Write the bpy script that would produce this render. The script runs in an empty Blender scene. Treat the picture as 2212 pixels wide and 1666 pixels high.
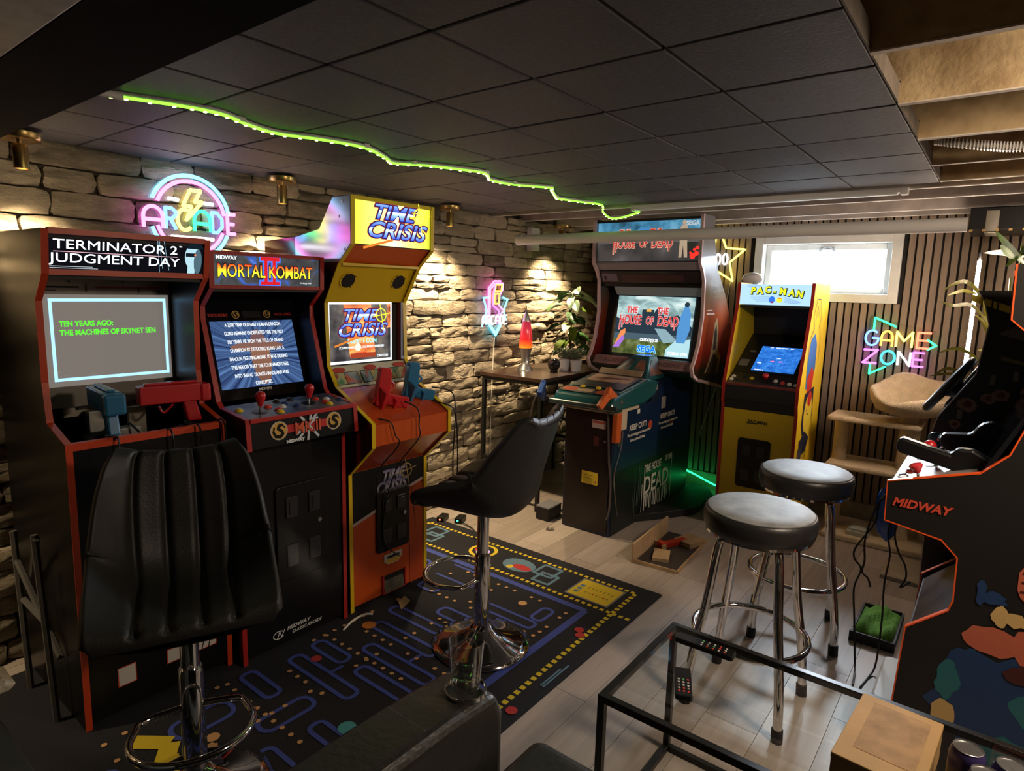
import bpy, bmesh, math, random
from mathutils import Matrix, Vector
random.seed(7)
sc = bpy.context.scene
COL = sc.collection
PI = math.pi
R_ = math.radians

# ---------------------------------------------------------------- camera
cam_d = bpy.data.cameras.new('camera')
cam = bpy.data.objects.new('camera', cam_d)
COL.objects.link(cam)
cam_d.sensor_fit = 'HORIZONTAL'
cam_d.sensor_width = 36.0
cam_d.lens = 36.0 * 1350.0 / 2212.0
cam_d.clip_start = 0.03
cam.matrix_world = Matrix(((0.61660048, 0.10575247, -0.78014118, 0.0),
                           (-0.78689369, 0.11367299, -0.60652845, 0.0),
                           (0.0245391, 0.98787391, 0.15330677, 1.5),
                           (0, 0, 0, 1)))
sc.camera = cam
# ---------------------------------------------------------------- world, exposure
sc.view_settings.view_transform = 'Standard'
sc.view_settings.look = 'None'
sc.view_settings.gamma = 1.0
sc.view_settings.use_curve_mapping = False
sc.view_settings.exposure = 0.32
w = bpy.data.worlds.new('overcast sky')
sc.world = w
w.use_nodes = True
bg = w.node_tree.nodes['Background']
bg.inputs[0].default_value = (0.86, 0.93, 1.0, 1)
bg.inputs[1].default_value = 1.5

def lamp(name, kind, loc, energy, color, target=None, **kw):
    d = bpy.data.lights.new(name, kind)
    d.energy = energy
    d.color = color
    for k, v in kw.items():
        setattr(d, k, v)
    o = bpy.data.objects.new(name, d)
    COL.objects.link(o)
    o.location = loc
    if target is not None:
        o.rotation_euler = (Vector(target) - Vector(loc)).to_track_quat('-Z', 'Y').to_euler()
    return o

WIN = dict(y0=0.555, y1=1.435, z0=1.475, z1=1.895)   # outer frame of the basement window
lamp('window_daylight', 'AREA', (5.55, 0.97, 2.15), 330, (0.86, 0.93, 1.0), (3.0, 0.75, 0.5), shape='RECTANGLE', size=0.9, size_y=0.6)
lamp('room_lamp_right', 'AREA', (1.72, -0.55, 1.96), 21.0, (1.0, 0.80, 0.60), (2.3, 0.3, 0.0), shape='DISK', size=0.3)
SCONCE_X = (0.728, 1.737, 2.885, 4.13, -0.32)
for sx in SCONCE_X:
    lamp('sconce_beam', 'SPOT', (sx, 2.73, 1.865), 150 if sx > 0 else 85, (1.0, 0.76, 0.45), (sx, 2.90, 0.5), spot_size=R_(108), spot_blend=1.0, shadow_soft_size=0.03)

# ---------------------------------------------------------------- materials
MATS = {}
def mat(name, col=(0.5, 0.5, 0.5), rough=0.5, metal=0.0, var=0.0, scale=20.0, bump=0.0, bscale=60.0, emit=0.0, coat=0.0, spec=0.5, ecol=None, coords='Object', col2=None):
    if name in MATS:
        return MATS[name]
    m = bpy.data.materials.new(name)
    m.use_nodes = True
    nt = m.node_tree
    p = nt.nodes['Principled BSDF']
    p.inputs['Base Color'].default_value = (*col, 1)
    p.inputs['Roughness'].default_value = rough
    p.inputs['Metallic'].default_value = metal
    p.inputs['Specular IOR Level'].default_value = spec
    p.inputs['Coat Weight'].default_value = coat
    p.inputs['Coat Roughness'].default_value = 0.12
    if emit:
        p.inputs['Emission Color'].default_value = (*(ecol or col), 1)
        p.inputs['Emission Strength'].default_value = emit
    if var or bump:
        tc = nt.nodes.new('ShaderNodeTexCoord')
        if var:
            n = nt.nodes.new('ShaderNodeTexNoise')
            n.inputs['Scale'].default_value = scale
            n.inputs['Detail'].default_value = 5
            nt.links.new(tc.outputs[coords], n.inputs['Vector'])
            r = nt.nodes.new('ShaderNodeValToRGB')
            r.color_ramp.elements[0].position = 0.3
            r.color_ramp.elements[1].position = 0.7
            c2 = col2 or tuple(max(0, c * (1 - var)) for c in col)
            r.color_ramp.elements[0].color = (*c2, 1)
            r.color_ramp.elements[1].color = (*(tuple(min(1, c * (1 + var * 0.5)) for c in col)), 1)
            nt.links.new(n.outputs['Fac'], r.inputs[0])
            nt.links.new(r.outputs[0], p.inputs['Base Color'])
        if bump:
            n2 = nt.nodes.new('ShaderNodeTexNoise')
            n2.inputs['Scale'].default_value = bscale
            n2.inputs['Detail'].default_value = 6
            nt.links.new(tc.outputs[coords], n2.inputs['Vector'])
            b = nt.nodes.new('ShaderNodeBump')
            b.inputs['Strength'].default_value = bump
            b.inputs['Distance'].default_value = 0.02
            nt.links.new(n2.outputs['Fac'], b.inputs['Height'])
            nt.links.new(b.outputs[0], p.inputs['Normal'])
    MATS[name] = m
    return m

def glow(name, col=(1, 1, 1), strength=1.0):
    if name in MATS:
        return MATS[name]
    m = bpy.data.materials.new(name)
    m.use_nodes = True
    nt = m.node_tree
    nt.nodes.clear()
    o = nt.nodes.new('ShaderNodeOutputMaterial')
    e = nt.nodes.new('ShaderNodeEmission')
    e.inputs[0].default_value = (*col, 1)
    e.inputs[1].default_value = strength
    nt.links.new(e.outputs[0], o.inputs[0])
    MATS[name] = m
    return m

def grad(name, stops, axis=1, emit=0.0, rough=0.5, coords='Generated'):
    """colour ramp along one axis of the object's own box; emits when it is a lit print or screen"""
    if name in MATS:
        return MATS[name]
    m = bpy.data.materials.new(name)
    m.use_nodes = True
    nt = m.node_tree
    p = nt.nodes['Principled BSDF']
    tc = nt.nodes.new('ShaderNodeTexCoord')
    s = nt.nodes.new('ShaderNodeSeparateXYZ')
    nt.links.new(tc.outputs[coords], s.inputs[0])
    r = nt.nodes.new('ShaderNodeValToRGB')
    while len(r.color_ramp.elements) < len(stops):
        r.color_ramp.elements.new(0.5)
    for e, (pos, c) in zip(r.color_ramp.elements, stops):
        e.position = pos
        e.color = (*c, 1)
    nt.links.new(s.outputs[axis], r.inputs[0])
    nt.links.new(r.outputs[0], p.inputs['Base Color'])
    p.inputs['Roughness'].default_value = rough
    if emit:
        nt.links.new(r.outputs[0], p.inputs['Emission Color'])
        p.inputs['Emission Strength'].default_value = emit
    MATS[name] = m
    return m

def noisepic(name, stops, scale=6.0, emit=0.0, rough=0.4, stretch=(1, 1, 1), distort=0.0, detail=4.0):
    """blotchy printed picture: noise through a colour ramp"""
    if name in MATS:
        return MATS[name]
    m = bpy.data.materials.new(name)
    m.use_nodes = True
    nt = m.node_tree
    p = nt.nodes['Principled BSDF']
    tc = nt.nodes.new('ShaderNodeTexCoord')
    mp = nt.nodes.new('ShaderNodeMapping')
    mp.inputs['Scale'].default_value = stretch
    nt.links.new(tc.outputs['Object'], mp.inputs['Vector'])
    n = nt.nodes.new('ShaderNodeTexNoise')
    n.inputs['Scale'].default_value = scale
    n.inputs['Detail'].default_value = detail
    n.inputs['Distortion'].default_value = distort
    nt.links.new(mp.outputs[0], n.inputs['Vector'])
    r = nt.nodes.new('ShaderNodeValToRGB')
    while len(r.color_ramp.elements) < len(stops):
        r.color_ramp.elements.new(0.5)
    for e, (pos, c) in zip(r.color_ramp.elements, stops):
        e.position = pos
        e.color = (*c, 1)
    nt.links.new(n.outputs['Fac'], r.inputs[0])
    nt.links.new(r.outputs[0], p.inputs['Base Color'])
    p.inputs['Roughness'].default_value = rough
    if emit:
        nt.links.new(r.outputs[0], p.inputs['Emission Color'])
        p.inputs['Emission Strength'].default_value = emit
    MATS[name] = m
    return m

def glass(name, tint=(1, 1, 1), refl=0.9, rough=0.0, fac_scale=1.0, base=0.0):
    """clear pane: see-through with a fresnel reflection"""
    if name in MATS:
        return MATS[name]
    m = bpy.data.materials.new(name)
    m.use_nodes = True
    nt = m.node_tree
    nt.nodes.clear()
    o = nt.nodes.new('ShaderNodeOutputMaterial')
    t = nt.nodes.new('ShaderNodeBsdfTransparent')
    t.inputs[0].default_value = (*tint, 1)
    g = nt.nodes.new('ShaderNodeBsdfGlossy')
    g.inputs['Roughness'].default_value = rough
    g.inputs[0].default_value = (refl, refl, refl, 1)
    f = nt.nodes.new('ShaderNodeFresnel')
    f.inputs[0].default_value = 1.45
    mu = nt.nodes.new('ShaderNodeMath')
    mu.operation = 'MULTIPLY_ADD'
    mu.inputs[1].default_value = fac_scale
    mu.inputs[2].default_value = base
    nt.links.new(f.outputs[0], mu.inputs[0])
    x = nt.nodes.new('ShaderNodeMixShader')
    ge = nt.nodes.new('ShaderNodeNewGeometry')
    iv = nt.nodes.new('ShaderNodeMath')
    iv.operation = 'SUBTRACT'
    iv.inputs[0].default_value = 1.0
    nt.links.new(ge.outputs['Backfacing'], iv.inputs[1])
    m3 = nt.nodes.new('ShaderNodeMath')
    m3.operation = 'MULTIPLY'
    nt.links.new(mu.outputs[0], m3.inputs[0])
    nt.links.new(iv.outputs[0], m3.inputs[1])
    nt.links.new(m3.outputs[0], x.inputs[0])
    nt.links.new(t.outputs[0], x.inputs[1])
    nt.links.new(g.outputs[0], x.inputs[2])
    nt.links.new(x.outputs[0], o.inputs[0])
    MATS[name] = m
    return m

# ---------------------------------------------------------------- mesh builder
class MB:
    def __init__(s):
        s.v, s.f, s.m = [], [], []
    def face(s, pts, mi=0):
        i = len(s.v)
        s.v += [tuple(p) for p in pts]
        s.f.append(list(range(i, i + len(pts))))
        s.m.append(mi)
    def mesh(s, vs, fs, mi=0, M=None):
        i = len(s.v)
        s.v += [tuple(M @ Vector(p)) if M is not None else tuple(p) for p in vs]
        for f in fs:
            s.f.append([a + i for a in f])
            s.m.append(mi)
        return s
    def box(s, x0, x1, y0, y1, z0, z1, mi=0, M=None):
        vs = [(x0, y0, z0), (x1, y0, z0), (x1, y1, z0), (x0, y1, z0), (x0, y0, z1), (x1, y0, z1), (x1, y1, z1), (x0, y1, z1)]
        fs = [(0, 3, 2, 1), (4, 5, 6, 7), (0, 1, 5, 4), (1, 2, 6, 5), (2, 3, 7, 6), (3, 0, 4, 7)]
        return s.mesh(vs, fs, mi, M)
    def prism(s, poly, a0, a1, axis='x', mi=0, M=None):
        """extrude a 2D outline between a0 and a1; axis x: outline is (y,z); y: (x,z); z: (x,y)"""
        n = len(poly)
        def pt(p, a):
            return {'x': (a, p[0], p[1]), 'y': (p[0], a, p[1]), 'z': (p[0], p[1], a)}[axis]
        vs = [pt(p, a0) for p in poly] + [pt(p, a1) for p in poly]
        fs = [tuple(range(n))[::-1], tuple(range(n, 2 * n))]
        fs += [(i, (i + 1) % n, n + (i + 1) % n, n + i) for i in range(n)]
        return s.mesh(vs, fs, mi, M)
    def tube(s, pts, r, n=8, closed=False, mi=0, M=None, caps=True):
        P = [Vector(p) for p in pts]
        k = len(P)
        vs, fs = [], []
        up = None
        for i in range(k):
            a = P[(i - 1) % k] if (closed or i > 0) else P[i]
            b = P[(i + 1) % k] if (closed or i < k - 1) else P[i]
            t = (b - a)
            if t.length < 1e-9:
                t = Vector((0, 0, 1))
            t.normalize()
            if up is None:
                up = Vector((0, 0, 1)) if abs(t.z) < 0.9 else Vector((1, 0, 0))
            sd = t.cross(up)
            if sd.length < 1e-6:
                sd = t.cross(Vector((1, 0, 0)))
            sd.normalize()
            up = sd.cross(t).normalized()
            rr = r[i] if isinstance(r, (list, tuple)) else r
            for j in range(n):
                an = 2 * PI * j / n
                vs.append(P[i] + (sd * math.cos(an) + up * math.sin(an)) * rr)
        for i in range(k if closed else k - 1):
            i2 = (i + 1) % k
            for j in range(n):
                j2 = (j + 1) % n
                fs.append((i * n + j, i * n + j2, i2 * n + j2, i2 * n + j))
        if caps and not closed:
            fs.append(tuple(range(n))[::-1])
            fs.append(tuple(range((k - 1) * n, k * n)))
        return s.mesh(vs, fs, mi, M)
    def lathe(s, prof, n=24, mi=0, M=None, c=(0, 0), cap=True):
        """prof: list of (radius, z)"""
        vs, fs = [], []
        for r, z in prof:
            for j in range(n):
                a = 2 * PI * j / n
                vs.append((c[0] + r * math.cos(a), c[1] + r * math.sin(a), z))
        for i in range(len(prof) - 1):
            for j in range(n):
                j2 = (j + 1) % n
                fs.append((i * n + j, i * n + j2, (i + 1) * n + j2, (i + 1) * n + j))
        if cap and prof[0][0] > 1e-4:
            fs.append(tuple(range(n))[::-1])
        if cap and prof[-1][0] > 1e-4:
            k = (len(prof) - 1) * n
            fs.append(tuple(range(k, k + n)))
        return s.mesh(vs, fs, mi, M)
    def ball(s, c, r, n=16, mi=0, sq=(1, 1, 1)):
        prof = [(max(1e-5, r * math.sin(PI * i / (n // 2))), -r * math.cos(PI * i / (n // 2))) for i in range(n // 2 + 1)]
        M = Matrix.Translation(c) @ Matrix.Diagonal((*sq, 1))
        return s.lathe(prof, n, mi, M)
    def slab(s, p0, p1, x0, x1, th=0.012, mi=0):
        """board whose outer face runs from (y,z) p0 to p1, thickness behind it"""
        d = Vector((p1[0] - p0[0], p1[1] - p0[1])).normalized()
        n = Vector((-d[1], d[0]))
        q = [p0, p1, (p1[0] - n[0] * th, p1[1] - n[1] * th), (p0[0] - n[0] * th, p0[1] - n[1] * th)]
        return s.prism(q, x0, x1, 'x', mi)
    def flat(s, M, pts, lift=0.0, mi=0):
        """a printed patch: outline in the plane of frame M"""
        i = len(s.v)
        s.v += [tuple(M @ Vector((p[0], p[1], lift))) for p in pts]
        s.f.append(list(range(i, i + len(pts))))
        s.m.append(mi)
        return s
    def build(s, name, mats, parent=None, smooth=False, bevel=0.0, fix=True, subsurf=0):
        me = bpy.data.meshes.new(name)
        me.from_pydata(s.v, [], s.f)
        if not isinstance(mats, (list, tuple)):
            mats = [mats]
        for m in mats:
            me.materials.append(m)
        if len(mats) > 1:
            me.polygons.foreach_set('material_index', s.m)
        if smooth:
            me.polygons.foreach_set('use_smooth', [True] * len(s.f))
        if fix:
            b = bmesh.new()
            b.from_mesh(me)
            bmesh.ops.recalc_face_normals(b, faces=b.faces)
            b.to_mesh(me)
            b.free()
        if smooth and smooth != 'all':
            me.set_sharp_from_angle(angle=R_(40))
        me.update()
        o = bpy.data.objects.new(name, me)
        COL.objects.link(o)
        if parent is not None:
            o.parent = parent
        if bevel:
            md = o.modifiers.new('bevel', 'BEVEL')
            md.width = bevel
            md.segments = 2
            md.limit_method = 'ANGLE'
        if subsurf:
            md = o.modifiers.new('sub', 'SUBSURF')
            md.levels = md.render_levels = subsurf
        return o

def tag(o, label, cat, group=None):
    o['label'] = label
    o['category'] = cat
    if group:
        o['group'] = group
    return o

def thing(name, label, cat, loc=(0, 0, 0), rotz=0.0, group=None):
    o = bpy.data.objects.new(name, None)
    COL.objects.link(o)
    o.location = loc
    o.rotation_euler = (0, 0, rotz)
    o.empty_display_size = 0.05
    return tag(o, label, cat, group)

def struct(o):
    o['kind'] = 'structure'
    return o

def stuff(o):
    o['kind'] = 'stuff'
    return o

def copytree(o, parent=None):
    c = o.copy()
    COL.objects.link(c)
    if parent is not None:
        c.parent = parent
    for ch in list(o.children):
        copytree(ch, c)
    return c

def fr(p0, p1, x=0.0, off=0.0015):
    """frame on a board running from (y,z) p0 up to p1: X to the right, Y along the board, Z out of it"""
    d = Vector((p1[0] - p0[0], p1[1] - p0[1])).normalized()
    n = Vector((-d[1], d[0]))
    return Matrix(((1, 0, 0, x), (0, d[0], n[0], p0[0] + n[0] * off), (0, d[1], n[1], p0[1] + n[1] * off), (0, 0, 0, 1)))

def text(M, s, size, m, parent, name='lettering', bold=0.0, shear=0.0, sx=1.0, ext=0.0006, align='CENTER', x=0.0, y=0.0, rot=0.0, sp=1.0, res=3):
    """flat lettering as a mesh lying on frame M"""
    cu = bpy.data.curves.new(name, 'FONT')
    cu.body = s
    cu.size = size
    cu.shear = shear
    cu.offset = bold
    cu.extrude = ext
    cu.align_x = align
    cu.align_y = 'CENTER'
    cu.space_character = sp
    cu.resolution_u = res
    t = bpy.data.objects.new(name, cu)
    COL.objects.link(t)
    dg = bpy.context.evaluated_depsgraph_get()
    me = bpy.data.meshes.new_from_object(t.evaluated_get(dg))
    bpy.data.objects.remove(t)
    bpy.data.curves.remove(cu)
    me.name = name
    T = M @ Matrix.Translation((x, y, 0.0006)) @ Matrix.Rotation(rot, 4, 'Z') @ Matrix.Diagonal((sx, 1, 1, 1))
    me.materials.clear()
    me.materials.append(m)
    o = bpy.data.objects.new(name, me)
    COL.objects.link(o)
    o.matrix_local = T
    o.parent = parent
    return o

def arc(cx, cy, r, a0, a1, n=16, ry=None):
    ry = r if ry is None else ry
    return [(cx + r * math.cos(R_(a0 + (a1 - a0) * i / n)), cy + ry * math.sin(R_(a0 + (a1 - a0) * i / n))) for i in range(n + 1)]

def rrect(x0, x1, y0, y1, r, n=4):
    p = []
    for cx, cy, a in ((x1 - r, y0 + r, -90), (x1 - r, y1 - r, 0), (x0 + r, y1 - r, 90), (x0 + r, y0 + r, 180)):
        p += arc(cx, cy, r, a, a + 90, n)
    return p

def smooth_path(pts, n=6, closed=False):
    """Catmull-Rom through the points"""
    P = [Vector(p) for p in pts]
    out = []
    k = len(P)
    rng = range(k) if closed else range(k - 1)
    for i in rng:
        p0 = P[(i - 1) % k] if (closed or i > 0) else P[i]
        p1, p2 = P[i], P[(i + 1) % k]
        p3 = P[(i + 2) % k] if (closed or i + 2 < k) else p2
        for j in range(n):
            t = j / n
            out.append(0.5 * ((2 * p1) + (p2 - p0) * t + (2 * p0 - 5 * p1 + 4 * p2 - p3) * t * t + (3 * p1 - p0 - 3 * p2 + p3) * t * t * t))
    if not closed:
        out.append(P[-1])
    return out
# ================================================================ the room
XB, YL, ZC = 4.65, 2.94, 2.006
XA, YA = 5.15, 2.36                  # alcove behind the tall cabinet: back and right side      # slat wall, stone wall, underside of the black ceiling tiles
YR, XF = -0.95, -1.3

def rnd_mat(name, c0, c1, rough, scale, stretch, bump=0.25, mix=0.5, spec=0.4, dist=0.02):
    """material whose tone differs from piece to piece (object random) with grain on top"""
    m = bpy.data.materials.new(name)
    m.use_nodes = True
    nt = m.node_tree
    p = nt.nodes['Principled BSDF']
    oi = nt.nodes.new('ShaderNodeObjectInfo')
    tc = nt.nodes.new('ShaderNodeTexCoord')
    mp = nt.nodes.new('ShaderNodeMapping')
    mp.inputs['Scale'].default_value = stretch
    nt.links.new(tc.outputs['Object'], mp.inputs['Vector'])
    off = nt.nodes.new('ShaderNodeVectorMath')
    off.operation = 'SCALE'
    off.inputs['Scale'].default_value = 37.0
    comb = nt.nodes.new('ShaderNodeCombineXYZ')
    for i in range(3):
        nt.links.new(oi.outputs['Random'], comb.inputs[i])
    nt.links.new(comb.outputs[0], off.inputs[0])
    nt.links.new(off.outputs[0], mp.inputs['Location'])
    n = nt.nodes.new('ShaderNodeTexNoise')
    n.inputs['Scale'].default_value = scale
    n.inputs['Detail'].default_value = 7
    n.inputs['Roughness'].default_value = 0.65
    nt.links.new(mp.outputs[0], n.inputs['Vector'])
    mx = nt.nodes.new('ShaderNodeMix')
    mx.inputs[0].default_value = mix
    nt.links.new(oi.outputs['Random'], mx.inputs[2])
    nt.links.new(n.outputs['Fac'], mx.inputs[3])
    r = nt.nodes.new('ShaderNodeValToRGB')
    r.color_ramp.elements[0].position = 0.25
    r.color_ramp.elements[1].position = 0.75
    r.color_ramp.elements[0].color = (*c0, 1)
    r.color_ramp.elements[1].color = (*c1, 1)
    nt.links.new(mx.outputs[0], r.inputs[0])
    nt.links.new(r.outputs[0], p.inputs['Base Color'])
    p.inputs['Roughness'].default_value = rough
    p.inputs['Specular IOR Level'].default_value = spec
    if bump:
        b = nt.nodes.new('ShaderNodeBump')
        b.inputs['Strength'].default_value = bump
        b.inputs['Distance'].default_value = dist
        nt.links.new(n.outputs['Fac'], b.inputs['Height'])
        nt.links.new(b.outputs[0], p.inputs['Normal'])
    return m

M_PLANK = rnd_mat('floor_laminate', (0.27, 0.222, 0.19), (0.47, 0.40, 0.35), 0.40, 5.0, (0.6, 9, 1), 0.03, 0.6)
M_STONE = rnd_mat('ledge_stone', (0.17, 0.14, 0.105), (0.60, 0.505, 0.375), 0.9, 11.0, (1, 1, 2.6), 1.0, 0.6, 0.12, 0.03)
M_SLAT = rnd_mat('oak_veneer_slat', (0.21, 0.155, 0.115), (0.33, 0.25, 0.19), 0.6, 6.0, (8, 8, 0.7), 0.05, 0.6)
M_TILE = rnd_mat('black_acoustic_tile', (0.050, 0.053, 0.066), (0.105, 0.108, 0.132), 0.6, 90.0, (1, 1, 1), 0.35, 0.75, 0.45, 0.004)
M_BLACK = mat('black_matt', (0.008, 0.008, 0.009), 0.6)
M_BLK = mat('black_laminate', (0.006, 0.006, 0.0065), 0.35, spec=0.35)
M_WHITE = mat('white_paint', (0.72, 0.73, 0.72), 0.45, var=0.12, scale=9)
M_PVC = mat('white_plastic', (0.78, 0.76, 0.74), 0.3, var=0.06, scale=6)
M_CHROME = mat('chrome', (0.82, 0.82, 0.82), 0.07, 1.0)
M_STEEL = mat('brushed_steel', (0.55, 0.55, 0.56), 0.32, 1.0)
M_BRASS = mat('brushed_brass', (0.60, 0.40, 0.16), 0.3, 1.0)
M_CORD = mat('black_cord', (0.012, 0.012, 0.012), 0.5)
M_WCORD = mat('white_cord', (0.7, 0.68, 0.62), 0.5)

# ---- floor
m = MB().box(XF, XA, YR, YL + 0.1, -0.06, -0.004)
floor = struct(m.build('floor', mat('subfloor', (0.03, 0.025, 0.02), 0.9)))
PW = 0.182
rr = random.Random(3)
iy = 0
y = YR
while y < YL:
    x = XF - rr.random() * 1.1
    while x < XB:
        x1 = min(x + 1.22, XB)
        xa = max(x, XF)
        if x1 - xa > 0.03:
            cx, cy = (xa + x1) / 2, y + PW / 2
            g = 0.0009
            o = MB().box(xa - cx + g, x1 - cx - g, -PW / 2 + g, PW / 2 - g, -0.008, 0.0).build('plank', M_PLANK, floor)
            o.location = (cx, cy, 0)
        x += 1.22
    y += PW

# ---- stone wall
m = MB().box(XF, XA + 0.1, YL + 0.012, YL + 0.12, 0, 2.3)
wall_left = struct(m.build('wall_left', mat('stone_joint', (0.10, 0.08, 0.06), 0.95)))
rr = random.Random(11)

def stone(mb, x0, x1, z0, z1, r):
    nx = max(3, min(9, int((x1 - x0) / 0.045)))
    nz = 4 if z1 - z0 > 0.05 else 3
    proud = r.uniform(0.012, 0.034)
    tilt = r.uniform(-0.006, 0.006)
    cx = 0.5 * (x0 + x1)
    vs = []
    for j in range(nz + 1):
        for i in range(nx + 1):
            u, v = i / nx, j / nz
            ex = (i in (0, nx)) + 0
            ez = (j in (0, nz)) + 0
            x = x0 + (x1 - x0) * u + (r.uniform(-0.004, 0.004) if not ex else r.uniform(0.0, 0.008) * (1 if i == 0 else -1))
            z = z0 + (z1 - z0) * v + (r.uniform(-0.006, 0.006) if not ez else r.uniform(0.0, 0.006) * (1 if j == 0 else -1))
            d = proud + tilt * (2 * u - 1) + r.uniform(-0.009, 0.009)
            if ex or ez:
                d = d * 0.8
            if ex and ez:
                d *= 0.7
                x += 0.006 * (1 if i == 0 else -1)
                z += 0.004 * (1 if j == 0 else -1)
            vs.append((x - cx, YL - d, z))
    fs = []
    W = nx + 1
    for j in range(nz):
        for i in range(nx):
            fs.append((j * W + i, j * W + i + 1, (j + 1) * W + i + 1, (j + 1) * W + i))
    rim = [i for i in range(W)] + [j * W + nx for j in range(1, nz + 1)] + [nz * W + i for i in range(nx - 1, -1, -1)] + [j * W for j in range(nz - 1, 0, -1)]
    b0 = len(vs)
    for k in rim:
        vs.append((vs[k][0], YL + 0.03, vs[k][2]))
    n = len(rim)
    for k in range(n):
        fs.append((rim[k], rim[(k + 1) % n], b0 + (k + 1) % n, b0 + k))
    mb.mesh(vs, fs)
    return cx

stones = []
z = 0.0
while z < 2.0:
    h = rr.uniform(0.068, 0.108)
    if z + h > 1.94:
        h = 2.015 - z
    x = -0.9 - rr.random() * 0.3
    while x < XA:
        L = rr.uniform(0.18, 0.50)
        x1 = min(x + L, XA)
        if x1 - x > 0.04:
            if rr.random() < 0.2 and h > 0.085:
                s = rr.uniform(0.4, 0.6)
                xm = x + (x1 - x) * rr.uniform(0.35, 0.65)
                stones += [(x, x1, z, z + h * s), (x, xm, z + h * s, z + h), (xm, x1, z + h * s, z + h)]
            else:
                stones.append((x, x1, z, z + h))
        x += L
    z += h
def hidden(s):
    xm, zm = (s[0] + s[1]) / 2, (s[2] + s[3]) / 2
    # behind the row of cabinets, the tall cabinet and the table
    if s[0] > 0.9 and s[1] < 2.85 and zm < 1.55 - max(0, (xm - 2.5)) * 1.2:
        return True
    if xm > 4.25 and zm < 0.9:
        return True
    return s[1] < 0.35 or s[0] > 4.75
front = [s for s in stones if not hidden(s)]
rest = [s for s in stones if hidden(s)]
front.sort(key=lambda s: -(s[1] - s[0]) * (s[3] - s[2]) / (1 + ((s[0] + s[1]) / 2) ** 2 * 0.02))
rest += front[298:]
for s in front[:298]:
    mb = MB()
    cx = stone(mb, *s, rr)
    o = mb.build('stone', M_STONE, wall_left, smooth='all')
    o.data.set_sharp_from_angle(angle=R_(50))
    o.location = (cx, 0, 0)
big = MB()
for s in rest:
    k = len(big.v)
    cx = stone(big, *s, rr)
    big.v[k:] = [(p[0] + cx, p[1], p[2]) for p in big.v[k:]]
stuff(big.build('stonework', M_STONE, wall_left, smooth=True))

# ---- slat wall with the basement window
Y0, Y1, Z0, Z1 = WIN['y0'], WIN['y1'], WIN['z0'], WIN['z1']
m = MB()
m.box(XB + 0.015, XB + 0.16, YR, Y0, 0, 2.3)
m.box(XB + 0.015, XB + 0.16, Y1, YA, 0, 2.3)
m.box(XB + 0.16, XA, YA - 0.1, YA, 0, 2.3)
m.box(XA, XA + 0.1, YA - 0.1, YL + 0.1, 0, 2.3)
m.box(XB + 0.015, XB + 0.16, Y0, Y1, 0, Z0)
m.box(XB + 0.015, XB + 0.16, Y0, Y1, Z1, 2.3)
wall_back = struct(m.build('wall_back', mat('black_felt', (0.012, 0.011, 0.010), 0.95)))
pitch = 0.0455
k = 0
y = YR + 0.02
slat_me = {}
while y < YA - 0.04:
    segs = [(0.13, 2.2)]
    if y + 0.0335 > Y0 - 0.012 and y < Y1 + 0.012:
        segs = [(0.13, Z0 - 0.014), (Z1 + 0.014, 2.2)]
    for a, b in segs:
        if (a, b) not in slat_me:
            o = MB().box(-0.0005, 0.016, 0, 0.0335, a, b).build('slat', M_SLAT, wall_back, bevel=0.0)
            slat_me[(a, b)] = o.data
        else:
            o = bpy.data.objects.new('slat', slat_me[(a, b)])
            COL.objects.link(o)
            o.parent = wall_back
        o.location = (XB, y, 0)
    y += pitch
o = MB().box(XB - 0.012, XB + 0.02, YR, YA, 0, 0.128).build('baseboard_back', mat('beige_skirting', (0.36, 0.30, 0.22), 0.6, var=0.2))
struct(o)

# window: casing, sash, pane, latch
win = thing('window_1', 'white framed basement window', 'window')
del win['category']
del win['label']
win['kind'] = 'structure'
m = MB()
c = 0.045
for (a0, a1, b0, b1) in ((Y0 - 0.012, Y0 + c, Z0 - 0.012, Z1 + 0.012), (Y1 - c, Y1 + 0.012, Z0 - 0.012, Z1 + 0.012), (Y0 + c, Y1 - c, Z0 - 0.012, Z0 + c), (Y0 + c, Y1 - c, Z1 - c, Z1 + 0.012)):
    m.box(XB - 0.012, XB + 0.17, a0, a1, b0, b1)
m.build('casing', M_WHITE, win, bevel=0.004)
m = MB()
xs = XB + 0.07
s0, s1, t0, t1 = Y0 + c, Y1 - c, Z0 + c, Z1 - c
q = 0.04
for (a0, a1, b0, b1) in ((s0, s0 + q, t0, t1), (s1 - q, s1, t0, t1), (s0 + q, s1 - q, t0, t0 + q), (s0 + q, s1 - q, t1 - q, t1)):
    m.box(xs, xs + 0.05, a0, a1, b0, b1)
m.build('sash', M_WHITE, win, bevel=0.005)
MB().box(xs + 0.02, xs + 0.026, s0 + q, s1 - q, t0 + q, t1 - q).build('pane', glass('window_glass', (0.96, 0.98, 1.0)), win)
m = MB().tube([(xs - 0.012, 0.99 + d, t1 - 0.032 + 0.012 * math.cos(d * 60)) for d in (-0.05, -0.03, -0.01, 0.01, 0.03, 0.05)], 0.006)
m.box(xs - 0.006, xs + 0.002, 0.95, 1.03, t1 - 0.036, t1 - 0.02)
m.build('latch', M_STEEL, win)

# unseen side of the room
struct(MB().box(XF, XB + 0.1, YR - 0.1, YR, 0, 2.3).build('wall_right', mat('brown_wall', (0.16, 0.12, 0.09), 0.85, var=0.2)))
struct(MB().box(XF - 0.1, XF, YR, YL + 0.1, 0, 2.3).build('wall_front', mat('taupe_wall', (0.22, 0.18, 0.15), 0.85, var=0.2)))

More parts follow.
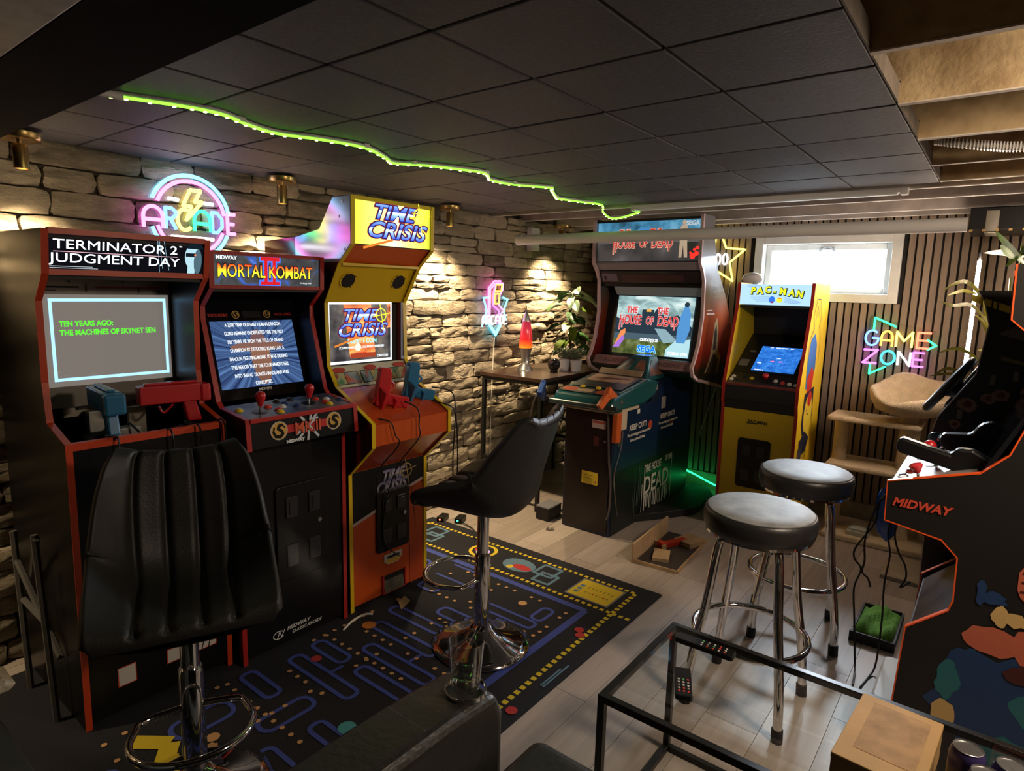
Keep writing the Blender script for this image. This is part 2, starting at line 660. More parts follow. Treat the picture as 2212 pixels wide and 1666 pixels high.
# ---- ceiling: deck, joists, black tiles
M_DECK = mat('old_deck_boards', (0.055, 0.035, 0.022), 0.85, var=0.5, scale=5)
M_JOIST = mat('aged_joist_timber', (0.60, 0.45, 0.25), 0.85, var=0.4, scale=7, bump=0.15, bscale=40, col2=(0.26, 0.16, 0.07))
M_JEDGE = mat('pale_joist_edge', (0.75, 0.66, 0.56), 0.7, var=0.2, scale=10)
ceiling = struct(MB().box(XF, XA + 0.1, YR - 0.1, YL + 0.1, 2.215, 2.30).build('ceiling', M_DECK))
for jx in (-0.3, 0.17, 1.07, 1.53, 1.965, 2.42, 2.90, 3.30):
    MB().box(jx, jx + 0.019, YR, 0.279, 2.0, 2.215).box(jx - 0.001, jx + 0.020, YR, 0.279, 1.997, 2.0005, 1).box(jx, jx + 0.019, 0.279, 0.75, 2.056, 2.215).build('joist', [M_JOIST, M_JEDGE], ceiling)
M_JFAR = mat('grey_whitewashed_joist', (0.52, 0.46, 0.42), 0.8, var=0.3, scale=8, bump=0.2, bscale=25)
M_JFE = mat('white_joist_edge', (0.85, 0.82, 0.78), 0.6)
for jx in (3.47, 3.82, 4.31, 4.58):
    MB().box(jx, jx + 0.019, YR, YL, 2.0, 2.215).box(jx - 0.001, jx + 0.020, YR, YL, 1.997, 2.0005, 1).build('joist', [M_JFAR, M_JFE], ceiling)
CX0, CX1, CY0, CY1 = 0.605, 3.385, 0.283, YL
MB().box(CX0, CX1, CY0, CY1, 2.018, 2.05).build('backing_board', M_BLACK, ceiling)
px, py = 0.3475, 0.343
tile_me = None
for i in range(8):
    for j in range(8):
        x0, y0 = CX0 + i * px, CY0 + j * py
        y1 = min(y0 + py, CY1)
        gx = 0.004
        mb = MB().box(-px / 2 + gx, px / 2 - gx, -py / 2 + gx, (y1 - y0) - py / 2 - gx, 0, 0.014)
        o = mb.build('ceiling_tile', M_TILE, ceiling, bevel=0.003)
        o.location = (x0 + px / 2, y0 + py / 2, ZC + rr.uniform(-0.001, 0.001))
struct(MB().box(CX0, CX1, CY0 - 0.004, CY0, 2.004, 2.05).build('trim_2', mat('board_edge', (0.16, 0.13, 0.10), 0.8, var=0.3)))
# dark steel beam at the near end
beam = struct(MB().box(0.44, 0.604, YR, YL, 1.93, 2.0).box(0.40, 0.604, YR, YL, 1.915, 1.93).box(0.505, 0.535, YR, YL, 2.0, 2.215).build('trim_1', mat('black_beam', (0.004, 0.003, 0.003), 0.9, spec=0.08)))

# overhead duct, timber and white pipe in the near corner
t = thing('ventilation_duct', 'grey flat metal duct overhead left of the black beam', 'duct', (0.335, 0.6, 1.90))
MB().box(-0.055, 0.05, -0.9, 1.05, 0.0, 0.12).build('duct_body', mat('galvanised', (0.62, 0.58, 0.52), 0.55, var=0.2), t, bevel=0.004)
MB().box(-0.062, 0.056, 0.2, 0.235, -0.006, 0.126).build('seam_band', M_STEEL, t)
t = thing('timber_bearer', 'short brown timber bearer overhead in the top left corner', 'beam', (-0.14, 1.58, 1.86))
MB().box(-0.6, 0.395, -0.06, 0.06, 0, 0.10).build('bearer', mat('brown_timber', (0.45, 0.25, 0.10), 0.7, var=0.4, scale=12), t, bevel=0.004)
t = thing('drain_pipe', 'white plastic drain pipe with an elbow overhead in the top left corner', 'pipe', (0.20, 1.34, 1.84))
MB().tube(smooth_path([(-0.5, -0.05, 0.06), (-0.12, -0.05, 0.06), (-0.02, 0.02, 0.05), (0.0, 0.10, 0.0)]), 0.036, 14).build('pipe', M_PVC, t, smooth=True)
MB().tube([(-0.015, 0.055, 0.036), (0.004, 0.13, -0.018)], 0.045, 14).build('collar', M_PVC, t, smooth=True)
MB().tube([(0.004, 0.128, -0.017), (0.007, 0.14, -0.026)], 0.02, 12).build('plug', M_STEEL, t, smooth=True)

# long white pipe under the joists
t = thing('overhead_pipe', 'long white plastic pipe hanging under the joists before the window', 'pipe', (3.33, 1.36, 1.815))
MB().tube([(0, -1.195, 0), (0, 1.20, 0)], 0.031, 20).build('pipe', M_PVC, t, smooth=True)
MB().lathe([(0.034, -0.02), (0.034, 0.02), (0.0, 0.021)], 20, 0, Matrix.Translation((0, 1.19, 0)) @ Matrix.Rotation(-PI / 2, 4, 'X')).build('end_cap', M_PVC, t, smooth=True)

# unlit batten fitting on the end of the ceiling
t = thing('batten_light', 'white unlit batten light fitting along the far edge of the ceiling', 'light', (3.425, 1.10, 1.977))
MB().box(-0.025, 0.025, -0.68, 0.68, 0, 0.022).build('housing', M_PVC, t, bevel=0.004)
MB().box(-0.019, 0.019, -0.655, 0.66, -0.008, 0.001).build('diffuser', mat('opal_diffuser', (0.8, 0.85, 0.85), 0.4), t, bevel=0.004)
for e in (-1, 1):
    MB().box(-0.027, 0.027, e * 0.68 - 0.015, e * 0.68 + 0.015, -0.010, 0.0235).build('end_cap', M_PVC, t, bevel=0.004)

# flexible conduit between the joists
t = MB().tube(smooth_path([(2.62, 0.25, 2.03), (2.62, 0.12, 2.0), (2.63, 0.0, 1.985), (2.62, -0.15, 2.0)], 12), 0.012, 10)
tag(t.build('flexible_conduit', mat('grey_conduit', (0.3, 0.28, 0.24), 0.5), smooth=True), 'grey ribbed flexible conduit sagging between the ceiling joists', 'conduit')
b = MB()
for i, p in enumerate(smooth_path([(2.62, 0.25, 2.03), (2.62, 0.12, 2.0), (2.63, 0.0, 1.985), (2.62, -0.15, 2.0)], 14)):
    b.box(p.x - 0.014, p.x + 0.014, p.y - 0.002, p.y + 0.002, p.z - 0.014, p.z + 0.014)
stuff(b.build('ribs', M_PVC, bpy.data.objects['flexible_conduit']))

# white box on the stone wall by the pipe end, bracketed black shelf by the slat wall
t = thing('junction_box', 'white plastic box on the stone wall behind the end of the overhead pipe', 'box', (3.935, 2.885, 1.85))
MB().box(-0.05, 0.05, -0.02, 0.03, -0.06, 0.11).build('body', M_PVC, t, bevel=0.005)
MB().box(-0.045, 0.045, -0.024, -0.019, -0.055, 0.105).build('lid', M_WHITE, t, bevel=0.002)
t = thing('wall_speaker', 'black box speaker on a pale bracket above the slat wall plant', 'speaker', (4.25, 0.03, 1.86))
MB().box(-0.1, 0.3, -0.25, 0.17, 0.0, 0.12).build('body', M_BLK, t, bevel=0.006)
MB().box(-0.106, -0.098, 0.045, 0.10, -0.012, 0.10).box(-0.106, 0.1, 0.045, 0.10, -0.014, -0.004).build('bracket', mat('pale_bracket', (0.5, 0.47, 0.40), 0.5), t, bevel=0.002)
for k in range(7):
    MB().box(-0.112, -0.1, 0.15 - k * 0.055, 0.165 - k * 0.055, -0.006, 0.006).build('clip', M_BRASS, t)

# wall spot lamps
for i, (sx, lab) in enumerate(zip(SCONCE_X, ('at the far left', 'between round neon sign and yellow cabinet', 'just right of the yellow cabinet', 'behind the overhead pipe end', 'outside the left picture edge'))):
    t = thing('wall_spotlight', 'brass cylinder spotlight on the stone wall, ' + lab, 'wall lamp', (sx, 2.76, 1.98), 0, 'brass spotlights along the stone wall')
    MB().lathe([(0.0, -0.012), (0.062, -0.012), (0.066, -0.006), (0.066, 0.012), (0.0, 0.013)], 24).build('ceiling_rose', M_BRASS, t, smooth=True)
    MB().tube([(0, 0, -0.012), (0, 0, -0.03)], 0.008, 10).build('stem', M_BRASS, t, smooth=True)
    MB().lathe([(0.0, -0.026), (0.021, -0.026), (0.023, -0.03), (0.023, -0.108), (0.018, -0.108), (0.018, -0.098), (0.0, -0.098)], 20).build('lamp_body', M_BRASS, t, smooth=True)
    MB().lathe([(0.0, -0.1005), (0.0175, -0.1005), (0.0175, -0.099), (0, -0.099)], 16).build('bulb', glow('warm_bulb', (1.0, 0.72, 0.36), 5.0), t)
# ================================================================ arcade cabinets
M_RED = mat('red_edge_trim', (0.62, 0.06, 0.015), 0.4)
M_DRED = mat('dark_red_trim', (0.40, 0.02, 0.015), 0.4)
M_YEL = mat('yellow_laminate', (0.72, 0.50, 0.01), 0.35)
M_ORG = mat('orange_red_laminate', (0.56, 0.085, 0.012), 0.32)
M_SCR = mat('dark_screen_bezel', (0.02, 0.02, 0.022), 0.25)
W_ = lambda s=1.6: glow('white_glow_%g' % s, (0.9, 0.96, 1.0), s)

def shell(t, W, prof, back, top, m_side, m_trim, m_body, th=0.016, trim=0.004, tw=0.019, side_poly=None, m_in=None):
    """two shaped side panels with edge trim, top, back and floor boards"""
    poly = side_poly or (prof + [(back, top), (back, prof[0][1])])
    for sgn in (-1, 1):
        xo, xi = sgn * W / 2, sgn * (W / 2 - th)
        m = MB().prism(poly, min(xo, xi), max(xo, xi), 'x')
        s = m.build('side_panel', m_side, t)
        # trim: a ribbon along the front outline
        n = len(prof)
        outer = []
        for i in range(n):
            a = Vector(prof[max(0, i - 1)])
            b = Vector(prof[min(n - 1, i + 1)])
            d = (b - a).normalized()
            outer.append((prof[i][0] - d[1] * trim, prof[i][1] + d[0] * trim))
        e = MB()
        x0, x1 = (min(xo, xi) - 0.0015, max(xo, xi) + 0.0015)
        for i in range(n - 1):
            q = [prof[i], prof[i + 1], outer[i + 1], outer[i]]
            e.prism(q, x0, x1, 'x')
        e.build('edge_trim', m_trim, t)
    x = W / 2 - th
    MB().box(-x, x, back - 0.016, back, 0.02, top - 0.01).build('back_board', m_body, t)
    MB().box(-x, x, prof[-1][0] + 0.012, back, top - 0.03, top - 0.014).build('top_board', m_body, t)

def prints(name, M, items, parent):
    """one flat printed sheet: items are (outline, material) drawn one over the other"""
    b, ms = MB(), []
    st = min(0.0004, 0.003 / max(1, len(items)))
    for k, (pts, m) in enumerate(items):
        if m not in ms:
            ms.append(m)
        b.flat(M, pts, 0.0006 + st * k, ms.index(m))
    return b.build(name, ms, parent, fix=False)

def rect(x0, x1, y0, y1):
    return [(x0, y0), (x1, y0), (x1, y1), (x0, y1)]

def seg(a, b, w):
    d = (Vector(b) - Vector(a)).normalized()
    n = Vector((-d[1], d[0])) * w / 2
    a, b = Vector(a), Vector(b)
    return [tuple(a - n), tuple(b - n), tuple(b + n), tuple(a + n)]

def line2(pts, w, closed=False):
    P = list(pts) + ([pts[0]] if closed else [])
    return [seg(P[i], P[i + 1], w) for i in range(len(P) - 1)]

def coin_door(t, M, w, h, m=None):
    d = MB()
    k = M @ Matrix.Translation((0, 0, 0))
    d.prism(rrect(-w / 2, w / 2, -h / 2, h / 2, 0.02), 0, 0.010, 'z', 0, k)
    door = d.build('coin_door', M_BLK, t, bevel=0.003)
    for e in (-1, 1):
        f = MB()
        x = e * w * 0.22
        f.prism(rrect(x - 0.026, x + 0.026, h * 0.16, h * 0.38, 0.006), 0.009, 0.016, 'z', 0, k)
        f.prism(rrect(x - 0.012, x + 0.012, h * 0.2, h * 0.34, 0.004), 0.016, 0.019, 'z', 0, k)
        f.build('coin_plate', mat('satin_black', (0.02, 0.02, 0.022), 0.3), door, bevel=0.0015)
        MB().prism(rrect(x - 0.026, x + 0.026, -h * 0.36, -h * 0.12, 0.006), 0.009, 0.014, 'z', 0, k).build('return_cup', mat('satin_black'), door, bevel=0.0015)
    MB().lathe([(0, 0.018), (0.009, 0.017), (0.011, 0.010)], 16, 0, k @ Matrix.Translation((w * 0.32, 0.02, 0))).build('lock', M_STEEL, door, smooth=True)
    return door

# ------------------------------------------------ 1: black cabinet with the science fiction marquee (far left)
t2 = thing('arcade_cabinet', 'black arcade cabinet with orange edges and black and white marquee, leftmost at the stone wall', 'arcade cabinet', (0.878, 2.2, 0.007), 0, 'arcade cabinets')
W = 0.50
prof = [(0.045, 0.0), (0.012, 0.86), (0.010, 0.985), (0.05, 0.995), (0.165, 1.03), (0.18, 1.16), (0.17, 1.42), (0.085, 1.506), (0.058, 1.636)]
shell(t2, W, prof, 0.66, 1.64, M_BLK, M_RED, M_BLACK)
x = W / 2 - 0.016
front = MB().slab((0.047, 0.02), (0.016, 0.965), -x, x, 0.014).build('front_panel', M_BLK, t2)
MB().slab((0.014, 0.962), (0.013, 0.986), -x, x, 0.016).build('front_edge', M_RED, t2)
F = fr((0.047, 0.02), (0.016, 0.965), 0, 0.001)
its = []
for (a, b, c, d) in ((-0.145, -0.092, 0.09, 0.155), (0.015, 0.055, 0.10, 0.15), (0.105, 0.19, 0.10, 0.145)):
    its += [(rect(a - 0.003, b + 0.003, c - 0.003, d + 0.003), M_RED), (rect(a, b, c, d), mat('pale_print', (0.62, 0.60, 0.55), 0.5))]
its += [(seg((0.135, 0.095), (0.15, 0.15), 0.004), M_BLK), (seg((0.16, 0.095), (0.175, 0.15), 0.004), M_BLK)]
prints('front_print', F, its, front)
# marquee
a, b = (0.095, 1.512), (0.068, 1.628)
mq = MB().slab(a, b, -x, x, 0.02).build('marquee', glow('black_marquee', (0.004, 0.004, 0.006), 1.0), t2)
M = fr(a, b)
wt = W_(1.7)
text(M, 'TERMINATOR 2', 0.041, wt, mq, bold=0.0, sx=1.27, x=-0.037, y=0.083)
text(M, 'JUDGMENT DAY', 0.041, wt, mq, bold=0.0, sx=1.25, x=-0.037, y=0.041)
its = [(rect(-0.218, 0.145, 0.0605, 0.0628), glow('rose_line', (0.75, 0.45, 0.5), 0.9))]
for i in range(3):
    its.append((rect(-0.228, -0.228 + (0.115, 0.13, 0.09)[i], 0.015 - i * 0.0052, 0.0172 - i * 0.0052), glow('grey_small_print', (0.45, 0.5, 0.55), 0.8)))
for q in (((0.078, 0.115), (0.088, 0.004)), ((0.083, 0.115), (0.097, 0.02)), ((0.098, 0.115), (0.118, 0.015))):
    its.append((seg(q[0], q[1], 0.0014), glow('blue_scratch', (0.3, 0.5, 0.65), 0.9)))
# plain stand-in for the portrait: pale and dark blue-grey patches
cy = glow('pale_cyan_patch', (0.42, 0.66, 0.74), 1.0)
dk = glow('dark_patch', (0.006, 0.012, 0.018), 1.0)
its += [(arc(0.195, 0.066, 0.026, 0, 360, 18, 0.042), cy), (rect(0.18, 0.205, 0.006, 0.04), cy), (arc(0.203, 0.10, 0.027, -20, 200, 12, 0.018), dk), (rect(0.172, 0.215, 0.066, 0.079), dk), (arc(0.214, 0.05, 0.014, 0, 360, 12, 0.045), glow('mid_blue_patch', (0.07, 0.13, 0.17), 1.0)), (arc(0.204, 0.073, 0.0035, 0, 360, 8), glow('red_dot', (1.0, 0.15, 0.05), 1.6))]
prints('marquee_print', M, its, mq)
text(M, 'TM', 0.007, wt, mq, x=0.154, y=0.098)
for z0, z1, yy in ((1.622, 1.640, 0.056), (1.500, 1.518, 0.083)):
    MB().box(-x, x, yy, yy + 0.016, z0, z1).build('marquee_retainer', M_RED, t2)
MB().box(-x, x, 0.10, 0.45, 1.488, 1.50).build('marquee_soffit', M_BLACK, t2)
# bezel, monitor and picture
bz = MB().slab((0.36, 1.04), (0.36, 1.49), -x, x, 0.012).build('bezel', mat('grey_bezel', (0.30, 0.27, 0.24), 0.22, var=0.1), t2)
M = fr((0.36, 1.04), (0.36, 1.49))
scr = MB()
scr.flat(M, rect(-0.205, 0.225, 0.075, 0.395), 0.0004)
scr = scr.build('screen', mat('grey_glass_screen', (0.20, 0.185, 0.17), 0.06, emit=0.17, ecol=(0.8, 0.72, 0.64)), t2)
bl = glow('pale_blue_frame', (0.30, 0.62, 1.0), 1.5)
its = [(rect(-0.165, 0.215, 0.371, 0.3815), bl), (rect(-0.165, 0.215, 0.094, 0.1045), bl), (rect(-0.165, -0.155, 0.094, 0.3815), bl), (rect(0.205, 0.215, 0.094, 0.3815), bl)]
prints('screen_frame', M, its, scr)
gr = glow('green_type', (0.10, 1.0, 0.03), 1.1)
text(M, 'TEN YEARS AGO:', 0.027, gr, scr, bold=0.0006, sx=0.80, x=-0.138, y=0.293, align='LEFT')
text(M, 'THE MACHINES OF SKYNET SEN', 0.027, gr, scr, bold=0.0006, sx=0.80, x=-0.138, y=0.262, align='LEFT')
its = [(rect(-0.24, -0.07, 0.418, 0.424), M_BLK), (rect(-0.02, 0.20, 0.418, 0.424), M_DRED), (rect(-0.05, -0.046, 0.404, 0.43), M_BLK), (rect(0.12, 0.125, 0.402, 0.424), M_BLK), (rect(-0.19, -0.14, 0.408, 0.411), M_BLK), (rect(0.17, 0.21, 0.408, 0.411), M_BLK)]
for e in (-0.10, 0.07):
    its.append((arc(e, 0.44, 0.004, 0, 360, 8), M_BLK))
prints('bezel_print', M, its, bz)
# open control deck with bare hardware in it
MB().box(-x, x, 0.02, 0.42, 0.86, 0.872).build('deck_floor', M_BLACK, t2)
for (x0, x1, y0, y1, z0, z1, c) in ((-0.06, 0.04, 0.20, 0.26, 0.872, 0.97, (0.35, 0.33, 0.30)), (-0.08, 0.015, 0.33, 0.37, 0.93, 1.02, (0.42, 0.40, 0.36)), (0.03, 0.09, 0.28, 0.30, 0.88, 1.03, (0.30, 0.26, 0.2)), (-0.075, 0.0, 0.11, 0.19, 0.872, 0.915, (0.28, 0.26, 0.22))):
    MB().box(x0, x1, y0, y1, z0, z1).build('bracket', mat('zinc_%d' % int(c[0] * 100), c, 0.4, 0.3, var=0.3), t2, bevel=0.002)
MB().box(-0.14, 0.16, 0.385, 0.395, 1.0, 1.045).build('monitor_rail', mat('zinc_rail', (0.32, 0.28, 0.22), 0.45, 0.3, var=0.3), t2)
for x0 in (-0.10, -0.02, 0.09):
    MB().box(x0, x0 + 0.045, 0.375, 0.386, 1.025, 1.04).build('terminal_block', M_BLK, t2, bevel=0.001)
for pts in ([(0.02, 0.25, 0.96), (0.0, 0.2, 0.99), (0.03, 0.12, 0.94), (0.05, 0.04, 0.98), (0.055, -0.01, 0.975), (0.058, -0.008, 0.85)], [(0.10, 0.22, 0.93), (0.11, 0.1, 0.97), (0.135, 0.02, 0.993), (0.15, -0.012, 0.97), (0.16, -0.005, 0.8)], [(0.20, 0.25, 0.92), (0.22, 0.1, 0.95), (0.235, 0.0, 0.995), (0.24, -0.01, 0.9), (0.22, -0.002, 0.7)], [(-0.15, 0.2, 0.9), (-0.12, 0.05, 0.95), (-0.11, 0.0, 0.99), (-0.11, -0.008, 0.93)]):
    MB().tube(smooth_path(pts, 6), 0.0035, 6).build('wire', M_CORD, t2, smooth=True)
MB().box(-0.2, 0.2, 0.45, 0.47, 0.30, 0.302).build('inner_shelf', M_BLACK, t2)

def pistol(name, label, loc, rot, m, base=True, group=None, tilt=0.0, blocky=False):
    """light gun: barrel along +X from the grip, grip down -Z"""
    g = thing(name, label, 'toy gun', loc, 0, group)
    g.rotation_euler = rot
    if blocky:
        MB().box(-0.09, 0.11, -0.028, 0.028, 0.02, 0.085).box(-0.085, 0.09, -0.012, 0.012, 0.085, 0.094).build('barrel', m, g, bevel=0.006)
        MB().box(-0.125, -0.088, -0.031, 0.031, 0.016, 0.082).build('rear_cap', m, g, bevel=0.008)
        MB().prism([(-0.075, 0.022), (-0.03, 0.022), (-0.045, -0.055), (-0.095, -0.055)], -0.017, 0.017, 'y').build('grip', m, g, bevel=0.006)
    else:
        MB().prism([(-0.055, 0.045), (-0.05, 0.012), (-0.02, 0.005), (0.085, 0.01), (0.1, 0.015), (0.1, 0.045), (0.09, 0.05), (-0.05, 0.052)], -0.016, 0.016, 'y').build('barrel', m, g, bevel=0.004)
        MB().prism([(-0.045, 0.02), (0.0, 0.02), (-0.012, -0.035), (-0.02, -0.085), (-0.062, -0.085), (-0.058, -0.04)], -0.014, 0.014, 'y').build('grip', m, g, bevel=0.005)
        MB().box(-0.045, -0.03, -0.006, 0.006, 0.052, 0.06).build('rear_sight', m, g, bevel=0.001)
    MB().tube(smooth_path([(-0.002, 0, 0.012), (0.03, 0, -0.016), (0.045, 0, 0.008)], 5), 0.004, 6).build('trigger_guard', m, g, smooth=True)
    MB().tube([(0.008, 0, 0.008), (0.016, 0, -0.01)], 0.003, 6).build('trigger', M_BLK, g)
    return g

M_GB = mat('blue_gun_plastic', (0.02, 0.16, 0.32), 0.35, coat=0.2)
M_GR = mat('red_gun_plastic', (0.55, 0.015, 0.02), 0.35, coat=0.2)
M_GO = mat('orange_gun_plastic', (0.65, 0.12, 0.02), 0.35, coat=0.2)
# rear view of a blue machine-gun and a red one pointing left
pistol('light_gun', 'blue light gun standing upright in the leftmost cabinet', (0.775, 2.30, 1.055), (0, 0, R_(84)), M_GB, blocky=True)
g = pistol('light_gun', 'red light gun pointing left in the leftmost cabinet', (1.00, 2.33, 1.045), (0, 0, R_(172)), M_GR, blocky=True)
for nm, gx, gy in (('gun_stand', 0.775, 2.28), ('gun_stand', 1.05, 2.33)):
    tag(MB().prism(rrect(-0.055, 0.055, -0.04, 0.04, 0.015), 0, 0.02, 'z').lathe([(0.02, 0.02), (0.015, 0.11), (0, 0.11)], 12).build(nm, M_BLK, None, bevel=0.003), 'black stand under the %s gun in the leftmost cabinet' % ('blue' if gx < 0.9 else 'red'), 'stand').location = (gx, gy, 0.879)

# ------------------------------------------------ 2: red edged fighting cabinet
mk = thing('arcade_cabinet', 'black arcade cabinet with dark red edges and two red joysticks, second at the stone wall', 'arcade cabinet', (1.393, 2.19, 0.007), 0, 'arcade cabinets')
W = 0.492
prof = [(0.0, 0.0), (-0.004, 0.865), (-0.095, 0.885), (-0.088, 0.998), (0.09, 1.018), (0.115, 1.04), (0.205, 1.35), (0.205, 1.40), (0.125, 1.47), (0.12, 1.604)]
shell(mk, W, prof, 0.67, 1.605, M_BLK, M_DRED, M_BLACK)
x = W / 2 - 0.016
a, b = (0.003, 0.02), (0.0, 0.868)
front = MB().slab(a, b, -x, x, 0.014).build('front_panel', M_BLK, mk)
coin_door(front, fr(a, b, 0.0, 0.0) @ Matrix.Translation((0.03, 0.47, 0)), 0.24, 0.40)
M = fr(a, b)
pw = mat('white_print', (0.7, 0.7, 0.68), 0.5)
text(M, 'MIDWAY', 0.022, pw, front, bold=0.0006, x=0.0, y=0.056, sx=1.2, shear=0.3)
text(M, 'CLASSIC ARCADE', 0.018, pw, front, bold=0.0004, x=0.04, y=0.033, sx=1.0, shear=0.3)
its = [(s, pw) for s in line2(arc(-0.092, 0.045, 0.024, 30, 330, 14, 0.016), 0.004)] + [(s, pw) for s in line2([(-0.1, 0.03), (-0.088, 0.06), (-0.08, 0.034), (-0.065, 0.062)], 0.004)]
prints('maker_emblem', M, its, front)
# control box
a, b = (-0.092, 0.886), (-0.086, 0.994)
cf = MB().slab(a, b, -x, x, 0.014).build('control_front', M_BLK, mk)
M = fr(a, b)
rd = mat('red_print', (0.50, 0.015, 0.012), 0.45)
gd = mat('gold_print', (0.62, 0.36, 0.06), 0.45)
its = [(rect(-0.15, 0.165, 0.042, 0.072), rd), (arc(-0.115, 0.056, 0.036, 0, 360, 24), mat('silver_print', (0.5, 0.48, 0.45), 0.4)), (arc(-0.115, 0.056, 0.033, 0, 360, 24), gd), (arc(0.13, 0.058, 0.036, 0, 360, 24), mat('silver_print'), ), (arc(0.13, 0.058, 0.033, 0, 360, 24), gd)]
def emblem(cx, cy, r, m):
    """coiled beast in a ring: thick hooked curve with a crest"""
    out = []
    pts = [(0.75, 0.25), (0.45, 0.62), (0.0, 0.55), (-0.1, 0.2), (0.3, -0.05), (0.45, -0.4), (0.1, -0.72), (-0.45, -0.6), (-0.72, -0.1), (-0.6, 0.4)]
    ws = [0.16, 0.34, 0.4, 0.34, 0.36, 0.4, 0.36, 0.28, 0.18, 0.08]
    for i in range(len(pts) - 1):
        A, B = pts[i], pts[i + 1]
        out.append((seg((cx + A[0] * r, cy + A[1] * r), (cx + B[0] * r, cy + B[1] * r), ws[i] * r), m))
        out.append((arc(cx + B[0] * r, cy + B[1] * r, ws[i] * r * 0.5, 0, 360, 8), m))
    out.append(([(cx + 0.1 * r, cy + 0.9 * r), (cx - 0.05 * r, cy + 0.5 * r), (cx + 0.3 * r, cy + 0.6 * r)], m))
    return out
its += emblem(-0.115, 0.056, 0.033, M_BLK) + emblem(0.13, 0.058, 0.033, M_BLK)
for q in ((-0.04, 0.01, 0.05, 0.105), (0.05, 0.008, -0.03, 0.1), (-0.05, 0.03, 0.05, 0.085), (0.0, 0.0, 0.02, 0.11)):
    its.append((seg((q[0] + 0.005, q[1]), (q[2] + 0.005, q[3]), 0.010), mat('crack_print', (0.55, 0.57, 0.58), 0.5)))
prints('control_print', M, its, cf)
M = M @ Matrix.Translation((0, 0, 0.0035))
text(M, 'MK.II', 0.062, mat('dark_print', (0.08, 0.0, 0.0), 0.5), cf, bold=0.003, sx=0.9, x=0.008, y=0.052)
text(M, 'MK.II', 0.062, mat('orange_red_print', (0.70, 0.10, 0.03), 0.45), cf, bold=0.0005, sx=0.9, x=0.008, y=0.052).location[1] -= 0.0008
text(M, 'MIDWAY', 0.016, pw, cf, bold=0.001, x=-0.05, y=0.008, sx=1.2)
a, b = (-0.086, 0.999), (0.105, 1.022)
cp = MB().slab(a, b, -x, x, 0.014).build('control_panel', noisepic('slate_marble_print', ((0.3, (0.02, 0.025, 0.035)), (0.5, (0.09, 0.10, 0.13)), (0.62, (0.17, 0.17, 0.2)), (0.72, (0.06, 0.06, 0.08))), 9, 0, 0.35), mk)
MB().box(-x, x, -0.096, -0.086, 0.985, 1.0025).build('panel_edge', M_DRED, mk, bevel=0.002)
M = fr(a, b, 0, 0.0)
def button(par, M, x, y, m, r=0.0135):
    k = M @ Matrix.Translation((x, y, 0))
    o = MB().lathe([(r * 1.15, 0), (r * 1.15, 0.004), (r * 0.85, 0.005), (r * 0.8, 0.009), (r * 0.5, 0.0105), (0, 0.011)], 16, 0, k)
    return o.build('button', m, par, smooth=True)
def stick(par, M, x, y, m, h=0.055):
    k = M @ Matrix.Translation((x, y, 0))
    st = MB().lathe([(0.028, 0), (0.028, 0.002), (0.008, 0.004)], 20, 0, k).build('joystick', M_BLK, par, smooth=True)
    MB().lathe([(0.0045, 0.002), (0.0045, h * 0.5)], 10, 0, k).build('shaft', M_CHROME, st, smooth=True)
    MB().lathe([(0.0, h * 0.42), (0.008, h * 0.43), (0.011, h * 0.6), (0.018, h * 1.0), (0.019, h * 1.2), (0.015, h * 1.38), (0.006, h * 1.47), (0, h * 1.48)], 18, 0, k).build('bat_top', m, st, smooth=True)
BY, BR, BB, BW, BK = (mat('button_yellow', (0.75, 0.5, 0.02), 0.3), mat('button_red', (0.6, 0.05, 0.03), 0.3), mat('button_blue', (0.02, 0.04, 0.14), 0.3), mat('button_white', (0.65, 0.63, 0.58), 0.3), mat('button_black', (0.02, 0.02, 0.02), 0.3))
stick(mk, M, -0.145, 0.072, M_GR)
stick(mk, M, 0.08, 0.092, M_GR)
for (bx, by, bm) in ((-0.205, 0.115, BY), (-0.09, 0.112, BR), (-0.075, 0.062, BR), (-0.082, 0.035, BY), (-0.04, 0.09, BW), (-0.012, 0.125, BB), (0.012, 0.075, BB), (0.135, 0.125, BR), (0.145, 0.07, BR), (0.145, 0.043, BY), (0.175, 0.105, BW), (0.205, 0.135, BB), (0.22, 0.08, BB), (-0.02, 0.165, BK), (0.04, 0.165, BK)):
    button(cp, M, bx, by, bm)
# marquee
a, b = (0.135, 1.478), (0.13, 1.594)
mq = MB().slab(a, b, -x, x, 0.02).build('marquee', noisepic('dark_storm_marquee', ((0.3, (0.01, 0.012, 0.02)), (0.55, (0.045, 0.05, 0.055)), (0.66, (0.02, 0.08, 0.35)), (0.78, (0.12, 0.2, 0.7))), 11, 1.0, 0.4, (1, 1, 1), 1.5), mk)
M = fr(a, b)
fire = grad('fire_lettering', ((0.0, (0.95, 0.75, 0.02)), (0.4, (0.75, 0.85, 0.03)), (0.6, (1.0, 0.35, 0.02)), (1.0, (0.8, 0.03, 0.01))), 1, 1.2)
dr = glow('black_outline', (0.01, 0.004, 0.004), 1.0)
text(M, 'MORTAL KOMBAT', 0.070, dr, mq, bold=0.003, sx=0.70, x=-0.008, y=0.054)
text(M, 'MORTAL KOMBAT', 0.070, fire, mq, bold=0.0003, sx=0.70, x=-0.008, y=0.054).location[1] -= 0.0012
its = []
bm, rm = glow('blue_halo', (0.05, 0.15, 0.9), 1.3), glow('red_numeral', (0.62, 0.015, 0.02), 1.0)
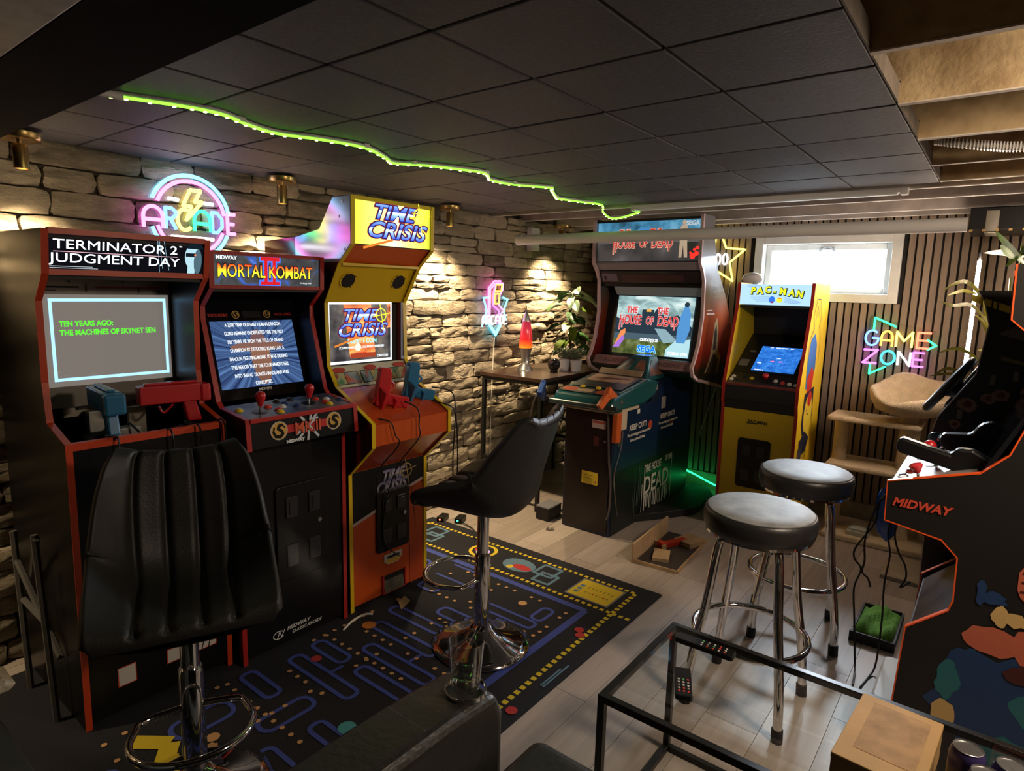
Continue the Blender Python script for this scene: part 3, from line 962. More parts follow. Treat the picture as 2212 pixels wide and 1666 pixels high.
for cc, g in ((bm, 0.006), (rm, 0.0)):
    for xx in (0.0, 0.036):
        its.append((rect(xx - 0.020 - g, xx - 0.006 + g, 0.008 - g, 0.112 + g), cc))
    its.append((rect(-0.036 - g, 0.046 + g, 0.099 - g, 0.114 + g), cc))
    its.append((rect(-0.036 - g, 0.046 + g, 0.006 - g, 0.018 + g), cc))
prints('numeral_two', M @ Matrix.Translation((-0.002, 0, -0.0008)), its, mq)
text(M, 'MIDWAY', 0.020, W_(1.0), mq, bold=0.0003, sx=1.0, x=-0.175, y=0.104)
text(M, 'TM & (C) 1993', 0.008, W_(0.8), mq, x=0.165, y=0.015, sx=1.1)
for z0, z1, yy in ((1.592, 1.606, 0.119), (1.466, 1.480, 0.124)):
    MB().box(-x, x, yy, yy + 0.016, z0, z1).build('marquee_retainer', M_DRED, mk)
MB().box(-x, x, 0.14, 0.5, 1.455, 1.467).build('marquee_soffit', M_BLACK, mk)
# sloping bezel and picture
a, b = (0.215, 1.02), (0.345, 1.46)
bz = MB().slab(a, b, -x, x, 0.012).build('bezel', mat('gloss_black_bezel', (0.006, 0.006, 0.007), 0.08), mk)
M = fr(a, b)
scr = MB().flat(M, rect(-0.165, 0.205, 0.045, 0.325), 0.0004)
rays = bpy.data.materials.new('blue_burst_picture')
rays.use_nodes = True
nt = rays.node_tree
pb = nt.nodes['Principled BSDF']
tc = nt.nodes.new('ShaderNodeTexCoord')
mp = nt.nodes.new('ShaderNodeMapping')
mp.inputs['Location'].default_value = (-0.5, 0, -0.5)
nt.links.new(tc.outputs['Generated'], mp.inputs[0])
sx_ = nt.nodes.new('ShaderNodeSeparateXYZ')
nt.links.new(mp.outputs[0], sx_.inputs[0])
at = nt.nodes.new('ShaderNodeMath')
at.operation = 'ARCTAN2'
nt.links.new(sx_.outputs[0], at.inputs[0])
nt.links.new(sx_.outputs[2], at.inputs[1])
nn = nt.nodes.new('ShaderNodeTexNoise')
nn.noise_dimensions = '1D'
nn.inputs['Scale'].default_value = 9
nn.inputs['Detail'].default_value = 3
nt.links.new(at.outputs[0], nn.inputs['W'])
cr = nt.nodes.new('ShaderNodeValToRGB')
cr.color_ramp.elements[0].position, cr.color_ramp.elements[1].position = 0.35, 0.72
cr.color_ramp.elements[0].color, cr.color_ramp.elements[1].color = (0.015, 0.035, 0.12, 1), (0.11, 0.22, 0.48, 1)
nt.links.new(nn.outputs['Fac'], cr.inputs[0])
nt.links.new(cr.outputs[0], pb.inputs['Emission Color'])
pb.inputs['Emission Strength'].default_value = 0.75
pb.inputs['Base Color'].default_value = (0.01, 0.01, 0.02, 1)
pb.inputs['Roughness'].default_value = 0.12
scr = scr.build('screen', rays, mk)
# plain warm patch behind the story text
wm = grad('warm_patch', ((0.0, (0.16, 0.07, 0.05)), (0.6, (0.24, 0.11, 0.07)), (1.0, (0.10, 0.06, 0.09))), 2, 0.75)
prints('picture_patch', M, [(arc(0.028, 0.17, 0.045, 0, 360, 16, 0.12), wm), (arc(0.02, 0.215, 0.12, 0, 360, 20, 0.02), wm)], scr)
lt = W_(0.95)
for i, s in enumerate(('A 2,000 YEAR OLD HALF HUMAN DRAGON', 'GORO REMAINS UNDEFEATED FOR THE PAST', '500 YEARS. HE WON THE TITLE OF GRAND', 'CHAMPION BY DEFEATING KUNG LAO, A', 'SHAOLIN FIGHTING MONK. IT WAS DURING', 'THIS PERIOD THAT THE TOURNAMENT FELL', "INTO SHANG TSUNG'S HANDS AND WAS", 'CORRUPTED.')):
    text(M, s, 0.0215, lt, scr, bold=0.0003, sx=0.60, x=0.02, y=0.308 - i * 0.0355)
its = [(arc(-0.05, 0.352, 0.017, 0, 360, 16), gd), (arc(0.09, 0.352, 0.017, 0, 360, 16), gd), (rect(-0.02, 0.06, 0.338, 0.366), M_BLK)]
its += emblem(-0.05, 0.352, 0.0155, M_BLK) + emblem(0.09, 0.352, 0.0155, M_BLK)
prints('bezel_print', M, its, bz)
text(M, 'MORTAL KOMBAT', 0.016, rd, bz, bold=0.0006, sx=0.62, x=-0.125, y=0.35)
text(M, 'MORTAL KOMBAT', 0.016, rd, bz, bold=0.0006, sx=0.62, x=0.165, y=0.35)
text(M, 'MIDWAY', 0.016, pw, bz, bold=0.0006, sx=0.9, x=0.02, y=0.032)

# ------------------------------------------------ 3: tall yellow and orange cabinet
tc_ = thing('arcade_cabinet', 'tall arcade cabinet with yellow edges, orange front and lit yellow marquee', 'arcade cabinet', (1.905, 2.19, 0.007), R_(-1.0), 'arcade cabinets')
W = 0.468
prof = [(0.01, 0.0), (0.012, 0.655), (-0.156, 0.81), (-0.156, 0.912), (0.095, 1.04), (0.155, 1.13), (0.165, 1.41), (0.06, 1.58), (-0.033, 1.66), (-0.034, 1.858)]
poly = prof + [(0.09, 1.858), (0.19, 1.73), (0.38, 1.70), (0.64, 1.69), (0.64, 0.0)]
M_TSIDE = mat('dark_red_side_art', (0.10, 0.012, 0.008), 0.16, coat=0.7)
shell(tc_, W, prof, 0.64, 1.69, M_TSIDE, M_YEL, M_BLACK, side_poly=poly)
MB().prism([(0.09, 1.855), (0.19, 1.73), (0.38, 1.70), (0.38, 1.69), (0.18, 1.715), (0.08, 1.84)], -W / 2 + 0.016, W / 2 - 0.016, 'x').build('crown_back', M_BLACK, tc_)
# pale glossy film on the head of each side panel
for e in (-1, 1):
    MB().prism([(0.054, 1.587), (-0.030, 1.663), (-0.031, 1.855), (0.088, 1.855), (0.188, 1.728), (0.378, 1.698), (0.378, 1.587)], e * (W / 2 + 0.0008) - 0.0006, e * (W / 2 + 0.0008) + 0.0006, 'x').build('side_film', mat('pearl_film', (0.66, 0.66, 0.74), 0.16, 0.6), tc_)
for e in (-1, 1):
    for (yy, zz) in ((0.02, 1.835), (0.045, 1.775), (0.01, 1.64)):
        MB().lathe([(0.006, 0), (0.006, 0.002), (0, 0.0025)], 12, 0, Matrix.Translation((e * (W / 2 + 0.001), yy, zz)) @ Matrix.Rotation(e * PI / 2, 4, 'Y')).build('screw', M_STEEL, tc_, smooth=True)
x = W / 2 - 0.016
a, b = (0.014, 0.02), (0.016, 0.66)
front = MB().slab(a, b, -x, x, 0.014).build('front_panel', M_ORG, tc_)
M = fr(a, b)
its = [([(-x, 0.385), (-0.06, 0.43), (0.03, 0.47), (x, 0.52), (x, 0.64), (-x, 0.64)], mat('pale_torn_edge', (0.6, 0.5, 0.45), 0.5)), ([(-x, 0.40), (-0.06, 0.445), (0.03, 0.485), (x, 0.535), (x, 0.64), (-x, 0.64)], M_BLK), (rect(0.125, x, 0.0, 0.50), mat('deep_orange', (0.42, 0.06, 0.01), 0.35))]
prints('front_print', M, its, front)
lil = grad('faded_steel_lettering', ((0, (0.10, 0.11, 0.25)), (0.5, (0.4, 0.38, 0.45)), (1, (0.16, 0.15, 0.3))), 1, 0)
text(M, 'TIME', 0.07, lil, front, bold=0.003, shear=0.3, sx=0.9, x=0.02, y=0.585)
text(M, 'CRISIS', 0.075, lil, front, bold=0.003, shear=0.3, sx=0.9, x=0.01, y=0.53)
dg_ = mat('dull_gold', (0.3, 0.22, 0.08), 0.5)
def sight(cx, cy, r, m, w=0.006):
    it = [(s, m) for s in line2(arc(cx, cy, r, 0, 360, 20), w)]
    it += [(seg((cx - 1.7 * r, cy - 0.25 * r), (cx + 1.9 * r, cy + 0.3 * r), w * 0.8), m), (seg((cx - 0.25 * r, cy + 1.7 * r), (cx + 0.5 * r, cy - 2.4 * r), w * 0.8), m)]
    return it
prints('sight_print', M @ Matrix.Translation((0, 0, 0.001)), sight(0.105, 0.59, 0.033, dg_), front)
cd = coin_door(front, fr(a, b, 0.0, 0.0) @ Matrix.Translation((0.02, 0.365, 0)), 0.20, 0.30)
tg = MB().prism([(-0.055, 0.195), (0.055, 0.195), (0.055, 0.165), (0.03, 0.142), (-0.03, 0.142), (-0.055, 0.16)], 0, 0.003, 'z', 0, fr(a, b, 0.02, 0.0)).build('maker_badge', mat('badge_white', (0.62, 0.58, 0.5), 0.5), front)
M2 = fr(a, b, 0.02, 0.003)
prints('badge_band', M2, [([(-0.05, 0.167), (0.05, 0.167), (0.028, 0.146), (-0.028, 0.146)], mat('badge_yellow', (0.7, 0.48, 0.05), 0.5))], tg)
text(M2, 'namco', 0.028, mat('badge_black', (0.02, 0.02, 0.02), 0.5), tg, bold=0.001, shear=0.2, x=0, y=0.18)
op = MB()
for (a0, a1, b0, b1) in ((-0.07, 0.075, 0.0, 0.008), (-0.07, -0.062, 0.0, 0.095), (0.067, 0.075, 0.0, 0.095)):
    op.box(a0 + 0.02, a1 + 0.02, 0.004, 0.013, b0 + 0.02, b1 + 0.02)
op.build('vent_frame', M_DRED, front)
MB().box(-0.04, 0.085, 0.0125, 0.0135, 0.03, 0.11).build('vent_opening', M_BLACK, front)
MB().prism([(0.0, 0.026), (0.012, 0.028), (0.012, 0.085)], -0.04, 0.08, 'x').build('vent_flap', mat('dusty_panel', (0.12, 0.12, 0.08), 0.7, var=0.4), front)
# sloping belly, gun shelf, apron
MB().slab((0.016, 0.662), (-0.150, 0.812), -x, x, 0.012).build('belly_panel', mat('dark_orange_laminate', (0.36, 0.045, 0.01), 0.25, coat=0.3), tc_)
MB().slab((-0.152, 0.812), (-0.152, 0.905), -x, x, 0.012).build('shelf_front', M_ORG, tc_)
shelf = MB().slab((-0.150, 0.908), (0.097, 1.030), -x, x, 0.012).build('gun_shelf', mat('gloss_orange_laminate', (0.48, 0.06, 0.012), 0.15, coat=0.4), tc_)
a, b = (0.10, 1.035), (0.165, 1.125)
ap = MB().slab(a, b, -x, x, 0.012).build('instruction_panel', mat('cream_print', (0.60, 0.55, 0.42), 0.4), tc_)
M = fr(a, b)
its = []
pics = [noisepic('comic_picture_%d' % i, s, 22, 0, 0.4) for i, s in enumerate((((0.35, (0.25, 0.04, 0.03)), (0.5, (0.45, 0.4, 0.2)), (0.65, (0.1, 0.25, 0.15))), ((0.35, (0.5, 0.1, 0.05)), (0.5, (0.2, 0.3, 0.35)), (0.65, (0.5, 0.4, 0.3))), ((0.4, (0.12, 0.3, 0.25)), (0.55, (0.5, 0.35, 0.1)), (0.7, (0.3, 0.06, 0.03)))))]
for i, xx in enumerate((-0.145, 0.0, 0.145)):
    its += [(rect(xx - 0.066, xx + 0.066, 0.012, 0.076), M_BLK), (rect(xx - 0.063, xx - 0.012, 0.015, 0.073), pics[i]), (rect(xx - 0.009, xx + 0.063, 0.015, 0.073), pics[(i + 1) % 3]), (arc(xx + (-0.03, 0.0, 0.03)[i], 0.088, 0.036, 0, 360, 16, 0.014), mat('red_bubble', (0.45, 0.05, 0.04), 0.4))]
prints('comic_print', M, its, ap)
# picture tube
MB().slab((0.215, 1.07), (0.215, 1.44), -x, x, 0.012).build('bezel', mat('charcoal_bezel', (0.05, 0.05, 0.052), 0.2), tc_)
M = fr((0.215, 1.06), (0.215, 1.44))
# the tube sits in the middle of the case
SC = M
M = M @ Matrix.Translation((0.006, -0.005, 0)) @ Matrix.Diagonal((0.88, 0.93, 1, 1))
scr = MB().flat(M, rect(-0.214, 0.206, 0.075, 0.385), 0.0004).build('screen', W_(1.35), tc_)
col_o = noisepic('orange_collage', ((0.3, (0.25, 0.05, 0.01)), (0.5, (0.75, 0.2, 0.05)), (0.65, (1.0, 0.42, 0.12))), 9, 0.9, 0.3, (1, 1, 3))
col_k = noisepic('dark_collage', ((0.35, (0.015, 0.015, 0.02)), (0.55, (0.06, 0.06, 0.065)), (0.7, (0.14, 0.12, 0.1))), 16, 0.9, 0.3)
its = [(rect(-0.206, 0.196, 0.088, 0.373), col_k), ([(-0.12, 0.373), (0.06, 0.373), (0.09, 0.10), (-0.08, 0.10)], col_o), (rect(0.17, 0.196, 0.25, 0.373), col_o), (rect(-0.08, 0.09, 0.10, 0.125), glow('burnt_strip', (0.35, 0.05, 0.02), 1.0)), (arc(-0.03, 0.155, 0.02, 0, 360, 14), glow('cream_spot', (0.95, 0.9, 0.7), 1.0))]
prints('picture', M, its, scr)
steel = grad('blue_steel_lettering', ((0.0, (0.03, 0.08, 0.75)), (0.35, (0.25, 0.42, 0.95)), (0.55, (0.72, 0.82, 1.0)), (0.62, (0.02, 0.03, 0.3)), (1.0, (0.15, 0.3, 0.95))), 1, 1.2)
navy = glow('navy_outline', (0.012, 0.01, 0.09), 1.0)
red_o = glow('red_outline', (0.35, 0.03, 0.03), 1.0)
yel_s = glow('yellow_sight', (0.85, 0.8, 0.05), 1.2)
def title(M, par, k, cx, cy):
    for s, sz, dx, dy in (('TIME', 0.080, -0.015, 0.038), ('CRISIS', 0.088, 0.0, -0.033)):
        text(M, s, sz * k, red_o, par, bold=0.0065 * k, shear=0.32, sx=1.28, x=cx + dx * k, y=cy + dy * k)
        text(M, s, sz * k, navy, par, bold=0.0045 * k, shear=0.32, sx=1.28, x=cx + dx * k, y=cy + dy * k).location[1] -= 0.0008
        text(M, s, sz * k, steel, par, bold=0.0012 * k, shear=0.32, sx=1.28, x=cx + dx * k, y=cy + dy * k).location[1] -= 0.0016
    it = sight(cx + 0.125 * k, cy + 0.04 * k, 0.032 * k, yel_s, 0.006 * k) + [(seg((cx - 0.17 * k, cy - 0.105 * k), (cx - 0.02 * k, cy - 0.065 * k), 0.009 * k), glow('orange_slash', (0.75, 0.22, 0.03), 1.0))]
    prints('sight_print', M @ Matrix.Translation((0, 0, 0.0035)), it, par)
title(M, scr, 1.05, -0.005, 0.275)
text(M, 'INSERT 1 COIN', 0.03, glow('cyan_type', (0.3, 0.95, 0.95), 1.0), scr, bold=0.001, sx=0.95, x=0.0, y=0.185)
text(M, '(C)1995 NAMCO LTD., ALL RIGHTS RESERVED', 0.0155, W_(1.0), scr, bold=0.0005, sx=0.95, x=0.0, y=0.155)
text(M, 'namco', 0.028, glow('red_type', (0.75, 0.03, 0.02), 1.0), scr, bold=0.002, sx=1.0, x=-0.01, y=0.122)
text(M, 'CREDIT 0/1', 0.016, W_(1.0), scr, bold=0.0005, x=0.14, y=0.103)
# yellow speaker board
a, b = (0.172, 1.412), (0.075, 1.578)
sb = MB().slab(a, b, -x, x, 0.012).build('speaker_board', M_YEL, tc_)
M = fr(a, b, 0, 0.0)
for e in (-0.145, 0.145):
    k = M @ Matrix.Translation((e, 0.115, 0))
    sp_ = MB().lathe([(0.036, 0.0005), (0.043, 0.0005), (0.043, 0.004), (0.036, 0.004)], 28, 0, k, cap=False).build('speaker_ring', M_YEL, sb, smooth=True)
    MB().lathe([(0.036, 0.0025), (0.0, 0.001)], 28, 0, k).build('speaker_grille', M_BLACK, sp_, smooth=True)
    for q in range(4):
        MB().lathe([(0.003, 0.004), (0.002, 0.006), (0, 0.006)], 8, 0, k @ Matrix.Translation((0.04 * math.cos(q * PI / 2 + 0.6), 0.04 * math.sin(q * PI / 2 + 0.6), 0))).build('screw', M_BLK, sp_)
MB().box(-x, x, 0.048, 0.068, 1.572, 1.586).build('board_rail', M_YEL, tc_, bevel=0.002)
MB().slab((0.058, 1.588), (-0.022, 1.662), -x, x, 0.012).build('marquee_underside', mat('lit_orange_panel', (0.62, 0.10, 0.012), 0.4), tc_)
a, b = (-0.024, 1.664), (-0.026, 1.846)
mq = MB().slab(a, b, -x, x, 0.02).build('marquee', grad('lime_yellow_glow', ((0.0, (0.62, 0.66, 0.03)), (0.3, (0.85, 0.92, 0.25)), (0.5, (0.95, 1.0, 0.72)), (0.7, (0.85, 0.92, 0.25)), (1.0, (0.6, 0.64, 0.03))), 0, 0.95), tc_)
M = fr(a, b)
title(M, mq, 1.08, 0.012, 0.098)
MB().box(-x, x, -0.034, -0.02, 1.843, 1.859).build('marquee_retainer', M_YEL, tc_)

GUNS = {}
for nm, lx, ly, mm, lab in (('red', 1.845, 2.14, M_GR, 'red light gun upright in its stand on the orange gun shelf'), ('blue', 2.035, 2.16, M_GB, 'blue light gun upright in its stand on the orange gun shelf')):
    zz = 0.955 + (ly - 2.14) * 0.4
    s = thing('light_gun', lab, 'toy gun', (lx, ly, zz + 0.075), 0, 'guns on the orange cabinet')
    s.rotation_euler = (0, R_(-80), R_(-14))
    GUNS[nm] = s
    MB().prism([(-0.07, 0.05), (-0.065, 0.006), (-0.02, -0.004), (0.085, 0.0), (0.105, 0.008), (0.105, 0.052), (0.095, 0.058), (-0.06, 0.058)], -0.019, 0.019, 'y').build('barrel', mm, s, bevel=0.005)
    MB().prism([(-0.055, 0.015), (-0.005, 0.015), (-0.012, -0.035), (-0.016, -0.105), (-0.068, -0.105), (-0.066, -0.04)], -0.0165, 0.0165, 'y').build('grip', mm, s, bevel=0.006)
    MB().tube(smooth_path([(-0.005, 0, 0.004), (0.03, 0, -0.026), (0.05, 0, 0.0)], 5), 0.005, 6).build('trigger_guard', mm, s, smooth=True)
    MB().box(-0.055, -0.035, -0.006, 0.006, 0.058, 0.067).box(0.085, 0.1, -0.004, 0.004, 0.056, 0.066).build('sight', mm, s, bevel=0.001)
    d = thing('gun_stand', nm + ' plastic stand holding the ' + nm + ' gun on the orange gun shelf', 'stand', (lx - 0.015, ly + 0.005, zz + 0.0), R_(-18), 'gun stands on the orange cabinet')
    d.rotation_euler = (R_(26), 0, R_(-6))
    MB().prism(rrect(-0.05, 0.05, -0.036, 0.036, 0.006), 0, 0.008, 'z').build('foot_plate', mm, d, bevel=0.002)
    MB().box(-0.038, -0.024, -0.026, 0.026, 0.006, 0.10).box(0.03, 0.042, -0.026, 0.026, 0.006, 0.055).box(-0.024, 0.03, 0.02, 0.026, 0.006, 0.06).build('cradle', mm, d, bevel=0.002)
for lab, pts in (('black cord from the red gun down the front of the orange cabinet', [(1.895, 2.09, 0.985), (1.915, 2.02, 0.955), (1.92, 2.018, 0.88), (1.92, 2.02, 0.82), (1.915, 2.15, 0.67), (1.87, 2.185, 0.5), (1.86, 2.19, 0.30), (1.95, 2.185, 0.2)]),
                 ('black cord with a ferrite from the left of the gun shelf', [(1.72, 2.10, 0.93), (1.76, 2.03, 0.92), (1.78, 2.018, 0.86), (1.80, 2.02, 0.81), (1.81, 2.17, 0.655), (1.82, 2.185, 0.5)]),
                 ('black cord from the blue gun falling right of the orange cabinet', [(2.12, 2.14, 1.02), (2.165, 2.05, 1.0), (2.16, 2.02, 0.90), (2.15, 2.022, 0.72), (2.18, 2.05, 0.58), (2.2, 2.06, 0.45)]),
                 ('black cord hanging beside the right edge of the orange gun shelf', [(2.10, 2.12, 0.96), (2.15, 2.03, 0.93), (2.165, 2.016, 0.86), (2.19, 2.03, 0.70), (2.2, 2.04, 0.55), (2.21, 2.05, 0.4)])):
    par = GUNS['red' if 'red' in lab or 'left' in lab else 'blue']
    o = MB().tube(smooth_path(pts, 8), 0.0032, 6).build('cord', M_CORD, par, smooth=True)
    o.matrix_parent_inverse = par.matrix_basis.inverted()
# ------------------------------------------------ 4: big shooting cabinet with pedestal by the corner (faces the near end of the room)
hd = thing('shooting_cabinet', 'large light gun cabinet with pink edged monitor hood and dark blue gun pedestal', 'arcade cabinet', (3.26, 1.93, 0.0), -PI / 2, 'arcade cabinets')
M_PINK = mat('pale_pink_edge', (0.56, 0.40, 0.40), 0.35)
M_TEAL = mat('teal_moulding', (0.012, 0.085, 0.095), 0.16, coat=0.5)
M_NAVY = mat('navy_side_art', (0.008, 0.016, 0.04), 0.35)
W = 0.79
prof = [(1.34, 0.82), (0.70, 0.945), (0.635, 0.975), (0.61, 1.02), (0.645, 1.06), (0.70, 1.17), (0.735, 1.35), (0.72, 1.58), (0.685, 1.645), (0.632, 1.695), (0.632, 1.99)]
poly = prof + [(0.80, 1.99), (0.84, 1.82), (0.93, 1.65), (1.12, 1.47), (1.33, 1.18)]
side_m = bpy.data.materials.new('cabinet_side_art')
side_m.use_nodes = True
nt = side_m.node_tree
pb = nt.nodes['Principled BSDF']
tcn = nt.nodes.new('ShaderNodeTexCoord')
sp = nt.nodes.new('ShaderNodeSeparateXYZ')
nt.links.new(tcn.outputs['Object'], sp.inputs[0])
nz = nt.nodes.new('ShaderNodeTexNoise')
nz.inputs['Scale'].default_value = 6
nz.inputs['Detail'].default_value = 6
nt.links.new(tcn.outputs['Object'], nz.inputs['Vector'])
ad = nt.nodes.new('ShaderNodeMath')
ad.operation = 'MULTIPLY_ADD'
ad.inputs[1].default_value = 0.16
nt.links.new(nz.outputs['Fac'], ad.inputs[0])
nt.links.new(sp.outputs[2], ad.inputs[2])
mr = nt.nodes.new('ShaderNodeMapRange')
mr.inputs[1].default_value, mr.inputs[2].default_value = 0.9, 2.05
nt.links.new(ad.outputs[0], mr.inputs[0])
rp = nt.nodes.new('ShaderNodeValToRGB')
for _ in range(3):
    rp.color_ramp.elements.new(0.5)
for e, (p, c) in zip(rp.color_ramp.elements, ((0.16, (0.014, 0.012, 0.008)), (0.24, (0.22, 0.012, 0.008)), (0.45, (0.26, 0.05, 0.015)), (0.58, (0.12, 0.085, 0.06)), (0.75, (0.16, 0.15, 0.16)))):
    e.position = p
    e.color = (*c, 1)
nt.links.new(mr.outputs[0], rp.inputs[0])
nt.links.new(rp.outputs[0], pb.inputs['Base Color'])
pb.inputs['Roughness'].default_value = 0.25
pb.inputs['Coat Weight'].default_value = 0.4
x = W / 2 - 0.016
shell(hd, W, prof, 1.33, 1.99, side_m, M_PINK, M_BLACK, trim=0.02, tw=0.03, side_poly=poly)
bpy.data.objects.remove([o for o in hd.children if o.name.startswith('back_board')][0])
bpy.data.objects.remove([o for o in hd.children if o.name.startswith('top_board')][0])
for q0, q1 in (((0.80, 1.985), (0.84, 1.82)), ((0.84, 1.82), (0.93, 1.65)), ((0.93, 1.65), (1.12, 1.47)), ((1.12, 1.47), (1.33, 1.18)), ((1.33, 1.18), (1.335, 0.83))):
    MB().prism([q0, q1, (q1[0] - 0.014, q1[1] - 0.004), (q0[0] - 0.014, q0[1] - 0.004)], -x, x, 'x').build('rear_panel', M_BLACK, hd)
MB().box(-x, x, 0.64, 0.80, 1.965, 1.98).build('top_board', M_BLACK, hd)
MB().prism([(1.33, 0.825), (0.70, 0.948), (0.64, 0.978), (0.64, 0.99), (0.71, 0.96), (1.33, 0.84)], -x, x, 'x').build('underside', M_BLACK, hd)
# side art figure stand-ins: pale smear and dark shape on the outer right panel
SM = Matrix(((0, 0, 1, W / 2 + 0.0006), (1, 0, 0, 0), (0, 1, 0, 0), (0, 0, 0, 1)))
rp_ = [o for o in hd.children if o.name.startswith('side_panel')][1]
its = [([(0.93, 1.30), (0.97, 1.34), (1.0, 1.28), (1.03, 1.12), (1.09, 1.06), (1.05, 0.95), (0.80, 0.97), (0.88, 1.06), (0.91, 1.16)], mat('ochre_smear', (0.30, 0.20, 0.09), 0.4)), ([(0.94, 1.25), (0.97, 1.29), (0.99, 1.22), (0.98, 1.12), (0.93, 1.12)], mat('dark_smear', (0.03, 0.02, 0.015), 0.4)), ([(0.95, 1.10), (1.04, 1.05), (1.02, 0.94), (0.83, 0.97), (0.9, 1.05)], mat('dark_smear')), (rect(0.78, 0.87, 1.385, 1.392), M_PINK), (rect(0.77, 0.91, 1.36, 1.37), M_PINK), (seg((0.90, 1.70), (0.915, 1.66), 0.005), M_BLACK)]
prints('side_print', SM, its, rp_)
# marquee
a, b = (0.66, 1.705), (0.66, 1.975)
mq = MB().slab(a, b, -x, x, 0.02).build('marquee', noisepic('stormy_dark_marquee', ((0.35, (0.012, 0.012, 0.012)), (0.6, (0.05, 0.045, 0.045)), (0.72, (0.09, 0.085, 0.09))), 5, 1.0, 0.35), hd)
M = fr(a, b)
sky = noisepic('blue_night_sky', ((0.3, (0.01, 0.03, 0.05)), (0.5, (0.04, 0.18, 0.32)), (0.7, (0.18, 0.42, 0.58))), 8, 0.9, 0.35)
bw = glow('cold_blue', (0.05, 0.2, 0.42), 1.0)
its = [(rect(-x, x, 0.13, 0.268), sky), ([(-0.18, 0.15), (-0.05, 0.225), (0.1, 0.2), (0.2, 0.15)], bw), (rect(-x, x, 0.118, 0.15), glow('grey_ground', (0.10, 0.09, 0.08), 0.9))]
pale = glow('pale_figure', (0.42, 0.31, 0.21), 0.9)
its += [(arc(0.252, 0.243, 0.013, 0, 360, 10, 0.016), pale)]
its += [([(0.225, 0.02), (0.245, 0.02), (0.252, 0.10), (0.262, 0.02), (0.285, 0.02), (0.278, 0.12), (0.282, 0.20), (0.27, 0.228), (0.235, 0.228), (0.225, 0.2), (0.228, 0.12)], pale), (seg((0.12, 0.175), (0.22, 0.18), 0.012), pale), (arc(-0.27, 0.165, 0.05, 0, 360, 16, 0.035), glow('grey_green', (0.16, 0.2, 0.15), 0.8))]
for (u, v, r) in ((0.32, 0.03, 0.02), (0.345, 0.045, 0.016), (0.33, 0.07, 0.01), (0.35, 0.08, 0.012), (0.305, 0.05, 0.008)):
    its.append((arc(u, v, r, 0, 360, 9), glow('red_splash', (0.75, 0.03, 0.02), 1.2)))
prints('marquee_print', M, its, mq)
rdo = glow('peach_outline', (0.75, 0.40, 0.28), 1.0)
rdf = glow('blood_red_lettering', (0.42, 0.025, 0.02), 1.0)
def horror(M, par, k, cx, cy, o1=rdo, o2=rdf):
    for s, sz, dx, dy, sx in (('THE', 0.062, -0.13, 0.055, 0.72), ('THE', 0.062, 0.10, 0.055, 0.72), ('HOUSE', 0.088, -0.135, -0.015, 0.60), ('OF', 0.075, 0.012, -0.015, 0.58), ('DEAD', 0.092, 0.145, -0.015, 0.62)):
        text(M, s, sz * k, o1, par, bold=0.0045 * k, sx=sx, x=cx + dx * k, y=cy + dy * k)
        text(M, s, sz * k, o2, par, bold=0.0012 * k, sx=sx, x=cx + dx * k, y=cy + dy * k).matrix_basis.translation += Vector((0, -0.0009, 0))
    it = []
    for (u, v, h) in ((-0.213, -0.055, 0.06), (-0.195, -0.055, 0.045), (0.195, -0.05, 0.05)):
        it.append((rect(cx + (u - 0.006) * k, cx + (u + 0.006) * k, cy + (v - h + 0.03) * k, cy + (v + 0.03) * k), o1))
        it.append((rect(cx + (u - 0.003) * k, cx + (u + 0.003) * k, cy + (v - h + 0.033) * k, cy + (v + 0.03) * k), o2))
    prints('drip_print', M @ Matrix.Translation((0, 0, 0.0002)), it, par)
for T in [0]:
    horror(M @ Matrix.Translation((0, 0, 0.003)), mq, 1.0, -0.04, 0.13)
text(M @ Matrix.Translation((0, 0, 0.003)), 'SEGA', 0.04, glow('grey_type', (0.45, 0.5, 0.52), 0.9), mq, bold=0.002, sx=0.95, x=0.31, y=0.235)
# band under the marquee with a speaker hole, dark hood, monitor
MB().slab((0.685, 1.645), (0.64, 1.69), -x, x, 0.012).build('hood_lip', mat('lip_grey', (0.28, 0.24, 0.26), 0.3), hd)
a, b = (0.725, 1.56), (0.69, 1.638)
bd = MB().slab(a, b, -x, x, 0.012).build('text_band', mat('dark_band', (0.022, 0.018, 0.02), 0.2, coat=0.3), hd)
M = fr(a, b)
prints('band_print', M, [(rect(-0.36, -0.24, 0.012, 0.068), mat('lilac_grey', (0.16, 0.13, 0.18), 0.3)), (arc(-0.335, 0.035, 0.012, 0, 360, 12, 0.018), M_BLACK), (rect(-0.20, 0.25, 0.014, 0.062), mat('dried_red', (0.06, 0.02, 0.02), 0.4))], bd)
text(M, "Don't go in the house...alone!", 0.034, mat('brick_red_type', (0.30, 0.05, 0.035), 0.5), bd, bold=0.0008, x=0.03, y=0.038, sx=1.0)
MB().slab((0.735, 1.535), (0.728, 1.556), -x, x, 0.01).build('hood_rail', M_BLK, hd)
gl = MB().slab((0.79, 1.475), (0.74, 1.532), -x + 0.1, x - 0.01, 0.004).build('reflection_strip', mat('pale_painted_reflection', (0.32, 0.40, 0.41), 0.15), hd)  # added pale strip, its colour imitates a reflection above the screen
MB().slab((0.78, 1.05), (0.86, 1.50), -x, x, 0.012).build('bezel', mat('hood_black', (0.01, 0.012, 0.014), 0.2), hd)
M = fr((0.775, 1.05), (0.855, 1.50))
scr = MB().flat(M, rect(-0.29, 0.29, 0.012, 0.425), 0.004).build('screen', noisepic('cloudy_sky_picture', ((0.32, (0.10, 0.17, 0.18)), (0.5, (0.26, 0.42, 0.44)), (0.68, (0.60, 0.75, 0.75))), 7, 0.9, 0.1, (1, 1, 2.2), 1.0), hd)
M = M @ Matrix.Translation((0, 0, 0.004))
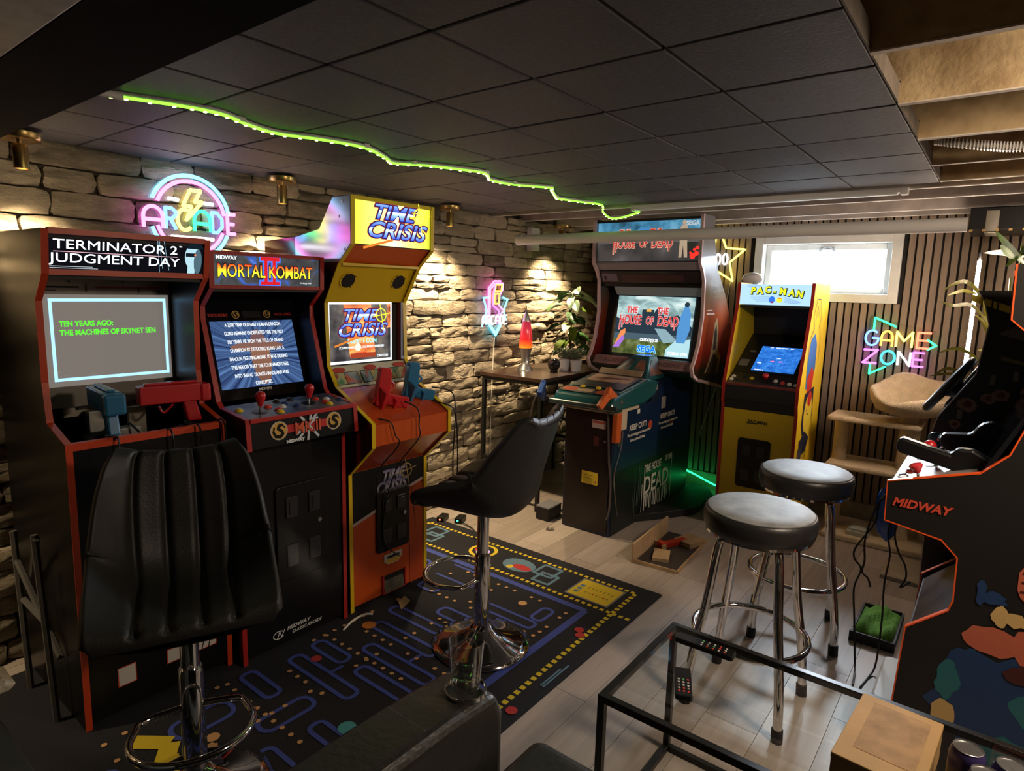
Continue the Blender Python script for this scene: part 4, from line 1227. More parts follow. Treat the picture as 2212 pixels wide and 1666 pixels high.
dkb = glow('dark_blue_grey', (0.02, 0.035, 0.05), 1.0)
grn = noisepic('mossy_ground_picture', ((0.35, (0.02, 0.04, 0.01)), (0.55, (0.09, 0.12, 0.03)), (0.7, (0.15, 0.2, 0.1))), 18, 0.9, 0.2)
pond = glow('pale_water', (0.42, 0.68, 0.74), 0.95)
its = [(rect(-0.29, 0.29, 0.012, 0.12), grn), (rect(-0.29, 0.29, 0.115, 0.17), glow('blue_grey_mist', (0.06, 0.10, 0.13), 1.0)),
       ([(-0.29, 0.16), (-0.29, 0.27), (-0.2, 0.24), (-0.12, 0.3), (-0.02, 0.27), (0.02, 0.34), (0.09, 0.28), (0.18, 0.30), (0.29, 0.22), (0.29, 0.16)], dkb),
       (rect(-0.09, 0.0, 0.20, 0.33), dkb), ([(-0.06, 0.315), (-0.02, 0.315), (-0.025, 0.335), (-0.055, 0.335)], glow('amber_window', (0.75, 0.40, 0.08), 1.0)),
       ([(0.02, 0.20), (0.10, 0.2), (0.2, 0.12), (0.1, 0.10)], glow('grey_path', (0.26, 0.40, 0.45), 0.9)),
       ([(0.12, 0.012), (0.29, 0.012), (0.29, 0.14), (0.18, 0.12), (0.12, 0.06)], pond),
       ([(0.19, 0.11), (0.25, 0.11), (0.275, 0.20), (0.27, 0.31), (0.245, 0.37), (0.225, 0.37), (0.20, 0.30), (0.185, 0.2)], glow('clear_blue_patch', (0.08, 0.26, 0.55), 1.0)), (arc(0.235, 0.375, 0.018, 0, 360, 10), dkb),
       ([(-0.28, 0.06), (-0.26, 0.05), (-0.2, 0.16), (-0.205, 0.19), (-0.24, 0.17)], glow('coral_patch', (0.85, 0.25, 0.08), 1.0)), ([(-0.29, 0.05), (-0.24, 0.05), (-0.2, 0.12), (-0.22, 0.14)], glow('violet_patch', (0.35, 0.15, 0.6), 1.0))]
prints('picture', M, its, scr)
horror(M @ Matrix.Translation((0, 0, 0.006)), scr, 1.02, -0.035, 0.265, glow('rose_outline', (0.75, 0.45, 0.45), 1.0), glow('bright_red_lettering', (0.60, 0.03, 0.03), 1.0))
text(M @ Matrix.Translation((0, 0, 0.006)), 'CREDIT(S) 20', 0.028, W_(1.0), scr, bold=0.0012, sx=0.85, x=-0.01, y=0.115)
text(M @ Matrix.Translation((0, 0, 0.006)), 'SEGA', 0.062, glow('pale_blue_edge', (0.35, 0.75, 1.0), 1.1), scr, bold=0.005, sx=0.95, x=-0.02, y=0.05)
text(M @ Matrix.Translation((0, 0, 0.0075)), 'SEGA', 0.062, glow('strong_blue', (0.01, 0.16, 0.95), 1.1), scr, bold=0.002, sx=0.95, x=-0.02, y=0.05)
text(M @ Matrix.Translation((0, 0, 0.006)), '(C)SEGA 1996', 0.028, W_(1.0), scr, bold=0.0012, sx=0.85, x=0.21, y=0.035)
# lower band with faint lettering
a, b = (0.65, 0.985), (0.70, 1.045)
lb = MB().slab(a, b, -x, x, 0.012).build('lower_band', mat('dusty_pink_band', (0.36, 0.20, 0.20), 0.35, var=0.25), hd)
M = fr(a, b)
fd = mat('faded_rose', (0.20, 0.10, 0.10), 0.5)
text(M, 'AGENT 1', 0.045, fd, lb, bold=0.001, sx=1.1, x=-0.2, y=0.04)
text(M, 'AGENT 2', 0.045, fd, lb, bold=0.001, sx=1.1, x=0.22, y=0.04)
MB().slab((0.705, 1.046), (0.775, 1.05), -x, x, 0.012).build('bezel_ledge', M_BLK, hd)
# pedestal
PWD = 0.17
ped = MB().prism([(0.0, 0.0), (0.0, 0.79), (0.5, 0.79), (0.62, 0.93), (1.19, 0.93), (1.19, 0.0)], -PWD, PWD, 'x').build('pedestal', M_NAVY, hd, bevel=0.004)
MB().box(-PWD + 0.012, PWD - 0.012, -0.006, 0.001, 0.02, 0.77).build('pedestal_door', mat('dark_brown_door', (0.012, 0.007, 0.006), 0.35), hd, bevel=0.002)
PF = Matrix(((1, 0, 0, 0), (0, 0, -1, -0.0075), (0, 1, 0, 0), (0, 0, 0, 1)))
prints('door_labels', PF, [(rect(0.03, 0.125, 0.675, 0.725), mat('pale_sticker', (0.55, 0.42, 0.40), 0.5)), (rect(0.035, 0.12, 0.705, 0.72), mat('sticker_red', (0.45, 0.07, 0.05), 0.5)), (rect(-0.03, 0.085, 0.315, 0.395), mat('yellow_sticker', (0.62, 0.45, 0.03), 0.5)), (arc(0.07, 0.335, 0.007, 0, 360, 8), mat('sticker_red')), (rect(-0.02, 0.05, 0.37, 0.374), mat('sticker_brown', (0.3, 0.2, 0.02), 0.5)), (rect(-0.02, 0.05, 0.35, 0.354), mat('sticker_brown'))], ped)
MB().box(0.045, 0.08, -0.013, -0.005, 0.565, 0.625).build('coin_slot', mat('dull_red_slot', (0.10, 0.02, 0.02), 0.4), hd, bevel=0.002)
MB().lathe([(0.006, 0), (0.007, 0.008), (0, 0.009)], 12, 0, Matrix.Translation((0.125, -0.006, 0.60)) @ Matrix.Rotation(PI / 2, 4, 'X')).build('lock', M_STEEL, hd, smooth=True)
MB().box(-PWD - 0.012, PWD + 0.015, -0.016, 0.30, 0.775, 0.797).build('cream_rail', mat('cream_board', (0.52, 0.44, 0.30), 0.5, var=0.12), hd, bevel=0.002)
# console top: rounded teal body with print and buttons
con = MB().prism([(-0.10, 0.835), (-0.085, 0.80), (0.32, 0.797), (0.48, 0.84), (0.52, 0.93), (0.36, 0.955), (0.05, 0.905), (-0.07, 0.885)], -0.21, 0.21, 'x').build('console', M_TEAL, hd, bevel=0.022)
con.modifiers['bevel'].segments = 3
a, b = (0.06, 0.9095), (0.35, 0.9555)
M = fr(a, b)
its = [(rect(-0.175, 0.175, 0.0, 0.29), mat('worn_dark_print', (0.025, 0.03, 0.035), 0.3)), (rect(-0.15, 0.15, 0.13, 0.28), noisepic('sandy_print', ((0.35, (0.22, 0.11, 0.06)), (0.55, (0.42, 0.26, 0.15)), (0.7, (0.5, 0.33, 0.2))), 14, 0, 0.4)), (arc(0.0, 0.21, 0.075, 0, 360, 16, 0.02), mat('brown_blot', (0.12, 0.04, 0.025), 0.4)), (rect(-0.12, -0.03, 0.19, 0.205), mat('brown_blot')), (rect(0.02, 0.11, 0.215, 0.23), mat('brown_blot'))]
prints('console_print', M @ Matrix.Translation((0, 0, 0.001)), its, con)
MB().slab((0.365, 0.962), (0.40, 0.995), -0.16, 0.15, 0.01).build('back_ledge', mat('tan_ledge', (0.36, 0.25, 0.16), 0.5, var=0.3), hd, bevel=0.002)
a, b = (-0.062, 0.8885), (0.048, 0.9065)
M = fr(a, b)
prints('front_print', M @ Matrix.Translation((0, 0, 0.0008)), [(rect(-0.19, 0.19, 0.0, 0.10), mat('worn_dark_print')), (arc(-0.13, 0.05, 0.055, 0, 360, 16, 0.04), mat('flame_red', (0.42, 0.06, 0.025), 0.35)), (arc(0.11, 0.045, 0.06, 0, 360, 16, 0.042), mat('flame_red')), (rect(-0.08, 0.03, 0.02, 0.075), mat('start_label', (0.42, 0.30, 0.22), 0.5))], con)
for bx in (-0.065, 0.045):
    k = M @ Matrix.Translation((bx, 0.085, 0.001))
    bt = MB().lathe([(0.022, 0), (0.022, 0.006), (0.018, 0.008), (0, 0.008)], 18, 0, k).build('start_button', M_BLK, hd, smooth=True)
    MB().lathe([(0.017, 0.006), (0.016, 0.016), (0.012, 0.018), (0, 0.018)], 18, 0, k).build('cap', BY, bt, smooth=True)
MB().prism([(-0.112, 0.815), (-0.10, 0.84), (-0.02, 0.82), (-0.02, 0.80), (-0.09, 0.80)], -0.24, 0.24, 'x').build('bumper', mat('dark_bumper', (0.012, 0.03, 0.03), 0.3), hd, bevel=0.008)
# faceted teal riser in front of the screen with printed facets
vs = [(-0.15, 0.44, 0.93), (0.17, 0.40, 0.93), (0.17, 0.70, 0.93), (-0.15, 0.70, 0.93), (-0.03, 0.60, 1.075), (0.10, 0.58, 1.075), (0.10, 0.69, 1.075), (-0.03, 0.69, 1.075), (0.19, 0.55, 0.86), (0.19, 0.72, 0.86)]
ris = MB().mesh(vs, [(0, 1, 5, 4), (1, 2, 6, 5), (2, 3, 7, 6), (3, 0, 4, 7), (4, 5, 6, 7), (0, 3, 2, 1)]).build('riser', M_TEAL, hd, bevel=0.006)
def facet(b, P, shrink=0.66, lift=0.002):
    P = [Vector(p) for p in P]
    c = sum(P, Vector()) / len(P)
    n = (P[1] - P[0]).cross(P[2] - P[1]).normalized()
    b.face([c + (p - c) * shrink + n * lift for p in P])
pic = noisepic('figure_picture', ((0.35, (0.02, 0.025, 0.03)), (0.5, (0.10, 0.10, 0.12)), (0.62, (0.28, 0.10, 0.05)), (0.75, (0.35, 0.25, 0.22))), 13, 0, 0.25, (1, 1, 0.5))
f = MB()
v = [Vector(q) for q in vs]
facet(f, [v[0], (v[0] + v[1]) * 0.5, (v[4] + v[5]) * 0.5, v[4]])
facet(f, [(v[0] + v[1]) * 0.5, v[1], v[5], (v[4] + v[5]) * 0.5])
facet(f, [v[1], v[2], v[6], v[5]])
facet(f, [v[3], v[0], v[4], v[7]])
f.build('riser_picture', pic, ris, fix=False)

# printed right side of the pedestal
SP = Matrix(((0, 0, 1, PWD + 0.0012), (1, 0, 0, 0), (0, 1, 0, 0), (0, 0, 0, 1)))
glo = mat('pale_print', (0.62, 0.60, 0.55))
its = [(rect(0.02, 0.62, 0.44, 0.78), mat('deep_blue_band', (0.004, 0.016, 0.055), 0.35)), (rect(0.62, 1.17, 0.5, 0.92), mat('deep_blue_band')), (rect(0.02, 1.17, 0.0, 0.40), mat('black_green', (0.006, 0.010, 0.009), 0.35)), (arc(0.50, 0.635, 0.03, 0, 360, 12), mat('flame_red')), (rect(0.655, 0.72, 0.72, 0.80), mat('pale_tag', (0.42, 0.36, 0.33), 0.6)), (rect(0.53, 0.575, 0.86, 0.91), mat('pale_tag')), (arc(0.84, 0.60, 0.03, 0, 360, 12), mat('dull_red_dot', (0.16, 0.03, 0.02), 0.5)), (rect(0.30, 0.335, 0.735, 0.765), glo)]
prints('side_print', SP, its, ped)
S2 = SP @ Matrix.Translation((0, 0, 0.004))
for cx, cz, k in ((0.32, 0.655, 1.0), (0.76, 0.665, 0.95)):
    text(S2, 'KEEP OUT!', 0.05 * k, glo, ped, bold=0.001, sx=1.0, x=cx, y=cz)
    text(S2, 'The shooting game rotates overr', 0.026 * k, glo, ped, bold=0.0006, sx=0.95, x=cx + 0.02, y=cz - 0.045)
    text(S2, "into a person's head", 0.026 * k, glo, ped, bold=0.0006, sx=0.95, x=cx, y=cz - 0.08)
# dripping title low on the side
drip = mat('bone_drip_print', (0.62, 0.62, 0.54), 0.5)
text(S2, 'THE HOUSE', 0.075, drip, ped, bold=0.001, sx=0.62, x=0.58, y=0.335)
text(S2, 'OF THE', 0.055, drip, ped, bold=0.001, sx=0.62, x=0.82, y=0.35)
text(S2, 'DEAD', 0.17, drip, ped, bold=0.003, sx=0.86, x=0.64, y=0.215)
its = []
rq = random.Random(4)
for i in range(26):
    u = 0.30 + i * 0.024 + rq.uniform(-0.006, 0.006)
    lo, hi = rq.uniform(0.03, 0.14), rq.uniform(0.16, 0.42)
    w = rq.choice((0.003, 0.005, 0.008))
    if 0.45 < u < 0.85:
        lo, hi = rq.uniform(0.02, 0.08), 0.16
        w += 0.005
    its.append((rect(u - w / 2, u + w / 2, lo, hi), drip if 0.4 < u < 0.9 else mat('faint_drip_print', (0.10, 0.13, 0.12), 0.5)))
prints('drip_print', S2, its, ped)
# holsters, tags and guns
MB().box(0.165, 0.20, -0.01, 0.05, 0.60, 0.78).build('holster', mat('orange_holster', (0.55, 0.10, 0.02), 0.4), hd, bevel=0.006)
MB().box(0.17, 0.176, 0.055, 0.16, 0.66, 0.775).build('paper_tag', mat('cream_tag', (0.5, 0.42, 0.30), 0.7), hd)
MB().prism([(0.05, 0.60), (0.075, 0.66), (0.09, 0.62), (0.085, 0.57), (0.06, 0.56)], 0.172, 0.18, 'x').build('clip', M_STEEL, hd)
MB().prism(rrect(-0.30, -0.17, -0.05, 0.04, 0.01), 0.81, 0.83, 'z').build('holster', mat('black_holster', (0.01, 0.01, 0.012), 0.4), hd, bevel=0.004)
HG = []
g = pistol('light_gun', 'blue light gun in the left holster of the large shooting cabinet', (3.19, 2.235, 0.865), (0, R_(20), R_(205)), mat('denim_blue_gun', (0.02, 0.06, 0.22), 0.35), group='guns of the shooting cabinet')
HG.append(g)
g = pistol('light_gun', 'orange light gun in the right front holster of the large shooting cabinet', (3.185, 1.755, 0.875), (0, R_(38), R_(-12)), M_GO, group='guns of the shooting cabinet')
HG.append(g)
hose = MB().tube(smooth_path([(3.235, 1.79, 0.80), (3.235, 1.78, 0.70), (3.235, 1.765, 0.5), (3.24, 1.748, 0.36), (3.245, 1.75, 0.2), (3.24, 1.765, 0.12)], 8), 0.006, 8).build('hose', mat('grey_hose', (0.12, 0.10, 0.10), 0.4, 0.3), HG[1], smooth=True)
hose.matrix_parent_inverse = HG[1].matrix_basis.inverted()
tag(MB().tube(smooth_path([(3.35, 1.74, 0.66), (3.33, 1.74, 0.55), (3.28, 1.748, 0.40), (3.30, 1.745, 0.25), (3.34, 1.745, 0.12)], 8), 0.0035, 6).build('steel_tether', M_STEEL, smooth=True), 'thin steel tether hanging beside the orange holster', 'cord')
hose = MB().tube(smooth_path([(3.19, 2.28, 0.83), (3.20, 2.31, 0.78), (3.24, 2.36, 0.66), (3.30, 2.38, 0.50), (3.34, 2.40, 0.3)], 8), 0.006, 8).build('hose', mat('grey_hose'), HG[0], smooth=True)
hose.matrix_parent_inverse = HG[0].matrix_basis.inverted()
# dark platform base around the pedestal, running back under the hood
MB().prism([(0.35, -0.17), (1.30, -0.17), (1.30, -0.30), (1.1, -0.42), (0.75, -0.42), (0.55, -0.30)], 0.0, 0.05, 'z', 0, Matrix(((0, -1, 0, 0), (1, 0, 0, 0), (0, 0, 1, 0), (0, 0, 0, 1)))).build('foot_plate', M_BLACK, hd, bevel=0.004)

# ------------------------------------------------ 5: yellow maze game cabinet by the window
pm = thing('arcade_cabinet', 'bright yellow arcade cabinet with light blue marquee, under the window', 'arcade cabinet', (3.97, 1.135, 0.0), -PI / 2, 'arcade cabinets')
W = 0.458
prof = [(0.01, 0.0), (-0.004, 0.78), (-0.024, 0.84), (-0.024, 0.945), (0.12, 1.435), (0.13, 1.575)]
M_YS = mat('yellow_side_panel', (0.80, 0.55, 0.02), 0.4)
shell(pm, W, prof, 0.54, 1.575, M_YS, M_DRED, M_BLACK)
x = W / 2 - 0.016
a, b = (0.013, 0.02), (0.0, 0.78)
front = MB().slab(a, b, -x, x, 0.014).build('front_panel', mat('mustard_front', (0.58, 0.40, 0.015), 0.4), pm)
M = fr(a, b)
cdr = coin_door(front, fr(a, b, 0, 0) @ Matrix.Translation((-0.01, 0.42, 0)), 0.20, 0.32)
text(M, 'PAC-MAN', 0.03, mat('dark_mark', (0.03, 0.025, 0.015), 0.5), front, bold=0.001, sx=0.9, x=0.0, y=0.69)
its = [(rect(-0.07, 0.0, 0.676, 0.682), mat('dark_mark'))]
prints('badge_print', M, its, front)
MB().slab((0.0, 0.782), (-0.02, 0.84), -x, x, 0.012).build('kick_lip', M_BLACK, pm)
MB().slab((-0.020, 0.842), (-0.020, 0.935), -x, x, 0.012).build('control_front', M_BLACK, pm)
MB().box(-x, x, -0.026, -0.012, 0.932, 0.948).build('panel_edge', mat('maroon_edge', (0.16, 0.035, 0.03), 0.4), pm, bevel=0.002)
a, b = (-0.015, 0.947), (0.10, 1.005)
cp = MB().slab(a, b, -x, x, 0.012).build('control_panel', mat('dark_panel_print', (0.02, 0.016, 0.018), 0.3), pm)
M = fr(a, b, 0, 0)
stick(pm, M, 0.02, 0.055, M_GR, 0.035)
for (bx, by, bm) in ((-0.185, 0.07, BW), (-0.19, 0.035, BW), (-0.15, 0.04, BK), (-0.07, 0.065, BY), (0.075, 0.06, BW), (0.12, 0.045, BR), (0.16, 0.04, BW), (0.20, 0.035, BW), (-0.12, 0.08, BK), (0.185, 0.075, BK)):
    button(cp, M, bx, by, bm, 0.012)
a, b = (0.102, 1.008), (0.46, 1.235)
bz = MB().slab(a, b, -x, x, 0.012).build('bezel', mat('black_card_bezel', (0.012, 0.013, 0.015), 0.3), pm)
M = fr(a, b)
scr = MB().flat(M, rect(-0.105, 0.155, 0.02, 0.285), 0.0006).build('screen', noisepic('royal_blue_screen', ((0.3, (0.01, 0.10, 0.48)), (0.6, (0.03, 0.20, 0.70)), (0.8, (0.06, 0.28, 0.8))), 30, 0.85, 0.1), pm)
its = []
fb = glow('faint_blue_line', (0.10, 0.30, 0.85), 1.0)
rq = random.Random(9)
for i in range(5):
    for j in range(6):
        u, v = -0.075 + i * 0.048, 0.06 + j * 0.036
        k = rq.random()
        its += [(s, fb) for s in (line2([(u, v), (u + 0.03, v)], 0.002) if k < 0.4 else line2([(u, v), (u, v + 0.024), (u + 0.02, v + 0.024)], 0.002))]
for (u, v, c) in ((-0.075, 0.10, (0.95, 0.95, 0.95)), (0.0, 0.125, (0.8, 0.2, 0.45)), (0.05, 0.125, (0.8, 0.15, 0.4)), (0.03, 0.16, (0.7, 0.75, 0.9))):
    its.append((rect(u - 0.012, u + 0.012, v - 0.004, v + 0.005), glow('dot_%d' % int(u * 1000), c, 1.0)))
prints('picture', M, its, scr)
text(M, '1UP    HIGH SCORE    2UP', 0.013, W_(1.0), scr, bold=0.0006, x=0.02, y=0.272)
text(M, 'CREDIT 0', 0.014, W_(1.0), scr, bold=0.0006, x=-0.06, y=0.031)
prints('bezel_card', M, [(rect(-0.20, -0.14, 0.06, 0.13), mat('grey_card', (0.2, 0.19, 0.18), 0.5)), (rect(0.17, 0.205, 0.08, 0.14), mat('tan_card', (0.25, 0.21, 0.14), 0.5)), (rect(-0.17, -0.13, 0.21, 0.23), mat('grey_card'))], bz)
MB().slab((0.47, 1.235), (0.42, 1.45), -x, x, 0.012).build('inner_back', M_BLACK, pm)
MB().box(-x, x, 0.135, 0.46, 1.42, 1.432).build('marquee_soffit', M_BLACK, pm)
a, b = (0.13, 1.438), (0.138, 1.565)
mq = MB().slab(a, b, -x, x, 0.02).build('marquee', glow('sky_blue_marquee', (0.46, 0.72, 1.0), 0.95), pm)
M = fr(a, b)
ink = glow('ink_outline', (0.01, 0.03, 0.02), 1.0)
ylw = glow('yellow_lettering', (0.88, 0.85, 0.02), 1.0)
for i, (ch, u, v, rot) in enumerate((('P', -0.135, 0.085, -0.05), ('A', -0.092, 0.087, 0.0), ('C', -0.045, 0.092, 0.05), ('-', -0.004, 0.085, 0), ('M', 0.045, 0.083, -0.1), ('A', 0.098, 0.076, -0.12), ('N', 0.145, 0.07, -0.15))):
    text(M, ch, 0.058, ink, mq, bold=0.006, sx=0.9, x=u + 0.002, y=v - 0.002, rot=rot)
    text(M, ch, 0.056, ylw, mq, bold=0.002, sx=0.9, x=u, y=v, rot=rot).matrix_basis.translation += Vector((0, -0.0012, 0))
its = []
for i in range(6):
    its.append((seg((-0.15 + i * 0.01, 0.045 - i * 0.006), (-0.03, 0.05 - i * 0.006), 0.0014), glow('blue_streak', (0.05, 0.13, 0.35), 1.0)))
    its.append((seg((0.06, 0.05 - i * 0.006), (0.16 - i * 0.008, 0.02 - i * 0.002), 0.0014), glow('blue_streak')))
for i in range(3):
    its.append((seg((-0.17, 0.118 - i * 0.005), (-0.09, 0.122 - i * 0.005), 0.0012), glow('blue_streak')))
its += [(arc(-0.015, 0.033, 0.018, 0, 360, 14, 0.022), glow('mid_blue_blob', (0.03, 0.16, 0.7), 1.0)), (arc(0.03, 0.032, 0.017, 0, 360, 14), glow('yellow_blob', (0.8, 0.75, 0.03), 1.0)), (rect(-0.02, -0.004, 0.012, 0.022), glow('maroon_blob', (0.3, 0.02, 0.05), 1.0)), (rect(0.022, 0.04, 0.04, 0.046), glow('red_blob', (0.8, 0.06, 0.03), 1.0))]
prints('marquee_print', M, its, mq)
# generic cartoon shapes on the side panel, colours of the original artwork
rp_ = [o for o in pm.children if o.name.startswith('side_panel')][1]
SM = Matrix(((0, 0, 1, W / 2 + 0.0006), (1, 0, 0, 0), (0, 1, 0, 0), (0, 0, 0, 1)))
rb, rr2, bk = mat('art_blue', (0.03, 0.16, 0.50), 0.4), mat('art_red', (0.55, 0.03, 0.02), 0.4), mat('art_navy', (0.015, 0.02, 0.05), 0.4)
its = [([(0.12, 0.93), (0.11, 1.10), (0.16, 1.24), (0.25, 1.27), (0.31, 1.20), (0.32, 1.05), (0.25, 0.95)], rb), ([(0.16, 0.90), (0.14, 1.0), (0.24, 1.07), (0.30, 1.02), (0.28, 0.92), (0.2, 0.88)], rr2), ([(0.10, 0.70), (0.12, 0.90), (0.34, 0.93), (0.36, 0.74), (0.28, 0.64), (0.14, 0.64)], bk), (arc(0.24, 0.76, 0.10, 0, 360, 22, 0.13), mat('art_yellow', (0.82, 0.62, 0.05), 0.4)), (arc(0.25, 0.86, 0.05, 0, 360, 14, 0.05), rr2), ([(0.08, 0.60), (0.20, 0.66), (0.32, 0.60), (0.26, 0.52), (0.10, 0.50)], bk), (rect(0.06, 0.16, 0.47, 0.56), mat('art_slate', (0.07, 0.07, 0.09), 0.4))]
for q in ([(0.20, 1.30), (0.16, 1.38), (0.22, 1.48), (0.30, 1.48), (0.36, 1.38), (0.32, 1.3)], [(0.22, 1.36), (0.25, 1.44), (0.29, 1.37)], [(0.20, 1.30), (0.12, 1.24), (0.10, 1.12)], [(0.34, 1.30), (0.38, 1.22), (0.37, 1.10)], [(0.19, 0.80), (0.21, 0.77), (0.24, 0.76)], [(0.36, 0.72), (0.39, 0.66), (0.39, 0.60)], [(0.08, 0.62), (0.12, 0.54)], [(0.26, 0.56), (0.24, 0.48), (0.28, 0.52)]):
    its += [(s, bk) for s in line2(q, 0.006)]
prints('side_print', SM, its, rp_)
tag(MB().ball((0, 0, 0), 0.07, 20, 0, (0.8, 1, 0.6)).build('white_helmet_ball', M_PVC, smooth=True), 'white rounded plastic dome on top of the yellow cabinet, left end', 'dome').location = (4.36, 1.36, 1.605)

# ------------------------------------------------ 6: black cabinet at the right edge (faces the stone wall)
rc = thing('arcade_cabinet', 'black arcade cabinet with orange edges and side picture at the right edge', 'arcade cabinet', (2.45, 0.03, 0.0), PI, 'arcade cabinets')
W = 0.50
prof = [(-0.105, 0.0), (-0.11, 0.235), (-0.10, 0.486), (0.0, 0.575), (0.009, 0.61), (0.005, 0.745), (-0.04, 0.79), (-0.19, 0.815), (-0.194, 0.938), (0.03, 1.007), (0.09, 1.072), (0.13, 1.20), (0.15, 1.36), (0.05, 1.45), (0.045, 1.60)]
shell(rc, W, prof, 0.55, 1.60, mat('black_brown_side', (0.010, 0.009, 0.008), 0.45), mat('orange_edge_trim', (0.75, 0.09, 0.015), 0.4), M_BLACK)
x = W / 2 - 0.016
MB().slab((-0.098, 0.02), (-0.094, 0.48), -x, x, 0.014).build('front_panel', mat('dark_maroon_front', (0.03, 0.008, 0.006), 0.35), rc)
MB().slab((-0.09, 0.482), (0.012, 0.58), -x, x, 0.012).build('belly_panel', mat('dark_maroon_front'), rc)
MB().slab((0.014, 0.585), (0.012, 0.745), -x, x, 0.012).build('upper_front', M_BLACK, rc)
MB().slab((0.01, 0.75), (-0.185, 0.82), -x, x, 0.012).build('control_underside', M_BLACK, rc)
MB().slab((-0.186, 0.82), (-0.188, 0.93), -x, x, 0.012).build('control_front', M_BLK, rc)
a, b = (-0.188, 0.932), (0.02, 1.0)
cp = MB().slab(a, b, -x, x, 0.012).build('control_panel', mat('pale_panel_print', (0.24, 0.22, 0.22), 0.35, var=0.4, scale=14), rc)
M = fr(a, b, 0, 0)
for (bx, by, bm) in ((0.20, 0.03, BW), (0.16, 0.025, BW), (0.10, 0.04, BR), (0.0, 0.05, BR), (-0.12, 0.05, BB)):
    button(cp, M, bx, by, bm)
stick(rc, M, 0.19, 0.07, mat('clear_red_top', (0.55, 0.04, 0.05), 0.15, coat=0.5), 0.03)
stick(rc, M, 0.02, 0.10, M_GR)
stick(rc, M, -0.14, 0.10, mat('blue_top', (0.04, 0.08, 0.14), 0.3))
MB().slab((0.035, 1.02), (0.20, 1.40), -x, x, 0.012).build('bezel', mat('gloss_black_bezel', (0.006, 0.006, 0.007)), rc)
a, b = (0.06, 1.46), (0.055, 1.59)
MB().slab(a, b, -x, x, 0.02).build('marquee', M_BLK, rc)
lp = [o for o in rc.children if o.name.startswith('side_panel')][1]
SM = Matrix(((0, 0, 1, W / 2 + 0.0006), (1, 0, 0, 0), (0, 1, 0, 0), (0, 0, 0, 1)))
text(SM @ Matrix.Translation((0, 0, 0.001)), 'MIDWAY', 0.036, mat('red_orange_print', (0.60, 0.07, 0.035), 0.45), lp, bold=0.0012, shear=0.25, sx=1.0, x=-0.103, y=0.878)
# generic abstract stand-in for the side picture: blue, teal, salmon and sand patches
cB, cT, cS, cD, cN = (mat('art_deep_blue', (0.012, 0.04, 0.12), 0.45), mat('art_teal', (0.02, 0.13, 0.15), 0.45), mat('art_salmon', (0.45, 0.11, 0.06), 0.45), mat('art_sand', (0.55, 0.36, 0.14), 0.45), mat('art_maroon', (0.06, 0.012, 0.01), 0.45))
def blob(cx, cy, r, m, seed, ry=None, n=16, j=0.25):
    q = random.Random(seed)
    return [(cx + r * (1 + q.uniform(-j, j)) * math.cos(2 * PI * i / n), cy + (ry or r) * (1 + q.uniform(-j, j)) * math.sin(2 * PI * i / n)) for i in range(n)], m
its = [blob(0.13, 0.33, 0.15, cB, 1, 0.17), blob(0.22, 0.24, 0.12, cB, 2, 0.14), blob(0.06, 0.40, 0.05, cB, 3, 0.08), blob(0.23, 0.35, 0.055, cT, 4, 0.06), blob(0.17, 0.18, 0.06, cT, 5), blob(0.02, 0.36, 0.03, cT, 6, 0.06), blob(0.11, 0.52, 0.07, cS, 7, 0.045, j=0.12), blob(0.20, 0.53, 0.06, cS, 8, 0.05), blob(0.19, 0.72, 0.045, cS, 9, 0.065, j=0.1), blob(0.02, 0.25, 0.03, cD, 10, 0.045, j=0.12), blob(0.12, 0.60, 0.018, cD, 11, 0.035), blob(0.155, 0.60, 0.035, cD, 12, 0.02), blob(0.07, 0.665, 0.012, cB, 13, 0.04), blob(0.10, 0.65, 0.03, cB, 14, 0.02), blob(0.19, 0.44, 0.04, cN, 15, 0.03)]
for i in range(3):
    its.append((seg((0.155, 0.69 + i * 0.028), (0.23, 0.695 + i * 0.028), 0.005), cN))
prints('side_print', SM, its, lp)

# ------------------------------------------------ 7: black driving cabinet behind it, with steering wheel and prints
dc = thing('arcade_cabinet', 'black driving cabinet with steering wheel, second along the right wall', 'arcade cabinet', (3.12, 0.04, 0.0), PI, 'arcade cabinets')
W = 0.46
prof = [(-0.10, 0.0), (-0.11, 0.66), (-0.155, 0.70), (-0.155, 0.86), (-0.115, 1.05), (-0.015, 1.225), (0.004, 1.41), (-0.02, 1.50), (-0.045, 1.535)]
shell(dc, W, prof, 0.58, 1.54, mat('black_side_art', (0.011, 0.011, 0.010), 0.3), mat('silver_edge_trim', (0.5, 0.48, 0.45), 0.3, 0.6), M_BLACK)
x = W / 2 - 0.016
MB().slab((-0.095, 0.02), (-0.105, 0.66), -x, x, 0.014).build('front_panel', M_BLACK, dc)
MB().slab((-0.15, 0.70), (-0.15, 0.86), -x, x, 0.012).build('dashboard_front', M_BLK, dc)
MB().slab((-0.148, 0.862), (0.0, 0.90), -x, x, 0.012).build('dashboard', mat('silver_dash', (0.35, 0.33, 0.33), 0.3), dc)
MB().slab((0.01, 0.92), (0.06, 1.42), -x, x, 0.012).build('bezel', mat('gloss_black_bezel'), dc)
MB().slab((0.01, 1.43), (-0.03, 1.53), -x, x, 0.02).build('marquee', M_BLK, dc)
wl = MB()
wc = Matrix.Translation((0.10, -0.10, 1.165)) @ Matrix.Rotation(R_(57), 4, 'X')
wl.tube([wc @ Vector((0.118 * math.cos(2 * PI * i / 32), 0.118 * math.sin(2 * PI * i / 32), 0)) for i in range(32)], 0.016, 10, True)
whl = wl.build('steering_wheel', mat('black_rubber_grip', (0.02, 0.02, 0.021), 0.45), dc, smooth=True)
sk = MB()
